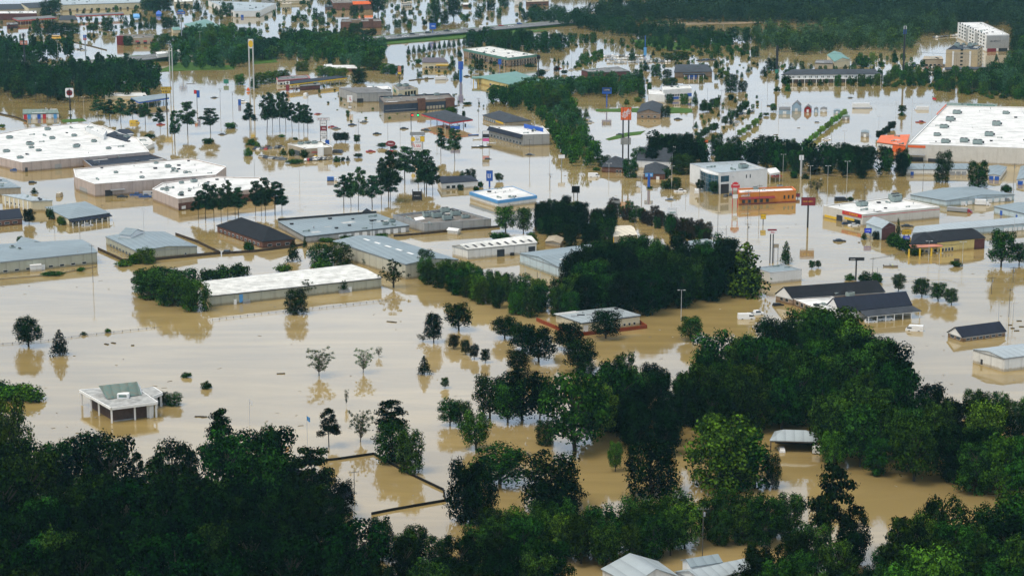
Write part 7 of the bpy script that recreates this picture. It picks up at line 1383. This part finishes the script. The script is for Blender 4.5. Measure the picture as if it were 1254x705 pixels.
for i, (x, y) in enumerate(rB(745, 255, 770, 251, 797, 249, 820, 246, 845, 240, 870, 237, 893, 233, 917, 229, 940, 224, 963, 223, 987, 217, 1010, 212)): T(x, y + 1.5, 5, 10, 'cone', 'dark', 'in the roadside row above the mauve-roofed house')
crp = zc(930, 100, 7.34)
for (x, y) in crp(400, 570, 435, 540, 462, 515, 490, 492, 512, 480, 535, 455, 555, 430, 575, 425, 603, 400, 625, 385, 645, 365, 658, 345, 690, 335, 722, 315, 745, 290, 768, 275): T(x, y + 4.5, 6.5, 8.5, 'oak', 'lite', 'in the diagonal sapling row')
for (x, y) in crp(1070, 470, 1090, 470, 1120, 445, 1150, 430, 1175, 390, 1200, 385): T(x, y + 6, 8, 10, 'oak', 'black', 'in the dark row before the orange store entrance')
for (x, y) in rC(1050, 590, 1075, 570, 1100, 560, 1120, 540, 1140, 525, 1152, 515, 925, 665, 945, 650, 965, 640, 985, 625, 1005, 620, 940, 530, 965, 525, 990, 505, 1010, 500): T(x, y + 2, 9, 10, 'oak', 'dark', 'in the rows before the display sheds')
for (x, y) in rC(1120, 650, 1140, 640, 1160, 625, 1185, 605, 1200, 595): T(x, y + 1, 8, 8, 'oak', 'lite', 'in the light green parking row')
# pines: left of the tan restaurant, and the lake-side rows
for x, y, w_, h_ in ((214, 178, 16, 42), (230, 165, 22, 40), (258, 163, 22, 30), (306, 158, 16, 32), (327, 162, 20, 48), (334, 155, 14, 36), (343, 160, 16, 46), (350, 155, 16, 42), (358, 160, 14, 34), (366, 162, 14, 36), (372, 160, 14, 32), (377, 163, 14, 34), (148, 150, 20, 30), (134, 148, 18, 26), (163, 148, 16, 26), (178, 152, 16, 26), (196, 158, 14, 26), (120, 142, 18, 20)): T(x, y, w_, h_, 'pine', 'pine')
for x, y, w_, h_ in ((421, 253, 22, 38), (430, 252, 16, 40), (439, 257, 18, 52), (456, 253, 26, 38), (476, 247, 30, 62), (467, 244, 18, 50), (496, 224, 28, 44), (478, 245, 20, 30), (522, 238, 28, 54), (512, 225, 18, 40), (530, 238, 16, 38), (520, 232, 22, 26),
                     (243, 268, 16, 34), (252, 270, 20, 44), (262, 270, 18, 44), (271, 268, 16, 38), (279, 268, 16, 46), (292, 264, 22, 34), (288, 262, 16, 26), (313, 264, 16, 42), (325, 264, 18, 46), (337, 261, 26, 38), (345, 259, 18, 26), (320, 262, 14, 30)): T(x, y, w_, h_, 'pine', 'pine')
# ================================================================== TREES: groves
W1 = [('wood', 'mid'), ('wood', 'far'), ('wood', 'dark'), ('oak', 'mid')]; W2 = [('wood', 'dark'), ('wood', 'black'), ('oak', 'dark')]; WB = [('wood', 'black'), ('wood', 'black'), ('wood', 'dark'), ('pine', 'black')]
wood('in the belt beside the skylight-dash warehouse', [(506, 342), (560, 361), (640, 388), (700, 391), (700, 372), (640, 365), (560, 344), (520, 335)], 7.0, (8.5, 12), [('round', 'dark'), ('round', 'mid'), ('wood', 'dark')], seed=2)
wood('in the tall grove behind the tan office', [(700, 388), (790, 386), (905, 362), (900, 340), (850, 335), (790, 335), (720, 350), (690, 365)], 8.0, (13, 20), [('wood', 'black'), ('wood', 'dark'), ('wood', 'black')], seed=3)
wood('in the low tree edge right of the tan office', [(860, 368), (925, 360), (925, 352), (860, 358)], 7, (8, 11), [('round', 'mid')], seed=31)
wood('in the clump left of the canopy', [(660, 286), (700, 304), (745, 300), (748, 285), (700, 262), (665, 262)], 8.0, (8, 13), [('round', 'black'), ('oak', 'black'), ('round', 'dark')], seed=4)
wood('in the plum-brown thicket', [(745, 268), (790, 275), (865, 300), (868, 288), (800, 268), (750, 260)], 5.5, (5, 8), [('round', 'plum'), ('round', 'dark'), ('round', 'plum')], seed=5)
wood('in the band behind the glass office', [(800, 196), (850, 207), (940, 210), (1010, 217), (1075, 219), (1110, 218), (1108, 205), (1040, 196), (960, 190), (880, 190), (810, 184)], 9.5, (9, 14), [('wood', 'dark'), ('round', 'dark'), ('wood', 'black')], seed=6)
wood('in the curved belt by the navy-mansard shop', [(655, 140), (675, 165), (690, 200), (712, 208), (735, 200), (720, 180), (712, 150), (700, 128), (670, 118), (600, 122), (604, 130)], 8.5, (6, 13), W1, seed=7)
wood('in the row behind the blue rectangular sign', [(640, 122), (700, 118), (760, 120), (790, 112), (770, 100), (700, 106), (650, 110)], 9.0, (8, 13), W1, seed=8)
wood('in the pine wood at the left edge', [(-8, 118), (60, 128), (110, 126), (190, 118), (195, 96), (150, 90), (100, 92), (60, 96), (-8, 90)], 9.5, (11, 18), [('pine', 'pine'), ('wood', 'dark'), ('pine', 'pine')], seed=9)
wood('in the far upper-left pine strip', [(-5, 76), (20, 84), (45, 76), (90, 74), (88, 66), (50, 64), (18, 66), (-5, 62)], 11, (12, 18), [('pine', 'pine'), ('wood', 'dark')], seed=10)
wood('on the hedge hill behind the tall shell sign', [(210, 84), (240, 86), (300, 84), (318, 72), (316, 52), (280, 44), (236, 46), (212, 62)], 10.5, (10, 16), W1, seed=11)
wood('in the round-topped grove behind the yellow-edged canopy', [(322, 76), (340, 72), (400, 80), (440, 88), (470, 74), (472, 62), (440, 56), (380, 52), (330, 60)], 10.5, (10, 15), W1, seed=12)
wood('by the tall shell sign bank', [(312, 76), (338, 72), (338, 68), (312, 70)], 5, (14, 17), [('pine', 'pine')], seed=13)
wood('in the far row behind the round-topped grove', [(345, 55), (375, 52), (430, 54), (430, 49), (350, 48)], 9, (9, 14), [('cone', 'dark'), ('wood', 'dark')], seed=14)
wood('in the belt behind the home store', [(1046, 106), (1130, 108), (1170, 114), (1220, 122), (1254, 124), (1254, 98), (1200, 94), (1130, 92), (1080, 94)], 7.5, (6, 10), [('round', 'mid'), ('wood', 'dark'), ('bush', 'mid')], seed=15)
wood('behind the green-banded motel', [(572, 58), (640, 66), (690, 64), (690, 56), (640, 48), (580, 48)], 10, (8, 14), [('wood', 'dark'), ('round', 'dark')], seed=16)
wood('in the shrub line above the car lot', [(690, 60), (735, 54), (780, 56), (880, 52), (930, 70), (880, 70), (850, 64), (780, 62), (700, 48)], 10, (6, 11), [('round', 'mid'), ('wood', 'dark'), ('bush', 'mid')], seed=17)
wood('around the white car lot', [(704, 84), (722, 80), (740, 70), (736, 64), (715, 70)], 7, (5, 8), [('round', 'mid'), ('bush', 'mid')], seed=18)
wood('left of the blue rectangular sign', [(596, 124), (640, 112), (700, 110), (780, 108), (778, 114), (690, 118), (640, 126)], 8, (8, 12), W1, seed=19)
wood('behind the tall orange sign', [(795, 206), (850, 205), (850, 190), (800, 185)], 9, (11, 15), [('wood', 'black'), ('oak', 'black')], seed=119)
# right-hand foreground wood
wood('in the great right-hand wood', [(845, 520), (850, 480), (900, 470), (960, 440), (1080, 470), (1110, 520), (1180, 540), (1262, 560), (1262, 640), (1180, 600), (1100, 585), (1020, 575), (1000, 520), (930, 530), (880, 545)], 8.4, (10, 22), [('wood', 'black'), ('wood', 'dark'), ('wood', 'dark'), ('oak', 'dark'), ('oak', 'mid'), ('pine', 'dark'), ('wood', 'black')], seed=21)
wood('at the left edge of the right-hand wood', [(735, 520), (740, 490), (770, 480), (842, 492), (842, 520), (812, 560), (780, 555)], 8, (11, 15), [('wood', 'dark'), ('oak', 'black'), ('wood', 'black')], seed=22)
wood('along the near right water edge', [(1185, 520), (1262, 530), (1262, 512), (1190, 508)], 8, (8, 11), [('round', 'mid'), ('oak', 'dark')], seed=23)
wood('in the bottom right wood', [(1090, 740), (1110, 705), (1170, 690), (1262, 680), (1262, 780), (1090, 790)], 8, (14, 20), [('wood', 'dark'), ('wood', 'black'), ('oak', 'dark'), ('oak', 'mid'), ('pine', 'dark')], seed=24)
wood('in the bottom grove right of the white roof', [(900, 760), (940, 710), (1000, 700), (1090, 700), (1090, 770)], 9, (7, 14), [('wood', 'black'), ('wood', 'dark'), ('oak', 'dark')], seed=25)
wood('in the row right of the bottom utility pole', [(866, 668), (940, 668), (975, 658), (985, 648), (930, 652), (866, 656)], 5.6, (10, 14), [('oak', 'dark'), ('wood', 'dark')], seed=26)
wood('in the row behind the bottom white roof', [(610, 700), (680, 690), (745, 698), (842, 676), (835, 660), (740, 668), (680, 672), (600, 676)], 5.8, (10, 14.5), [('oak', 'dark'), ('wood', 'dark'), ('oak', 'mid')], seed=27)
wood('in the bottom centre wood', [(440, 715), (470, 685), (540, 690), (600, 690), (680, 712), (690, 770), (440, 800)], 8.5, (9, 14), [('wood', 'black'), ('wood', 'black'), ('wood', 'dark')], seed=28)
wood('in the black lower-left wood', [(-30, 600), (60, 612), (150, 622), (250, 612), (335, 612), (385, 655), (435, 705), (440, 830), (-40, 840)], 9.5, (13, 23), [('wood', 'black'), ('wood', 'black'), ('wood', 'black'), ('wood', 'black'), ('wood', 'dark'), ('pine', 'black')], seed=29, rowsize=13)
wood('beside the walled yard', [(350, 650), (425, 655), (418, 630), (355, 618)], 8, (9, 13), [('wood', 'black')], seed=32)
T(15, 575, 50, 90, 'wood', 'mid'); T(-10, 560, 40, 70, 'oak', 'mid')
for s_ in ((1000, 700, 50, 60, 'wood', 'dark'), (975, 690, 34, 40, 'oak', 'dark'), (1045, 690, 44, 62, 'wood', 'black'), (930, 712, 40, 34, 'oak', 'dark')): T(*s_)
T(275, 600, 50, 98, 'pine', 'black'); T(385, 640, 55, 92, 'pine', 'black'); T(330, 610, 40, 85, 'wood', 'dark')
# far wood that reads as one mass
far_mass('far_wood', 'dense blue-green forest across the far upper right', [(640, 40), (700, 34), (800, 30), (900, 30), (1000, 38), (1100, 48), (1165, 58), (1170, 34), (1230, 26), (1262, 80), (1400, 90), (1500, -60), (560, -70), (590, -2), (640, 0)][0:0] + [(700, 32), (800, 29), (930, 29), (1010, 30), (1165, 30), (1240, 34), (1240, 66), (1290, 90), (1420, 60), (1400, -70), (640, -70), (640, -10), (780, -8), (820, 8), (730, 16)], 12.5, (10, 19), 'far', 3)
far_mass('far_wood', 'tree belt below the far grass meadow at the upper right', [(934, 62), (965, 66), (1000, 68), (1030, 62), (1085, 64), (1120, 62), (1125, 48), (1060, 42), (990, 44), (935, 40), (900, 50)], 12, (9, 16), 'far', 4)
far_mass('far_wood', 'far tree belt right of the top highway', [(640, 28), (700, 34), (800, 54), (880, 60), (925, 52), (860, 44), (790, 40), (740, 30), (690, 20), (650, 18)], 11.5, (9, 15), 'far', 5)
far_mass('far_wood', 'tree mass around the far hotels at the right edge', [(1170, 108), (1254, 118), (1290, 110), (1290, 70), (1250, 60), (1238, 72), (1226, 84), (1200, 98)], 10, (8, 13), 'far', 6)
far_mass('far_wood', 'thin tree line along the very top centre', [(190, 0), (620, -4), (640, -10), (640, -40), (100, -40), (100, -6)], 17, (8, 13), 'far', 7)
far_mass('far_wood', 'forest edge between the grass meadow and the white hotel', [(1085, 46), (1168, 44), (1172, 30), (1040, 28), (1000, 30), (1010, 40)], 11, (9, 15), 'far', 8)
sm = [('round', 'dark'), ('round', 'mid'), ('cone', 'dark'), ('bush', 'mid'), ('oak', 'dark')]
wood('scattered along the very top beyond the highway', [(330, 2), (640, -6), (640, 22), (560, 32), (470, 40), (345, 50), (300, 40)], 26, (5, 10), sm, seed=201)
wood('scattered between the upper-left shops', [(0, 30), (150, 10), (300, 5), (300, 22), (190, 34), (100, 55), (0, 60)], 22, (4, 8), sm, seed=202)
wood('scattered round the mauve-roofed house', [(480, 95), (560, 100), (640, 90), (560, 66), (500, 66)], 16, (3, 6), sm, seed=203)
wood('scattered in the middle shopping lots', [(380, 110), (430, 150), (600, 135), (560, 115), (470, 140), (400, 105)], 15, (2, 4), [('bush', 'mid'), ('round', 'dark')], seed=204)
wood('scattered near the columned motel', [(930, 95), (1040, 108), (1150, 90), (1100, 70), (1045, 72), (1040, 86), (950, 80)], 14, (4, 8), sm, seed=205)
wood('scattered round the hip-roofed bank', [(770, 100), (900, 105), (930, 80), (880, 66), (800, 68)], 16, (3, 7), sm, seed=206)
wood('scattered in the lots left of the display sheds', [(840, 170), (935, 150), (935, 120), (880, 120)], 13, (3, 5), sm, seed=207)
place_woods()
# ================================================================== HAZE
hz = MB().box(-1500, 1500, -60, 4800, -2.0, CAM_H + 3).build('haze', None)
hm = bpy.data.materials.new('haze'); hm.use_nodes = True; hn = hm.node_tree; hn.nodes.clear()
ho = hn.nodes.new('ShaderNodeOutputMaterial'); hv = hn.nodes.new('ShaderNodeVolumePrincipled')
hv.inputs['Color'].default_value = (.42, .86, 1.0, 1); hv.inputs['Density'].default_value = .00003; hv.inputs['Anisotropy'].default_value = .2
hn.links.new(hv.outputs[0], ho.inputs['Volume']); hz.data.materials.append(hm); tag(hz, kind='stuff')
for k, v in list(PROTO.items()): pass
finish_labels()
print('objects', len(sc.objects), 'trees', len(TREE_XY))
